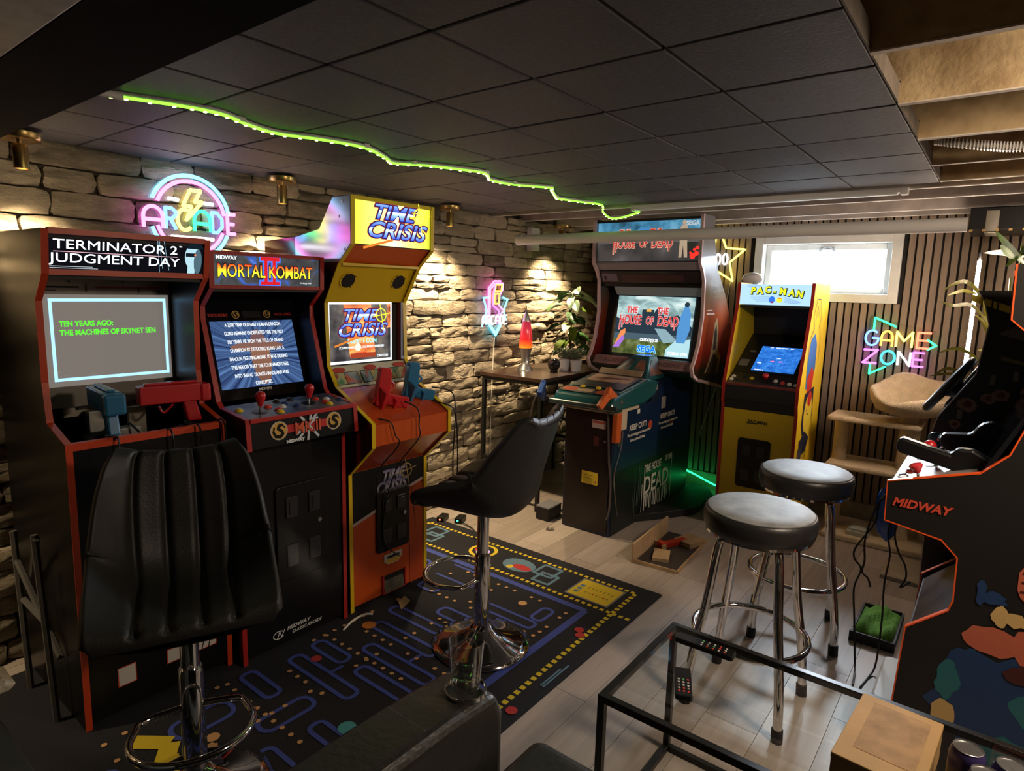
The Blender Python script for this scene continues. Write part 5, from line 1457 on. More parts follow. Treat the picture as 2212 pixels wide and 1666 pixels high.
for an in (90, 210, 330):
    sk.tube([wc @ Vector((0, 0, -0.02)), wc @ Vector((0.115 * math.cos(R_(an)), 0.115 * math.sin(R_(an)), 0))], 0.010, 8)
sk.lathe([(0.0, -0.05), (0.03, -0.05), (0.042, -0.02), (0.04, 0.005), (0, 0.01)], 20, 0, wc)
sk.build('hub', M_BLK, whl, smooth=True)
MB().tube([wc @ Vector((0, 0, -0.04)), (0.10, 0.03, 1.06)], 0.026, 12).build('steering_column', M_BLK, dc, smooth=True)
lp = [o for o in dc.children if o.name.startswith('side_panel')][1]
SM = Matrix(((0, 0, 1, W / 2 + 0.0006), (1, 0, 0, 0), (0, 1, 0, 0), (0, 0, 0, 1)))
pk = mat('faded_pink_print', (0.20, 0.13, 0.11), 0.5)
gy = mat('faded_grey_print', (0.15, 0.14, 0.12), 0.5)
its = [(rect(0.02 + i * 0.0, 0.02, 1.5, 1.5), pk) for i in range(0)]
for i, (u, w) in enumerate(((-0.06, 0.035), (-0.02, 0.02), (0.005, 0.012), (0.022, 0.035), (0.065, 0.07))):
    its.append(([(u, 1.50 - u * 0.35), (u + w, 1.50 - (u + w) * 0.35), (u + w, 1.475 - (u + w) * 0.35), (u, 1.475 - u * 0.35)], mat('yellow_print', (0.50, 0.38, 0.03), 0.45)))
its += [([(0.03, 1.38), (0.13, 1.44), (0.25, 1.42), (0.25, 1.36), (0.14, 1.35)], mat('grey_car_print', (0.10, 0.095, 0.09), 0.4)), ([(0.05, 1.30), (0.22, 1.26), (0.22, 1.25), (0.05, 1.285)], mat('olive_print', (0.16, 0.14, 0.03), 0.5))]
for (u, v, r) in ((0.03, 1.14, 0.022), (0.065, 1.155, 0.026), (-0.03, 1.11, 0.03), (0.15, 1.18, 0.03), (-0.06, 1.03, 0.02), (0.08, 1.03, 0.025)):
    its += [blob(u, v, r, pk, int(u * 1000), r * 0.9, 9, 0.2), blob(u, v, r * 0.45, mat('dark_red_print', (0.10, 0.02, 0.015), 0.5), 5, None, 8)]
for (u, v) in ((0.035, 1.21), (0.10, 1.23), (0.17, 1.24), (-0.05, 1.07)):
    its.append((rect(u - 0.008, u + 0.008, v - 0.018, v + 0.018), gy))
prints('side_print', SM, its, lp)

# black grip shaped controllers lying on the control panel of the right edge cabinet
tag(MB().prism([(-0.13, 0.0), (-0.145, 0.02), (-0.14, 0.045), (-0.13, 0.05), (0.0, 0.046), (0.012, 0.07), (0.05, 0.08), (0.10, 0.065), (0.14, 0.02), (0.13, 0.0)], -0.022, 0.022, 'x').build('toy_rifle', M_BLK, None, bevel=0.008), 'glossy black gun body lying along the pale control panel', 'toy gun')
o = bpy.data.objects['toy_rifle']
o.location = (2.32, 0.09, 0.985)
o.rotation_euler = (R_(-12), 0, R_(180))
g = thing('gun_mount', 'tall black twin handled controller standing behind the glossy black gun body', 'controller', (2.52, 0.02, 1.0))
MB().prism([(-0.08, 0), (-0.10, 0.02), (-0.10, 0.055), (-0.02, 0.065), (0.0, 0.10), (0.03, 0.115), (0.08, 0.08), (0.09, 0.0)], -0.03, 0.03, 'x', 0, Matrix.Rotation(PI, 4, 'Z')).build('body', M_BLK, g, bevel=0.01)
MB().tube([(-0.05, 0.102, 0.04), (0.05, 0.102, 0.04)], 0.006, 8).build('steel_rod', M_CHROME, g, smooth=True)
# ================================================================ furniture and small things
# ---- rug with a generic glowing maze print
rug = MB()
rug.prism(rrect(0.16, 2.79, 1.185, 2.80, 0.01), 0.0, 0.006, 'z')
rug = tag(rug.build('rug', mat('black_pile', (0.012, 0.012, 0.018), 0.95, var=0.4, scale=200, bump=0.4, bscale=400)), 'black rug printed with a blue maze, peach dots and yellow dashed borders', 'rug')
I = Matrix.Translation((0, 0, 0.0062))
blu, blu2 = mat('rug_blue', (0.045, 0.07, 0.32), 0.9), mat('rug_dark_blue', (0.03, 0.05, 0.22), 0.9)
pch, ylo, slt = mat('rug_peach', (0.55, 0.30, 0.13), 0.9), mat('rug_yellow', (0.62, 0.46, 0.02), 0.9), mat('rug_slate_blue', (0.10, 0.19, 0.27), 0.9)
rdr = mat('rug_red', (0.42, 0.03, 0.03), 0.9)
its = []
def outline(pts, m, w=0.018):
    its.extend([(s, m) for s in line2(pts, w, True)])
    its.extend([(arc(p[0], p[1], w / 2, 0, 360, 8), m) for p in pts])
def capsule(x0, x1, y0, y1, m=blu, w=0.017):
    r = min(x1 - x0, y1 - y0) / 2 * 0.8
    outline(rrect(x0, x1, y0, y1, r, 3), m, w)
def cells(line_pts, m, step=0.033, s=0.020):
    for A, B in zip(line_pts, line_pts[1:]):
        A, B = Vector(A), Vector(B)
        n = int((B - A).length / step)
        for i in range(n):
            p = A + (B - A) * (i + 0.5) / n
            its.append((rect(p.x - s / 2, p.x + s / 2, p.y - s / 2, p.y + s / 2), m))
cells([(2.71, 1.29), (2.71, 2.74)], ylo)
cells([(2.46, 1.19), (2.46, 2.74)], ylo)
cells([(2.46, 2.74), (2.71, 2.74)], ylo)
cells([(2.71, 1.29), (0.25, 1.25)], ylo, 0.036, 0.022)
its += [(rect(2.49, 2.69, 1.33, 1.575), mat('rug_grey', (0.16, 0.17, 0.17), 0.9)), (rect(2.50, 2.68, 1.34, 1.565), ylo)]
for i in range(7):
    its.append((rect(2.60 + (i % 2) * 0.006, 2.625, 1.365 + i * 0.022, 1.372 + i * 0.022), mat('rug_olive', (0.25, 0.2, 0.03), 0.9)))
    its.append((arc(2.56, 1.37 + i * 0.02, 0.007, 0, 360, 6), (mat('rug_olive'), rdr, mat('rug_olive'))[i % 3]))
for i in range(3):
    its.append((rect(2.53 + i * 0.035, 2.555 + i * 0.035, 1.525, 1.55), slt))
for cy in (1.68, 2.52):
    outline([(2.50, cy), (2.50, cy + 0.10), (2.60, cy + 0.10), (2.60, cy)], slt)
    outline([(2.57, cy + 0.03), (2.57, cy + 0.14), (2.68, cy + 0.14), (2.68, cy + 0.03)], slt)
# plain cloud, ring and splash in place of the printed characters
its += [(arc(2.585, 1.93, 0.075, 0, 360, 14, 0.10), slt), (arc(2.57, 1.90, 0.03, 0, 360, 12, 0.06), rdr), (arc(2.54, 1.96, 0.02, 0, 360, 10), ylo)]
outline(arc(2.60, 2.20, 0.075, 0, 360, 20)[:-1], ylo, 0.02)
its.append((arc(2.60, 2.22, 0.035, 0, 360, 12), rdr))
# maze: heavy frame, bars and dots
for s in line2([(2.40, 2.70), (2.40, 1.395), (0.55, 1.395)], 0.035):
    its.append((s, blu))
for s in line2([(2.36, 2.20), (2.36, 1.96), (2.22, 1.96), (2.22, 2.20)], 0.016):
    its.append((s, blu))
bars = [(2.18, 2.30, 1.50, 1.56), (2.10, 2.16, 1.50, 1.80), (1.93, 2.03, 1.50, 1.56), (1.93, 2.0, 1.64, 1.92), (2.10, 2.30, 1.88, 1.90), (1.70, 1.86, 1.56, 1.62), (1.66, 1.72, 1.68, 2.05), (1.80, 1.86, 1.78, 2.10), (1.40, 1.46, 1.46, 1.84), (1.52, 1.58, 1.56, 1.94), (1.28, 1.34, 1.72, 2.10), (1.40, 1.46, 1.92, 2.12), (1.10, 1.16, 1.46, 1.70), (1.0, 1.2, 1.78, 1.86), (0.92, 0.98, 1.50, 1.72), (1.10, 1.16, 1.94, 2.14), (0.80, 1.0, 1.96, 2.06), (0.68, 0.74, 1.50, 1.86), (0.55, 0.62, 1.60, 2.0), (2.06, 2.12, 2.06, 2.18), (1.95, 2.1, 2.24, 2.5), (2.2, 2.3, 2.3, 2.55), (0.3, 0.36, 1.5, 2.0), (0.42, 0.48, 1.46, 1.7)]
for q in bars:
    if q[3] - q[2] > 0.03:
        capsule(*q)
tees = [[(1.94, 1.66), (1.86, 1.66)], [(1.58, 1.72), (1.66, 1.72)], [(1.34, 1.9), (1.40, 1.9)]]
for t_ in tees:
    its += [(s, blu) for s in line2(t_, 0.016)]
for lx in (2.335, 2.065, 1.895, 1.62, 1.49, 1.245, 1.05, 0.86, 0.64):
    for k in range(20):
        y = 1.455 + k * 0.052
        if rr.random() < 0.62 and y < 2.15:
            its.append((arc(lx, y, 0.0095, 0, 360, 8), pch))
for ly in (1.45, 1.86, 2.14):
    for k in range(34):
        x = 0.6 + k * 0.052
        if rr.random() < 0.55:
            its.append((arc(x, ly, 0.0095, 0, 360, 8), pch))
for (x, y) in ((2.26, 1.66), (1.0, 1.44), (0.88, 1.90)):
    its.append((arc(x, y, 0.022, 0, 360, 12), pch))
for (x, y, m) in ((1.735, 1.66, ylo), (1.66, 2.06, mat('rug_orange', (0.5, 0.16, 0.02), 0.9)), (1.36, 2.02, rdr), (1.19, 1.60, mat('rug_cyan', (0.06, 0.3, 0.32), 0.9)), (1.12, 1.40, mat('rug_pink', (0.5, 0.16, 0.22), 0.9)), (2.20, 1.30, rdr), (2.235, 1.325, rdr), (1.62, 1.225, rdr)):
    its.append((arc(x, y, 0.032 if m is not rdr else 0.022, 0, 360, 12), m))
for k in range(2):
    its.append((seg((1.98 - k * 0.04, 1.215 + k * 0.012), (1.80, 1.215 + k * 0.012), 0.008), slt))
for (a_, b_, m) in (((0.62, 1.75), (0.78, 1.98), ylo), ((0.78, 1.98), (0.70, 2.08), ylo), ((0.48, 1.86), (0.64, 1.80), ylo)):
    its.append((seg(a_, b_, 0.06), m))
stuff(prints('maze_print', I, its, rug))

# ---- bucket bar chairs
M_LEATHER = mat('black_leatherette', (0.02, 0.019, 0.0185), 0.5, bump=0.12, bscale=180, spec=0.4)
def bar_chair(label, loc, rot, dz=0.0):
    t = thing('bar_chair', label, 'chair', loc, rot, 'black bucket bar chairs')
    C = [(-0.215, 0.648), (-0.212, 0.672), (-0.185, 0.690), (-0.09, 0.684), (0.02, 0.672), (0.10, 0.676), (0.155, 0.71), (0.188, 0.77), (0.21, 0.85), (0.23, 0.92), (0.247, 0.985), (0.258, 1.012), (0.275, 1.018)]
    HW = [0.20, 0.212, 0.218, 0.222, 0.225, 0.226, 0.225, 0.222, 0.214, 0.203, 0.186, 0.168, 0.15]
    LF = [0.0, 0.004, 0.022, 0.07, 0.115, 0.145, 0.15, 0.128, 0.10, 0.072, 0.046, 0.03, 0.02]
    cs = smooth_path([(a, b + dz, 0) for a, b in C], 4)
    hs = [p.x for p in smooth_path([(a, 0, 0) for a in HW], 4)]
    ls = [p.x for p in smooth_path([(a, 0, 0) for a in LF], 4)]
    n = len(cs)
    NU = 72
    def surf(i, u, off):
        a, b = cs[max(0, i - 1)], cs[min(n - 1, i + 1)]
        d = Vector((b.x - a.x, b.y - a.y)).normalized()
        nr = Vector((-d.y, d.x))          # into the sitter
        s = i / (n - 1)
        lift = ls[i] * abs(u) ** 2.6
        g = 0.0
        if off == 0.0 and s > 0.10:
            for uc in (-0.62, -0.21, 0.21, 0.62):
                k = uc * (0.85 + 0.25 * min(1, max(0, (s - 0.4) / 0.6)))
                g = min(g, -0.019 * math.exp(-((u - k) / 0.045) ** 2))
            if s > 0.95:
                g *= 0.3
        q = lift + g - off
        edge = 1.0
        return (u * hs[i] * (1.0 + (0.05 if off else 0.0)), cs[i].x + nr.x * q, cs[i].y + nr.y * q)
    vs, fs = [], []
    us = [-1 + 2 * j / NU for j in range(NU + 1)]
    W1 = NU + 1
    for off in (0.0, 0.042):
        for i in range(n):
            for u in us:
                o_ = off
                if off:
                    sv = i / (n - 1)
                    th = 0.078 - 0.036 * min(1, max(0, (sv - 0.45) / 0.15)) - 0.03 * max(0, 1 - sv / 0.12)
                    o_ = th * (1 - 0.5 * abs(u) ** 4)
                vs.append(surf(i, u, o_))
    b0 = n * W1
    for i in range(n - 1):
        for j in range(NU):
            a = i * W1 + j
            fs.append((a, a + 1, a + 1 + W1, a + W1))
            fs.append((b0 + a, b0 + a + W1, b0 + a + 1 + W1, b0 + a + 1))
    rim = [j for j in range(W1)] + [i * W1 + NU for i in range(1, n)] + [(n - 1) * W1 + j for j in range(NU - 1, -1, -1)] + [i * W1 for i in range(n - 2, 0, -1)]
    for k in range(len(rim)):
        a, b = rim[k], rim[(k + 1) % len(rim)]
        fs.append((a, b0 + a, b0 + b, b))
    MB().mesh(vs, fs).build('seat_shell', M_LEATHER, t, smooth='all', subsurf=0)
    MB().lathe([(0.0, 0.60 + dz), (0.07, 0.602 + dz), (0.10, 0.625 + dz), (0.11, 0.645 + dz), (0, 0.65 + dz)], 20).build('swivel_plate', M_BLK, t, smooth=True)
    MB().lathe([(0.0245, 0.30), (0.0245, 0.62)], 20).build('gas_lift', M_CHROME, t, smooth=True)
    MB().lathe([(0.0, 0.06), (0.0325, 0.06), (0.0325, 0.40), (0.029, 0.415), (0.0, 0.415)], 24).build('pole', M_CHROME, t, smooth=True)
    MB().lathe([(0.205, 0.006), (0.205, 0.012), (0.17, 0.022), (0.10, 0.045), (0.055, 0.075), (0.036, 0.10), (0.0, 0.10)], 48).build('base', M_CHROME, t, smooth='all')
    ring = [(0.025, -0.02, 0.30)] + [(0.155 * math.sin(R_(a)), -0.155 - 0.11 * -math.cos(R_(a)) * -1 - 0.0, 0.30) for a in range(20, 341, 20)] + [(-0.025, -0.02, 0.30)]
    ring = [(0.028, -0.01, 0.30), (0.12, -0.03, 0.30)] + [(0.15 * math.cos(R_(a)), -0.12 + 0.13 * math.sin(R_(a)), 0.30) for a in range(20, -201, -20)] + [(-0.12, -0.03, 0.30), (-0.028, -0.01, 0.30)]
    MB().tube(smooth_path(ring, 3), 0.010, 10).build('foot_ring', M_CHROME, t, smooth=True)
    return t
bar_chair('black channel-backed bar chair in front of the leftmost cabinet, facing the viewer', (0.735, 1.70, 0.006), R_(246 + 90), -0.035)
bar_chair('black bar chair on the maze rug facing the orange fronted cabinet, seen from behind', (1.87, 1.585, 0.006), R_(103 + 90))

# ---- round chrome stools
M_SEATTOP = mat('worn_grey_vinyl_top', (0.27, 0.28, 0.285), 0.6, var=0.4, scale=11, coat=0.0, spec=0.3, bump=0.05, bscale=30)
def stool(label, loc, rot):
    t = thing('bar_stool', label, 'stool', loc, rot, 'round chrome bar stools')
    MB().lathe([(0.0, 0.662), (0.178, 0.662), (0.186, 0.668), (0.192, 0.69), (0.193, 0.72), (0.188, 0.738), (0.182, 0.742)], 48).build('seat_band', mat('black_vinyl', (0.02, 0.019, 0.02), 0.38, bump=0.05), t, smooth='all')
    MB().lathe([(0.1835, 0.741), (0.178, 0.746), (0.12, 0.751), (0.05, 0.7525), (0, 0.753)], 48).build('seat_top', M_SEATTOP, t, smooth='all')
    MB().lathe([(0.178, 0.655), (0.181, 0.655), (0.181, 0.664), (0.178, 0.664)], 40, cap=False).build('seat_ring', M_CHROME, t, smooth=True)
    for q in range(4):
        a = PI / 4 + q * PI / 2
        def pt(r, z):
            return (r * math.cos(a), r * math.sin(a), z)
        path = smooth_path([pt(0.02, 0.655), pt(0.10, 0.652), pt(0.135, 0.635), pt(0.15, 0.59), pt(0.175, 0.40), pt(0.20, 0.27), pt(0.222, 0.14), pt(0.231, 0.02)], 5)
        lg = MB().tube(path, 0.0158, 14).build('leg', M_CHROME, t, smooth=True)
        MB().tube([pt(0.2285, 0.045), pt(0.2315, 0.0)], 0.0195, 14).build('rubber_foot', M_BLACK, lg, smooth=True)
    MB().tube([(0.196 * math.cos(2 * PI * i / 48), 0.196 * math.sin(2 * PI * i / 48), 0.27) for i in range(48)], 0.0125, 10, True).build('foot_ring', M_CHROME, t, smooth=True)
    return t
stool('round black chrome bar stool behind the glass table, nearer of two', (2.247, 0.607, 0), 0)
stool('round black chrome bar stool before the yellow cabinet, farther of two', (2.90, 0.605, 0), R_(14))

# ---- glass coffee table and the things on it
M_FR = mat('black_steel_tube', (0.018, 0.018, 0.018), 0.35, 0.3, var=0.3, scale=30)
t = thing('coffee_table', 'low glass coffee table with thin black square steel frame', 'table', (1.58, 0.19, 0))
a0, a1, b0, b1, s = -0.24, 0.24, -0.55, 0.54, 0.02
for (x0, x1, y0, y1) in ((a0, a0 + s, b0, b1), (a1 - s, a1, b0, b1), (a0 + s, a1 - s, b0, b0 + s), (a0 + s, a1 - s, b1 - s, b1)):
    MB().box(x0, x1, y0, y1, 0.428, 0.448).build('top_rail', M_FR, t, bevel=0.0015)
    MB().box(x0, x1, y0, y1, 0.0, 0.02).build('floor_rail', M_FR, t, bevel=0.0015)
for x0 in (a0, a1 - s):
    for y0 in (b0, b1 - s):
        MB().box(x0, x0 + s, y0, y0 + s, 0.02, 0.428).build('leg', M_FR, t, bevel=0.0015)
MB().box(a0 + s + 0.001, a1 - s - 0.001, b0 + s + 0.001, b1 - s - 0.001, 0.440, 0.446).build('glass_top', glass('table_glass', (0.93, 0.95, 0.94), 0.9, 0.0, 1.0), t)
def remote(label, loc, rot, L, w_, dots):
    t = thing('remote_control', label, 'remote', loc, rot, 'remotes on the glass table')
    MB().prism(rrect(-L / 2, L / 2, -w_ / 2, w_ / 2, 0.008), 0, 0.016, 'z').build('body', M_BLK, t, bevel=0.003)
    q = random.Random(dots)
    for i in range(5):
        for j in range(3):
            MB().lathe([(0.0035, 0.016), (0.003, 0.0175), (0, 0.018)], 8, 0, Matrix.Translation((-L * 0.05 + i * L * 0.1, (j - 1) * w_ * 0.27, 0))).build('key', q.choice([mat('key_grey', (0.3, 0.3, 0.3), 0.5), mat('key_white', (0.6, 0.6, 0.6), 0.5), mat('key_green', (0.1, 0.4, 0.12), 0.5), mat('key_red', (0.6, 0.06, 0.04), 0.5)]), t)
remote('long black remote lying along the far edge of the glass table', (1.735, 0.592, 0.4466), R_(-88), 0.175, 0.042, 3)
remote('short black remote on the glass table near its left back leg', (1.52, 0.57, 0.4466), R_(205), 0.13, 0.045, 8)
t = thing('cardboard_box', 'closed brown cardboard box on the glass table', 'box', (1.53, 0.095, 0.4466), R_(-4))
M_CARD = mat('brown_card', (0.42, 0.25, 0.09), 0.75, var=0.18, scale=5, bump=0.06)
MB().box(-0.15, 0.125, -0.085, 0.08, 0, 0.085).build('carton', M_CARD, t, bevel=0.002)
MB().box(-0.1508, 0.1258, -0.0858, 0.0808, 0.075, 0.0885).build('lid', M_CARD, t, bevel=0.002)
prints('faded_print', Matrix.Translation((0, 0, 0.0886)), [(rect(-0.10, 0.10, -0.065, 0.05), mat('card_print', (0.34, 0.20, 0.085), 0.8, var=0.35, scale=20))], t)
def can(label, loc, rot):
    t = thing('drink_can', label, 'can', loc, rot, 'drink cans on the glass table')
    MB().lathe([(0.0, 0.002), (0.024, 0.0), (0.028, 0.008), (0.033, 0.016), (0.033, 0.105), (0.030, 0.116), (0.027, 0.122)], 32, cap=False).build('can_body', grad('violet_can', ((0.0, (0.10, 0.09, 0.09)), (0.55, (0.2, 0.18, 0.16)), (0.7, (0.05, 0.035, 0.14)), (1.0, (0.06, 0.04, 0.16))), 2, 0, 0.25), t, smooth=True)
    MB().lathe([(0.0265, 0.121), (0.0275, 0.124), (0.0262, 0.1245), (0.0245, 0.119), (0, 0.1185)], 32).build('lid', M_STEEL, t, smooth=True)
    MB().prism([(0.02, -0.006), (0.02, 0.006), (0.008, 0.009), (0.004, 0.0), (0.008, -0.009)], 0.1188, 0.1196, 'z').build('opening', M_BLACK, t)
    MB().prism(rrect(-0.018, 0.004, -0.007, 0.007, 0.006), 0.12, 0.1215, 'z').build('pull_tab', M_STEEL, t)
can('violet and silver drink can right of the cardboard box, back left of three', (1.535, -0.045, 0.4466), R_(20))
can('violet and silver drink can at the right picture edge, right of three', (1.53, -0.118, 0.4466), R_(50))
can('violet and silver drink can at the bottom edge, front of three', (1.468, -0.078, 0.4466), R_(-20))

# ---- recliner arm with cup holder, seat cushion; armchair arm at the far left
M_SOFA = mat('black_sofa_leather', (0.022, 0.020, 0.017), 0.36, bump=0.10, bscale=60, var=0.2, scale=8)
t = thing('recliner_sofa', 'black leather sofa with a console arm, bottom centre foreground', 'sofa', (0, 0, 0))
arm = MB().prism([(-0.35, 0.05), (0.985, 0.05), (1.03, 0.14), (1.03, 0.545), (1.005, 0.60), (0.86, 0.612), (-0.35, 0.625)], 0.795, 0.955, 'y').build('console_arm', M_SOFA, t, bevel=0.026)
arm.modifiers['bevel'].segments = 4
MB().prism([(-0.3, 0.618), (0.80, 0.610), (0.80, 0.622), (-0.3, 0.634)], 0.815, 0.935, 'y').build('arm_pad', M_SOFA, arm, bevel=0.006)
MB().lathe([(0.044, 0.606), (0.048, 0.606), (0.048, 0.616), (0.044, 0.616)], 32, 0, None, (0.955, 0.853), cap=False).build('cup_holder_ring', M_CHROME, arm, smooth=True)
for i, (y0, y1) in enumerate(((0.215, 0.785), (-0.37, 0.205))):
    c = MB().prism([(-0.05, 0.16), (1.10, 0.16), (1.165, 0.20), (1.165, 0.38), (1.13, 0.425), (-0.05, 0.445)], y0, y1, 'y').build('seat_cushion', M_SOFA, t, bevel=0.03)
    c.modifiers['bevel'].segments = 4
MB().box(-0.35, 1.08, -0.37, 0.785, 0.05, 0.165).build('base', M_BLACK, t, bevel=0.01)
MB().prism([(-0.34, 0.40), (-0.06, 0.44), (-0.20, 1.0), (-0.42, 1.0)], -0.37, 0.79, 'y').build('back_cushion', M_SOFA, t, bevel=0.03)
for (x0, y0) in ((-0.3, -0.3), (1.0, -0.3), (-0.3, 0.85), (0.95, 0.85)):
    MB().lathe([(0.0, 0), (0.02, 0), (0.024, 0.055), (0, 0.055)], 12, 0, None, (x0, y0)).build('foot', M_BLACK, t)
t = thing('tumbler', 'clear glass tumbler standing in the cup holder', 'glass', (0.955, 0.853, 0.6165))
MB().lathe([(0.0, 0.0), (0.030, 0.0), (0.033, 0.01), (0.041, 0.115), (0.0385, 0.115), (0.031, 0.016), (0.0, 0.013)], 40).build('glass_body', glass('tumbler_glass', (0.86, 0.87, 0.86), 1.0, 0.03, 1.0, 0.20), t, smooth=True)
MB().tube([(0.0398 * math.cos(2 * PI * i / 40), 0.0398 * math.sin(2 * PI * i / 40), 0.115) for i in range(40)], 0.0013, 6, True).build('rim', glass('rim_glass', (0.8, 0.82, 0.8), 1.0, 0.05, 1.0, 0.25), t, smooth=True)
t = thing('armchair', 'olive black armchair, only one arm in view at the bottom left', 'armchair', (0, 0, 0))
m_oliv = mat('olive_black_leather', (0.035, 0.035, 0.026), 0.45, var=0.25, scale=6, bump=0.08)
c = MB().prism([(-0.5, 0.08), (0.27, 0.08), (0.305, 0.14), (0.305, 0.54), (0.27, 0.595), (-0.5, 0.61)], 1.24, 1.64, 'y').build('arm', m_oliv, t, bevel=0.03)
MB().prism([(-0.52, 0.14), (0.22, 0.14), (0.25, 0.40), (-0.52, 0.42)], 1.645, 2.15, 'y').build('seat_cushion', m_oliv, t, bevel=0.03)
MB().box(-0.58, 0.2, 1.25, 2.16, 0.03, 0.135).build('base', M_BLACK, t, bevel=0.01)
MB().prism([(-0.75, 0.14), (-0.53, 0.14), (-0.60, 0.95), (-0.78, 0.95)], 1.25, 2.15, 'y').build('back', m_oliv, t, bevel=0.03)
tag(MB().prism([(0.10, 0.0), (0.315, 0.0), (0.33, 0.012), (0.31, 0.022), (0.10, 0.02)], 0, 0.10, 'y').build('folded_cloth', mat('cream_fleece', (0.5, 0.44, 0.32), 0.95, bump=0.3, bscale=90), None, bevel=0.006), 'small cream cloth folded over the olive armchair arm', 'cloth').location = (0.0, 1.60, 0.612)

# ---- side table with lamp, ball, pots and plants
t = thing('side_table', 'tall narrow table with dark wood top and black steel legs in the corner', 'table', (3.80, 2.60, 0))
MB().box(-0.48, 0.48, -0.265, 0.27, 0.89, 0.915).build('table_top', mat('dark_walnut_top', (0.045, 0.022, 0.014), 0.3, var=0.4, scale=6, coat=0.2), t, bevel=0.002)
for x0 in (-0.47, 0.445):
    for y0 in (-0.255, 0.235):
        MB().box(x0, x0 + 0.025, y0, y0 + 0.025, 0, 0.89).build('leg', M_FR, t, bevel=0.0015)
    MB().box(x0, x0 + 0.025, -0.23, 0.235, 0.865, 0.89).build('end_rail', M_FR, t)
    MB().box(x0, x0 + 0.025, -0.23, 0.235, 0.29, 0.315).build('foot_rail', M_FR, t)
for y0 in (-0.255, 0.235):
    MB().box(-0.445, 0.445, y0, y0 + 0.025, 0.865, 0.89).build('long_rail', M_FR, t)
t = thing('floor_box', 'low black box with a grey lid between the side table and the dark blue pedestal', 'box', (3.30, 2.235, 0))
MB().box(-0.07, 0.08, -0.05, 0.05, 0.0, 0.085).build('box_body', M_BLACK, t, bevel=0.003)
MB().box(-0.072, 0.082, -0.052, 0.052, 0.085, 0.095).build('lid', mat('grey_lid', (0.18, 0.18, 0.2), 0.4), t, bevel=0.002)
t = thing('lava_lamp', 'red lava lamp with silver base and cap on the corner table', 'lamp', (3.61, 2.69, 0.915))
MB().lathe([(0, 0), (0.058, 0), (0.055, 0.014), (0.033, 0.045), (0.028, 0.075), (0.034, 0.12), (0.047, 0.165), (0.0, 0.165)], 32).build('base', M_STEEL, t, smooth=True)
MB().lathe([(0.047, 0.165), (0.0485, 0.19), (0.043, 0.26), (0.032, 0.345), (0.027, 0.362)], 32).build('bottle', grad('red_lava', ((0.0, (1.0, 0.30, 0.02)), (0.12, (1.0, 0.13, 0.02)), (0.3, (0.62, 0.02, 0.02)), (1.0, (0.42, 0.03, 0.07))), 2, 0.55, 0.1), t, smooth=True)
MB().lathe([(0.029, 0.355), (0.027, 0.368), (0.006, 0.43), (0, 0.432)], 32).build('cap', M_STEEL, t, smooth=True)
t = thing('black_ball', 'glossy black ball on the dark wood table top', 'ball', (3.70, 2.50, 0.915))
MB().ball((0, 0, 0.054), 0.046, 28).build('sphere', mat('gloss_black', (0.008, 0.008, 0.01), 0.06, coat=0.6), t, smooth=True)
MB().lathe([(0.026, 0), (0.03, 0.006), (0.022, 0.016), (0.02, 0.012)], 24).build('ring_foot', M_BLK, t, smooth=True)
M_LEAF = mat('deep_green_leaf', (0.025, 0.085, 0.015), 0.4, var=0.5, scale=12)
M_LEAF2 = mat('grey_green_leaf', (0.16, 0.20, 0.14), 0.55, var=0.4, scale=30)
def leaf(mb, p, d, L, w, sag=0.3, n=5, mi=0, roll=0.0, heart=False):
    d = Vector(d).normalized()
    s = d.cross(Vector((0, 0, 1)))
    if s.length < 1e-3:
        s = Vector((1, 0, 0))
    s = (Matrix.Rotation(roll, 3, d) @ s.normalized())
    rows = []
    for i in range(n + 1):
        k = i / n
        c = Vector(p) + d * (L * k) + Vector((0, 0, -sag * L * k * k))
        hw = w * (math.sin(PI * min(1, (k * 0.85 + 0.15))) ** (0.6 if heart else 0.9)) * (1 - 0.25 * k if heart else 1)
        if i == n:
            hw = 0.0005
        up = s.cross(d) * (0.12 * hw)
        rows.append((c - s * hw + up, c, c + s * hw + up))
    vs = [q for r in rows for q in r]
    fs = []
    for i in range(n):
        a = 3 * i
        fs += [(a, a + 1, a + 4, a + 3), (a + 1, a + 2, a + 5, a + 4)]
    mb.mesh(vs, fs, mi)
rl = random.Random(21)
for i, (px_, py_, lab) in enumerate(((3.83, 2.50, 'left'), (3.86, 2.415, 'right'))):
    t = thing('potted_herb', 'small white pot of grey-green herbs on the dark table, %s of two' % lab, 'potted plant', (px_, py_, 0.915), 0, 'herb pots on the corner table')
    MB().lathe([(0, 0), (0.034, 0), (0.044, 0.08), (0.041, 0.08), (0.038, 0.068), (0, 0.068)], 28).build('pot', mat('white_pot', (0.62, 0.6, 0.66), 0.4), t, smooth=True)
    for k in range(3):
        mb = MB()
        for q in range(70):
            an, r = rl.uniform(0, 2 * PI), rl.uniform(0, 0.034)
            h = rl.uniform(0.02, 0.085)
            p = (r * math.cos(an) * (1 + h * 13), r * math.sin(an) * (1 + h * 13), 0.07 + h)
            leaf(mb, p, (math.cos(an) * 0.6, math.sin(an) * 0.6, rl.uniform(0.1, 1)), rl.uniform(0.018, 0.032), 0.006, 0.1, 2, 0, rl.uniform(-1, 1))
        stuff(mb.build('foliage', M_LEAF2, t, fix=False))
t = thing('climbing_plant', 'tall leafy green plant in a grey pot at the right end of the corner table', 'potted plant', (4.10, 2.62, 0.915))
MB().lathe([(0, 0), (0.055, 0), (0.068, 0.11), (0.063, 0.11), (0.06, 0.095), (0, 0.095)], 28).build('pot', mat('grey_pot', (0.16, 0.14, 0.12), 0.6, var=0.2), t, smooth=True)
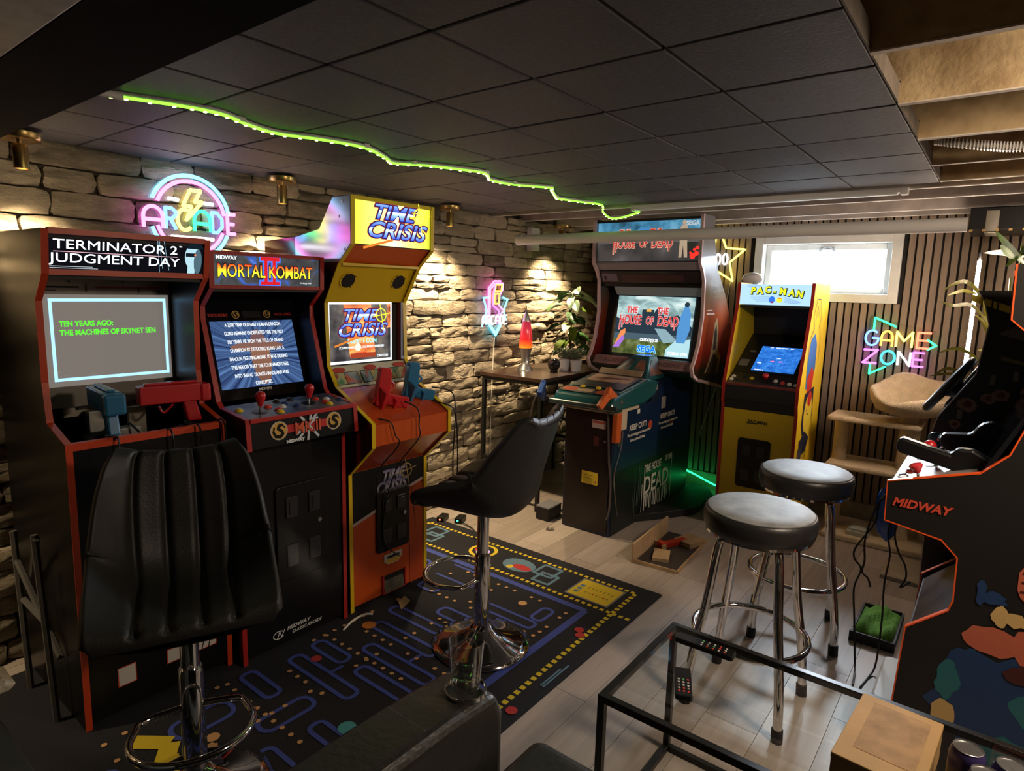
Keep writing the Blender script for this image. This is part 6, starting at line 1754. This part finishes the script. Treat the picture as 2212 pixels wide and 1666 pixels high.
MB().tube([(0, 0, 0.09), (0.0, 0.01, 0.33), (-0.01, 0.01, 0.52)], 0.010, 8).build('moss_stem', mat('moss_stem', (0.07, 0.05, 0.02), 0.9), t, smooth=True)
for k in range(46):
    an = rl.uniform(0, 2 * PI)
    h = rl.uniform(0.12, 0.60)
    if k < 6:
        an, h = rl.uniform(2.2, 4.2), rl.uniform(0.18, 0.32)
    st = Vector((0, 0, h))
    d = Vector((math.cos(an), math.sin(an), rl.uniform(-0.1, 0.5)))
    p = st + d * rl.uniform(0.03, 0.11)
    mb = MB()
    leaf(mb, p, d + Vector((0, 0, -0.5)), rl.uniform(0.09, 0.14), rl.uniform(0.035, 0.05), 0.35, 6, 0, rl.uniform(-0.7, 0.7), True)
    mb.tube([tuple(st), tuple((st + p) / 2 + Vector((0, 0, 0.015))), tuple(p)], 0.0022, 5)
    mb.build('leaf', M_LEAF if k > 8 else mat('yellow_green_leaf', (0.10, 0.17, 0.012), 0.4, var=0.4), t, fix=False)

# ---- cat tree by the slat wall
M_PLUSH = mat('beige_plush', (0.66, 0.53, 0.36), 0.95, var=0.12, scale=30, bump=0.5, bscale=160)
t = thing('cat_tree', 'beige plush cat tree with scalloped bed against the slat wall', 'cat tree', (4.38, 0.40, 0))
def post(n, x, y, z0, z1, r):
    MB().lathe([(r, z0), (r, z1)], 20, 0, None, (x, y)).build(n, M_PLUSH, t, smooth=True)
MB().prism(rrect(-0.19, 0.22, -0.42, 0.36, 0.02), 0.0, 0.035, 'z').build('base_board', M_PLUSH, t, bevel=0.008)
MB().prism(rrect(-0.13, 0.16, -0.10, 0.40, 0.02), 0.735, 0.765, 'z').build('platform', M_PLUSH, t, bevel=0.01)
MB().prism(rrect(-0.17, 0.16, -0.10, 0.38, 0.02), 0.445, 0.475, 'z').build('platform', M_PLUSH, t, bevel=0.01)
MB().prism(rrect(-0.05, 0.18, -0.24, -0.05, 0.02), 0.17, 0.20, 'z').build('step', M_PLUSH, t, bevel=0.008)
post('post', 0.0, -0.02, 0.765, 0.81, 0.052)
post('post', 0.0, -0.035, 0.475, 0.735, 0.056)
post('post', 0.0, -0.035, 0.035, 0.445, 0.056)
post('post', 0.02, 0.335, 0.475, 0.735, 0.042)
post('post', 0.02, 0.34, 0.035, 0.445, 0.045)
post('post', 0.08, -0.16, 0.035, 0.17, 0.035)
vs, fs = [], []
NN = 48
prof = [(0.02, 0.80, 0), (0.10, 0.805, 0), (0.165, 0.832, 0), (0.195, 0.89, 0.4), (0.204, 0.95, 1), (0.196, 0.972, 1), (0.178, 0.962, 1), (0.164, 0.91, 0.5), (0.13, 0.855, 0), (0.02, 0.845, 0)]
for r, z, k in prof:
    for j in range(NN):
        a = 2 * PI * j / NN
        wav = 0.016 * math.cos(4 * (a - 0.35)) + 0.062 * math.cos(a + 0.1)
        vs.append((r * math.cos(a), -0.02 + r * 1.08 * math.sin(a), z + k * wav))
for i in range(len(prof) - 1):
    for j in range(NN):
        j2 = (j + 1) % NN
        fs.append((i * NN + j, i * NN + j2, (i + 1) * NN + j2, (i + 1) * NN + j))
fs += [tuple(range(NN))[::-1], tuple(range((len(prof) - 1) * NN, len(prof) * NN))]
MB().mesh(vs, fs).build('bed', M_PLUSH, t, smooth='all')
tag(MB().prism(rrect(-0.07, 0.07, -0.06, 0.065, 0.008), 0.0, 0.03, 'z').prism(rrect(-0.055, 0.055, -0.045, 0.05, 0.006), 0.03, 0.045, 'z').build('plastic_tray', mat('grey_white_plastic', (0.42, 0.44, 0.38), 0.5), None, bevel=0.004), 'grey-white plastic tray on the cat tree base', 'tray').location = (4.30, 0.56, 0.035)

# ---- corner light tube and slender bamboo plant beside it
t = thing('light_tube', 'upright glowing pink-white light tube on a thin stand at the slat wall', 'floor lamp', (4.02, 0.128, 0))
MB().lathe([(0, 0.0), (0.09, 0.0), (0.09, 0.015), (0.0, 0.02)], 28).build('base', M_BLACK, t, smooth=True)
MB().tube([(0, 0, 0.02), (0, 0, 1.74)], 0.008, 10).build('stand', M_BLACK, t, smooth=True)
MB().tube([(-0.016, 0, 1.145), (-0.016, 0, 1.70)], 0.0085, 14).build('tube', glow('pink_white_tube', (1.0, 0.77, 0.60), 260.0), t, smooth=True)
t = thing('bamboo_plant', 'slender yellow-green bamboo plant beside the light tube', 'potted plant', (3.86, -0.02, 0.0))
MB().lathe([(0, 0), (0.09, 0), (0.11, 0.2), (0.10, 0.2), (0.095, 0.18), (0, 0.18)], 28).build('pot', M_BLK, t, smooth=True)
M_BAM = mat('yellow_green_blade', (0.28, 0.27, 0.035), 0.45, var=0.35, scale=20)
M_BAM2 = mat('fresh_green_blade', (0.07, 0.17, 0.03), 0.4, var=0.4, scale=20)
for (sx_, sy_, h) in ((0.0, 0.01, 1.30), (0.02, -0.02, 1.62), (0.03, -0.045, 1.80)):
    MB().tube(smooth_path([(sx_ * 0.5, sy_ * 0.5, 0.17), (sx_, sy_ + 0.01, 0.9), (sx_, sy_ + 0.035, 1.5 + (h - 1.5) * 0.908)], 5), 0.005, 6).build('stem', M_BAM, t, smooth=True)
blades = [[(0.053, 1.4), (0.107, 1.521), (0.176, 1.595), (0.237, 1.581), (0.279, 1.537)], [(0.129, 1.533), (0.192, 1.549), (0.263, 1.522)], [(0.06, 1.374), (0.142, 1.471), (0.225, 1.468), (0.291, 1.491)], [(0.039, 1.276), (0.08, 1.373), (0.126, 1.421)], [(0.045, 1.149), (0.135, 1.218), (0.199, 1.233), (0.264, 1.202)], [(0.035, 1.239), (0.094, 1.226)], [(-0.052, 1.693), (0.018, 1.777), (0.086, 1.862)], [(-0.048, 1.728), (0.035, 1.753), (0.123, 1.755)], [(-0.008, 1.717), (0.058, 1.79)], [(0.13, 1.06), (0.20, 1.085), (0.30, 1.059)], [(0.12, 1.09), (0.208, 1.121), (0.269, 1.081)], [(0.035, 1.30), (0.075, 1.42), (0.10, 1.50)], [(0.04, 1.10), (0.09, 1.06), (0.15, 1.05)], [(0.02, 1.68), (-0.05, 1.76), (-0.12, 1.74)], [(-0.03, 1.75), (-0.10, 1.84), (-0.16, 1.82)]]
for k, bl_ in enumerate(blades):
    P = smooth_path([(0.0 + (0.03 if k % 2 else -0.02) * i, a * 0.908 + 0.02, 1.5 + (b - 1.5) * 0.908) for i, (a, b) in enumerate(bl_)], 4)
    mb = MB()
    n = len(P)
    vs, fs = [], []
    wd = 0.017 if k not in (6, 7, 8, 13, 14) else 0.026
    for i, p in enumerate(P):
        hw = wd * math.sin(PI * (0.08 + 0.92 * i / (n - 1))) * 0.9 + 0.0006
        d = (P[min(n - 1, i + 1)] - P[max(0, i - 1)]).normalized()
        s = Vector((0.75, 0, 0)) + d.cross(Vector((1, 0, 0))) * 0.6
        vs += [tuple(p - s * hw), tuple(p + Vector((0.002, 0, -0.001))), tuple(p + s * hw)]
    for i in range(n - 1):
        a = 3 * i
        fs += [(a, a + 1, a + 4, a + 3), (a + 1, a + 2, a + 5, a + 4)]
    mb.mesh(vs, fs).build('blade', M_BAM if k not in (6, 8, 13, 14) else M_BAM2, t, fix=False)

# ---- clutter on the floor by the right edge cabinet
t = thing('plastic_bag', 'blue plastic bag hanging on the cords left of the right edge cabinet', 'bag', (2.86, 0.285, 0.52))
vs, fs = [], []
pr_ = [(0.004, 0.0), (0.028, 0.03), (0.036, 0.08), (0.034, 0.13), (0.026, 0.18), (0.014, 0.205), (0.010, 0.215)]
for i, (r, z) in enumerate(pr_):
    for j in range(18):
        a = 2 * PI * j / 18
        k = 1 + 0.22 * math.sin(5 * a + i) + 0.1 * math.sin(3 * a - 2 * i)
        vs.append((r * k * math.cos(a) * 1.1, 0.12 * (z - 0.1) + r * k * math.sin(a), z))
for i in range(len(pr_) - 1):
    for j in range(18):
        fs.append((i * 18 + j, i * 18 + (j + 1) % 18, (i + 1) * 18 + (j + 1) % 18, (i + 1) * 18 + j))
MB().mesh(vs, fs).build('bag_body', mat('blue_film', (0.01, 0.09, 0.42), 0.25, coat=0.3), t, smooth='all')
MB().tube(smooth_path([(0, 0.012, 0.21), (0.0, 0.005, 0.25), (-0.01, -0.03, 0.26), (-0.01, -0.10, 0.255)], 5), 0.004, 6).build('handle', mat('blue_film'), t, smooth=True)
for lab, pts in (('black cord looping down left of the blue bag and across the floor', [(2.86, 0.24, 0.76), (2.80, 0.30, 0.71), (2.78, 0.311, 0.611), (2.78, 0.365, 0.498), (2.78, 0.369, 0.448), (2.78, 0.34, 0.406), (2.78, 0.357, 0.321), (2.78, 0.345, 0.202), (2.76, 0.325, 0.05), (2.70, 0.31, 0.004), (2.60, 0.30, 0.004)]),
                 ('black cord ending in a plug left of the blue bag', [(2.85, 0.24, 0.74), (2.79, 0.304, 0.70), (2.78, 0.337, 0.546), (2.78, 0.331, 0.449), (2.78, 0.335, 0.398), (2.78, 0.312, 0.375), (2.78, 0.30, 0.343)]),
                 ('black cord falling straight from the blue bag to the floor', [(2.85, 0.22, 0.72), (2.79, 0.262, 0.60), (2.78, 0.247, 0.493), (2.78, 0.254, 0.374), (2.78, 0.247, 0.218), (2.76, 0.247, 0.04), (2.70, 0.26, 0.004), (2.60, 0.275, 0.004)]),
                 ('tangled black cord right of the blue bag', [(2.85, 0.21, 0.70), (2.79, 0.24, 0.60), (2.78, 0.222, 0.52), (2.78, 0.194, 0.47), (2.78, 0.185, 0.42), (2.79, 0.20, 0.37), (2.80, 0.17, 0.40)])):
    tag(MB().tube(smooth_path(pts, 6), 0.0038, 6).build('power_lead', M_CORD, smooth=True), lab, 'cord', 'loose black cords at the right')
mat_tile = tag(MB().prism(rrect(-0.17, 0.17, -0.09, 0.09, 0.004), 0.0, 0.022, 'z').build('floor_board_piece', mat('greige_board', (0.36, 0.30, 0.22), 0.6, var=0.15), None, bevel=0.002), 'flat grey-beige board lying on the floor before the cat tree', 'board')
mat_tile.location = (3.93, 0.28, 0.0)
t = thing('plastic_basket', 'low black tray holding the green cloth by the right edge cabinet', 'tray', (3.12, 0.29, 0))
MB().prism([(-0.16, -0.085), (0.18, -0.075), (0.18, 0.08), (-0.16, 0.09)], 0, 0.01, 'z').build('tray_floor', M_BLACK, t)
for (x0, x1, y0, y1) in ((-0.16, -0.15, -0.085, 0.09), (0.17, 0.18, -0.075, 0.08), (-0.15, 0.17, 0.075, 0.085), (-0.15, 0.17, -0.085, -0.075)):
    MB().box(x0, x1, y0, y1, 0.01, 0.045).build('tray_wall', M_BLACK, t, bevel=0.002)
vs, fs = [], []
for i in range(19):
    for j in range(13):
        u, v = i / 18 * 2 - 1, j / 12 * 2 - 1
        e = max(abs(u), abs(v))
        h = 0.075 * (1 - e ** 8) * (0.8 + 0.2 * math.sin(4 * v + 2.5 * u)) + 0.010 * math.sin(11 * v + 5 * u + 2 * math.sin(4 * u)) * (1 - e ** 4)
        vs.append((u * 0.16, v * 0.082, 0.012 + max(0, h)))
for i in range(18):
    for j in range(12):
        a = i * 13 + j
        fs.append((a, a + 1, a + 14, a + 13))
tag(MB().mesh(vs, fs).build('green_cloth', mat('lime_cloth', (0.12, 0.30, 0.03), 0.9, var=0.3, scale=12, bump=0.3, bscale=100), None, smooth='all', fix=False), 'crumpled lime green cloth in the low black tray', 'cloth').location = (3.12, 0.29, 0.0)
t = thing('pedal_box', 'black pedal box on the floor in front of the driving cabinet', 'pedals', (3.02, 0.23, 0))
MB().prism([(-0.10, 0.0), (0.10, 0.0), (0.10, 0.28), (0.05, 0.28)], -0.10, 0.03, 'y').build('box_body', mat('black_plastic', (0.012, 0.012, 0.012), 0.4), t, bevel=0.004)
bpy.data.objects['pedal_box'].location = (3.30, 0.14, 0)
t = thing('white_foot_box', 'white rounded plastic box on the floor at the foot of the right edge cabinet', 'box', (2.60, 0.18, 0))
MB().prism(rrect(-0.14, 0.20, -0.03, 0.045, 0.03), 0.02, 0.07, 'z').build('lid', mat('cream_plastic', (0.55, 0.48, 0.38), 0.35), t, bevel=0.008)
MB().prism(rrect(-0.135, 0.195, -0.026, 0.041, 0.028), 0, 0.02, 'z').build('box_base', M_BLACK, t)

# ---- open wooden tray with scraps on the floor
t = thing('wooden_tray', 'open wooden tray on the floor right of the dark blue pedestal', 'tray', (3.30, 1.40, 0), R_(4))
M_WOOD = mat('raw_wood', (0.42, 0.28, 0.15), 0.7, var=0.25, scale=10)
MB().box(-0.24, 0.30, -0.15, 0.09, 0, 0.008).build('tray_floor', mat('dark_tray', (0.035, 0.025, 0.02), 0.8), t)
MB().box(-0.26, 0.28, 0.09, 0.102, 0, 0.115).build('tall_side', M_WOOD, t, bevel=0.001)
MB().box(-0.24, 0.30, -0.16, -0.15, 0, 0.02).build('low_side', M_WOOD, t, bevel=0.001)
MB().box(-0.25, -0.24, -0.15, 0.09, 0, 0.02).build('end_side', M_WOOD, t, bevel=0.001)
for lab, (x, y, z, r, a, b, h) in (('pale wood offcut lying in the middle of the wooden tray', (3.20, 1.38, 0.008, 20, 0.07, 0.045, 0.02)), ('pale wood offcut tilted at the far right of the wooden tray', (3.50, 1.335, 0.008, -15, 0.075, 0.06, 0.03)), ('narrow wood offcut near the tall side of the wooden tray', (3.33, 1.45, 0.008, 60, 0.05, 0.012, 0.03))):
    o = tag(MB().box(-a, a, -b, b, 0, h).build('wood_offcut', M_WOOD, None, bevel=0.001), lab, 'wood scrap', 'wood offcuts in the tray')
    o.location = (x, y, z)
    o.rotation_euler.z = R_(r)
o = tag(MB().box(-0.10, 0.10, -0.02, 0.02, 0, 0.03).box(-0.10, -0.07, -0.025, 0.025, 0.0, 0.04).build('red_tool', mat('red_plastic', (0.40, 0.03, 0.01), 0.4), None, bevel=0.003), 'red plastic tool lying in the wooden tray', 'tool')
o.location, o.rotation_euler.z = (3.40, 1.40, 0.0085), R_(-25)
for lab, (x, y) in (('small crumpled clear plastic scrap left of the dark blue pedestal', (3.13, 2.10)),):
    vs = []
    o = tag(MB().lathe([(0.0, 0), (0.03, 0.002), (0.022, 0.014), (0.012, 0.01), (0, 0.018)], 9).build('plastic_scrap', glass('scrap_film', (0.8, 0.8, 0.8), 1.0, 0.1, 1.0, 0.25), None), lab, 'scrap')
    o.location = (x, y, 0)
o = tag(MB().prism([(-0.045, 0), (0.0, 0.03), (0.05, 0.015), (0.03, -0.02)], 0, 0.003, 'z').build('paper_scrap', mat('tan_paper', (0.36, 0.25, 0.12), 0.8), None), 'small tan paper scrap on the rug before the orange cabinet', 'scrap')
o.location, o.rotation_euler = (1.885, 2.08, 0.012), (R_(14), R_(-10), R_(30))
tag(MB().tube(smooth_path([(1.56, 2.11, 0.011), (1.63, 2.14, 0.011), (1.70, 2.145, 0.011), (1.73, 2.12, 0.011)], 5), 0.005, 6).build('white_cable', M_WCORD, smooth=True), 'short white cable on the rug before the second cabinet', 'cord')
for k, (x, y, c) in enumerate(((2.80, 2.72, (1.0, 0.15, 0.08)), (2.86, 2.62, (0.05, 1.0, 0.35)))):
    t = thing('power_adapter', 'small black power adapter with a %s light behind the bar chair' % ('red', 'green')[k], 'adapter', (x, y, 0.0), R_(20), 'power adapters on the floor')
    MB().box(-0.045, 0.045, -0.025, 0.025, 0, 0.035).build('case', M_BLK, t, bevel=0.005)
    MB().ball((-0.046, 0, 0.02), 0.006, 10).build('indicator', glow('led_%d' % k, c, 4.0), t)
tag(MB().tube(smooth_path([(2.84, 2.60, 0.01), (2.80, 2.45, 0.008), (2.70, 2.36, 0.011), (2.72, 2.30, 0.011)], 6), 0.0035, 6).build('adapter_lead', M_CORD, smooth=True), 'thin black lead running from the adapters onto the rug', 'cord')
t = tag(MB().tube(smooth_path([(4.60, 2.30, 0.14), (4.60, 1.95, 0.142), (4.585, 1.78, 0.12), (4.58, 1.58, 0.06), (4.56, 1.40, 0.045)], 6), 0.007, 8).build('green_light_rope', glow('green_rope', (0.02, 1.0, 0.22), 3.0), smooth=True), 'glowing green light rope along the skirting behind the big cabinet', 'light strip')

# ---- light strip wandering over the ceiling
zc = 1.992
pts = [(0.712, 1.985), (0.749, 1.970), (0.90, 1.912), (1.004, 1.90), (1.123, 1.953), (1.234, 1.975), (1.375, 1.918), (1.537, 1.896), (1.70, 1.975), (1.78, 2.022), (1.883, 1.941), (2.0, 1.885), (2.117, 1.841), (2.20, 1.875), (2.286, 1.932), (2.44, 1.916), (2.60, 1.818), (2.65, 1.845), (2.76, 1.905), (2.87, 1.965), (2.93, 1.985), (3.10, 1.945), (3.264, 1.911)]
strip = thing('light_strip', 'glowing yellow-green light strip winding across the black ceiling', 'light strip', (0, 0, 0))
path = smooth_path([(a, b, zc) for a, b in pts] + [(3.36, 1.955, 1.965), (3.42, 1.935, 1.935), (3.45, 1.87, 1.94), (3.45, 1.76, 1.965)], 6)
MB().tube(path, 0.0055, 6).build('strip_tube', glow('lime_strip', (0.22, 1.0, 0.04), 2.2), strip, smooth=True)
bd = MB()
for p in path[5::2]:
    bd.box(p.x - 0.004, p.x + 0.004, p.y - 0.004, p.y + 0.004, p.z - 0.0075, p.z - 0.004)
stuff(bd.build('led_chips', glow('led_chip', (0.55, 1.0, 0.20), 6.0), strip))
MB().tube([(p.x, p.y, p.z + 0.006) for p in path[:130]], 0.0065, 6).build('carrier_tape', M_PVC, strip, smooth=True)
MB().tube([(0.66, 1.965, zc), (0.76, 1.966, zc)], 0.010, 8).build('end_sleeve', M_PVC, strip, smooth=True)
for k in (22, 42, 58, 75, 90, 116):
    p = path[k]
    MB().box(p.x - 0.012, p.x + 0.012, p.y - 0.01, p.y + 0.01, p.z, p.z + 0.014).build('clip', M_PVC, strip, bevel=0.002)

# ---- neon signs: glowing tubes on a clear back plate
ACR = glass('acrylic_plate', (0.93, 0.95, 0.97), 0.8, 0.05, 1.0, 0.03)
NC = {k: glow('neon_' + k, c, s) for k, c, s in (('cyan', (0.12, 0.75, 1.0), 4.2), ('pink', (1.0, 0.14, 0.62), 4.2), ('yellow', (1.0, 0.78, 0.10), 4.2), ('white', (1.0, 0.97, 0.95), 3.0), ('blue', (0.10, 0.24, 1.0), 4.2), ('green', (0.04, 1.0, 0.24), 3.0), ('red', (1.0, 0.12, 0.06), 4.2), ('magenta', (0.85, 0.10, 1.0), 4.2), ('orange', (1.0, 0.42, 0.05), 4.2), ('teal', (0.04, 0.8, 0.85), 3.6))}
def neon(name, label, loc, rotz, plate, tubes, r=0.0078):
    t = thing(name, label, 'neon sign', loc, rotz, 'neon signs')
    MB().prism(plate, 0.014, 0.018, 'y').build('back_plate', ACR, t)
    for nm, pts, colr, closed in tubes:
        P = [Vector((p[0], 0, p[1])) for p in pts]
        if closed:
            P.append(P[0])
        mb, run = MB(), [P[0]]
        for q in range(1, len(P)):
            run.append(P[q])
            if q == len(P) - 1 or (P[q] - P[q - 1]).angle(P[q + 1] - P[q], 0) > 0.8:
                mb.tube(run, r, 8)
                if q < len(P) - 1:
                    mb.ball(P[q], r, 8)
                run = [P[q]]
        mb.build(nm, NC[colr], t, smooth=True)
    return t
def glyph(ch, cx, cy, w_, h):
    x0, x1, y0, y1 = cx - w_ / 2, cx + w_ / 2, cy - h / 2, cy + h / 2
    g = {'R': [[(x0, y0), (x0, y1), (x0 + w_ * 0.6, y1), (x1, y1 - h * 0.15), (x1, y1 - h * 0.32), (x0 + w_ * 0.6, cy), (x0 + 0.1 * w_, cy)], [(x0 + w_ * 0.45, cy), (x1, y0)]],
         'C': [[(p[0], p[1]) for p in arc(cx, cy, w_ / 2, 45, 315, 14, h / 2)]],
         'G': [[(p[0], p[1]) for p in arc(cx, cy, w_ / 2, 45, 330, 14, h / 2)] + [(x1, cy), (cx, cy)]],
         'D': [[(x0, y0), (x0, y1), (cx, y1), (x1, y1 - h * 0.3), (x1, y0 + h * 0.3), (cx, y0), (x0, y0)]],
         'E': [[(x1, y1), (x0, y1), (x0, y0), (x1, y0)], [(x0, cy), (x1 - w_ * 0.15, cy)]],
         'O': [arc(cx, cy, w_ / 2, 0, 360, 20, h / 2)[:-1]],
         'M': [[(x0, y0), (x0, y1), (cx, cy - h * 0.1), (x1, y1), (x1, y0)]],
         'N': [[(x0, y0), (x0, y1), (x1, y0), (x1, y1)]],
         'Z': [[(x0, y1), (x1, y1), (x0, y0), (x1, y0)]],
         'A': [[(x0, y0), (x0, cy)] + [(p[0], p[1]) for p in arc(cx, cy, w_ / 2, 180, 0, 12, h / 2)] + [(x1, y0)], [(x0, cy - h * 0.12), (x1, cy - h * 0.12)]],
         '0': [arc(cx, cy, w_ / 2, 0, 360, 18, h / 2)[:-1]], '1': [[(cx - w_ * 0.2, y1 - h * 0.15), (cx, y1), (cx, y0)]]}
    return g[ch]
tb = []
for (ra, colr) in ((0.178, 'cyan'), (0.154, 'pink')):
    tb += [('arc_tube', arc(0, 0, ra * 0.97, 158, 8, 26, ra), colr, False), ('arc_tube', arc(0, 0, ra * 0.97, 197, 246, 10, ra), colr, False), ('arc_tube', arc(0, 0, ra * 0.97, -22, -62, 10, ra), colr, False)]
tb.append(('arc_tube', arc(0, 0, 0.16, -68, -112, 8), 'pink', False))
bo = [(0.0, 0.118), (0.045, 0.118), (0.018, 0.070), (0.050, 0.070), (-0.022, -0.012), (0.002, 0.048), (-0.034, 0.048)]
tb.append(('bolt_tube', bo, 'yellow', True))
tb += [('bar_tube', [(-0.095, 0.072), (-0.052, 0.070)], 'white', False), ('bar_tube', [(0.06, 0.068), (0.10, 0.067)], 'white', False), ('bar_tube', [(-0.09, -0.088), (0.095, -0.088)], 'white', False)]
for ch, cx, w_, colr in (('A', -0.160, 0.078, 'pink'), ('R', -0.088, 0.042, 'blue'), ('C', -0.028, 0.064, 'yellow'), ('A', 0.048, 0.072, 'green'), ('D', 0.115, 0.045, 'blue'), ('E', 0.182, 0.036, 'pink')):
    for g in glyph(ch, cx, -0.012, w_, 0.088):
        tb.append(('letter_tube', g, colr, ch == 'O'))
neon('neon_sign', 'round neon sign reading ARCADE with a yellow bolt on the stone wall', (1.36, 2.875, 1.775), 0, [(-0.21, -0.06), (-0.215, 0.03), (-0.17, 0.08), (-0.12, 0.165), (0.0, 0.20), (0.12, 0.165), (0.19, 0.08), (0.21, 0.03), (0.205, -0.06), (0.16, -0.12), (0.09, -0.18), (-0.09, -0.18), (-0.16, -0.11)], tb)
# small sign shaped like a game cabinet
c = []
c += [('case_tube', [(-0.055, -0.115), (-0.055, 0.13), (0.0, 0.175), (0.085, 0.175), (0.085, 0.13), (0.05, 0.09), (0.045, 0.02), (0.10, -0.02), (0.06, -0.055), (0.055, -0.115)], 'pink', False), ('case_tube', [(-0.072, -0.05), (-0.072, 0.14), (-0.01, 0.19), (0.06, 0.19)], 'pink', False), ('case_tube', [(0.0, 0.175), (-0.02, 0.09), (-0.02, 0.02), (0.045, -0.02), (0.045, -0.115)], 'magenta', False), ('marquee_tube', [(0.005, 0.165), (0.08, 0.165), (0.07, 0.12), (0.0, 0.12)], 'orange', True), ('screen_tube', [(-0.005, 0.10), (0.05, 0.10), (0.045, 0.03), (-0.005, 0.03)], 'orange', True)]
c += [('burst_tube', [(-0.14, -0.13), (-0.09, -0.02), (-0.125, 0.07), (-0.06, 0.075)], 'cyan', False), ('burst_tube', [(0.09, 0.075), (0.145, 0.06), (0.10, -0.02), (0.13, -0.09)], 'cyan', False), ('burst_tube', [(-0.06, -0.12), (0.015, -0.20), (0.075, -0.12)], 'cyan', False), ('burst_tube', [(-0.045, -0.12), (0.015, -0.18), (0.06, -0.12)], 'cyan', False)]
for k, (ch, cx) in enumerate((('A', -0.115), ('R', -0.068), ('C', -0.02), ('A', 0.03), ('D', 0.078), ('E', 0.122))):
    for g in glyph(ch, cx, -0.085, 0.034, 0.062):
        c.append(('letter_tube', g, 'white', False))
neon('neon_sign', 'small neon sign shaped like a game cabinet on the stone wall, above the corner table', (3.475, 2.875, 1.36), 0, [(-0.15, -0.14), (-0.10, -0.02), (-0.14, 0.08), (-0.08, 0.10), (-0.08, 0.15), (-0.01, 0.20), (0.10, 0.195), (0.10, 0.12), (0.155, 0.07), (0.11, -0.02), (0.15, -0.11), (0.08, -0.14), (0.015, -0.215), (-0.06, -0.14)], c, 0.006)
tag(MB().tube(smooth_path([(3.49, 2.885, 1.15), (3.487, 2.895, 0.9), (3.478, 2.895, 0.5), (3.475, 2.89, 0.10), (3.47, 2.86, 0.01)], 6), 0.0035, 6).build('sign_lead', M_WCORD, smooth=True), 'thin white lead hanging from the small neon sign down the stone wall', 'cord')
# star with a number
st = []
for k in range(10):
    a_ = 90 + k * 36
    r_ = 0.20 if k % 2 == 0 else 0.092
    st.append((r_ * math.cos(R_(a_)), r_ * math.sin(R_(a_))))
c = [('star_tube', st, 'yellow', True)]
for ch, cx in (('1', -0.055), ('0', 0.0), ('0', 0.052)):
    for g in glyph(ch, cx, -0.005, 0.034, 0.075):
        c.append(('digit_tube', g, 'white', ch == '0'))
neon('neon_sign', 'yellow star neon sign with white digits, half hidden behind the big cabinet', (4.615, 1.70, 1.755), -PI / 2, [(p[0] * 1.1, p[1] * 1.1) for p in st], c, 0.0065)
# word sign over the cat tree
c = [('triangle_tube', [(-0.143, 0.10), (-0.143, 0.178), (-0.02, 0.125)], 'green', False), ('triangle_tube', [(-0.143, -0.12), (-0.143, -0.185), (-0.055, -0.13)], 'green', False), ('triangle_tube', [(0.15, 0.055), (0.20, 0.022), (0.155, -0.008)], 'green', False)]
for ch, cx, w_, colr in (('G', -0.148, 0.075, 'blue'), ('A', -0.065, 0.062, 'orange'), ('M', 0.03, 0.085, 'yellow'), ('E', 0.135, 0.07, 'red')):
    for g in glyph(ch, cx, 0.048, w_, 0.095):
        c.append(('letter_tube', g, colr, False))
for ch, cx, w_, colr in (('Z', -0.148, 0.08, 'magenta'), ('O', -0.048, 0.075, 'teal'), ('N', 0.04, 0.065, 'white'), ('E', 0.118, 0.06, 'magenta')):
    for g in glyph(ch, cx, -0.072, w_, 0.085):
        c.append(('letter_tube', g, colr, ch == 'O'))
neon('neon_sign', 'multicoloured neon sign reading GAME ZONE on the slat wall', (4.615, 0.505, 1.195), -PI / 2, [(-0.165, 0.20), (-0.05, 0.16), (0.19, 0.11), (0.215, 0.02), (0.18, -0.13), (-0.04, -0.14), (-0.15, -0.205), (-0.205, -0.13), (-0.205, 0.1)], c, 0.0062)
for nm, pts in (('white lead from the star sign behind the yellow cabinet', [(4.63, 1.60, 1.60), (4.635, 1.62, 1.45), (4.63, 1.64, 1.3)]), ('white lead hanging on the slats between the two back cabinets', [(4.62, 1.62, 0.88), (4.625, 1.67, 0.72), (4.62, 1.70, 0.60), (4.625, 1.74, 0.45), (4.62, 1.73, 0.4)])):
    tag(MB().tube(smooth_path(pts, 6), 0.0035, 6).build('sign_lead', M_WCORD, smooth=True), nm, 'cord')
# grey folding frame standing between the stone wall and the leftmost cabinet
t = thing('folding_frame', 'grey metal folding frame standing left of the leftmost cabinet, behind the bar chair', 'stand', (0.585, 2.5, 0))
M_GF = mat('grey_paint_metal', (0.13, 0.125, 0.12), 0.5, 0.2)
for nm, a, b in (('strut', (0, -0.12, 0.0), (-0.01, -0.10, 0.67)), ('strut', (0, 0.16, 0.0), (-0.01, 0.14, 0.62)), ('cross_bar', (-0.008, -0.11, 0.66), (0.03, 0.15, 0.40)), ('cross_bar', (-0.008, 0.15, 0.52), (0.03, -0.11, 0.22)), ('cross_bar', (0, -0.115, 0.36), (0, 0.15, 0.36))):
    d = Vector(b) - Vector(a)
    MB().tube([a, b], 0.011, 6).build(nm, M_GF, t, smooth=True)
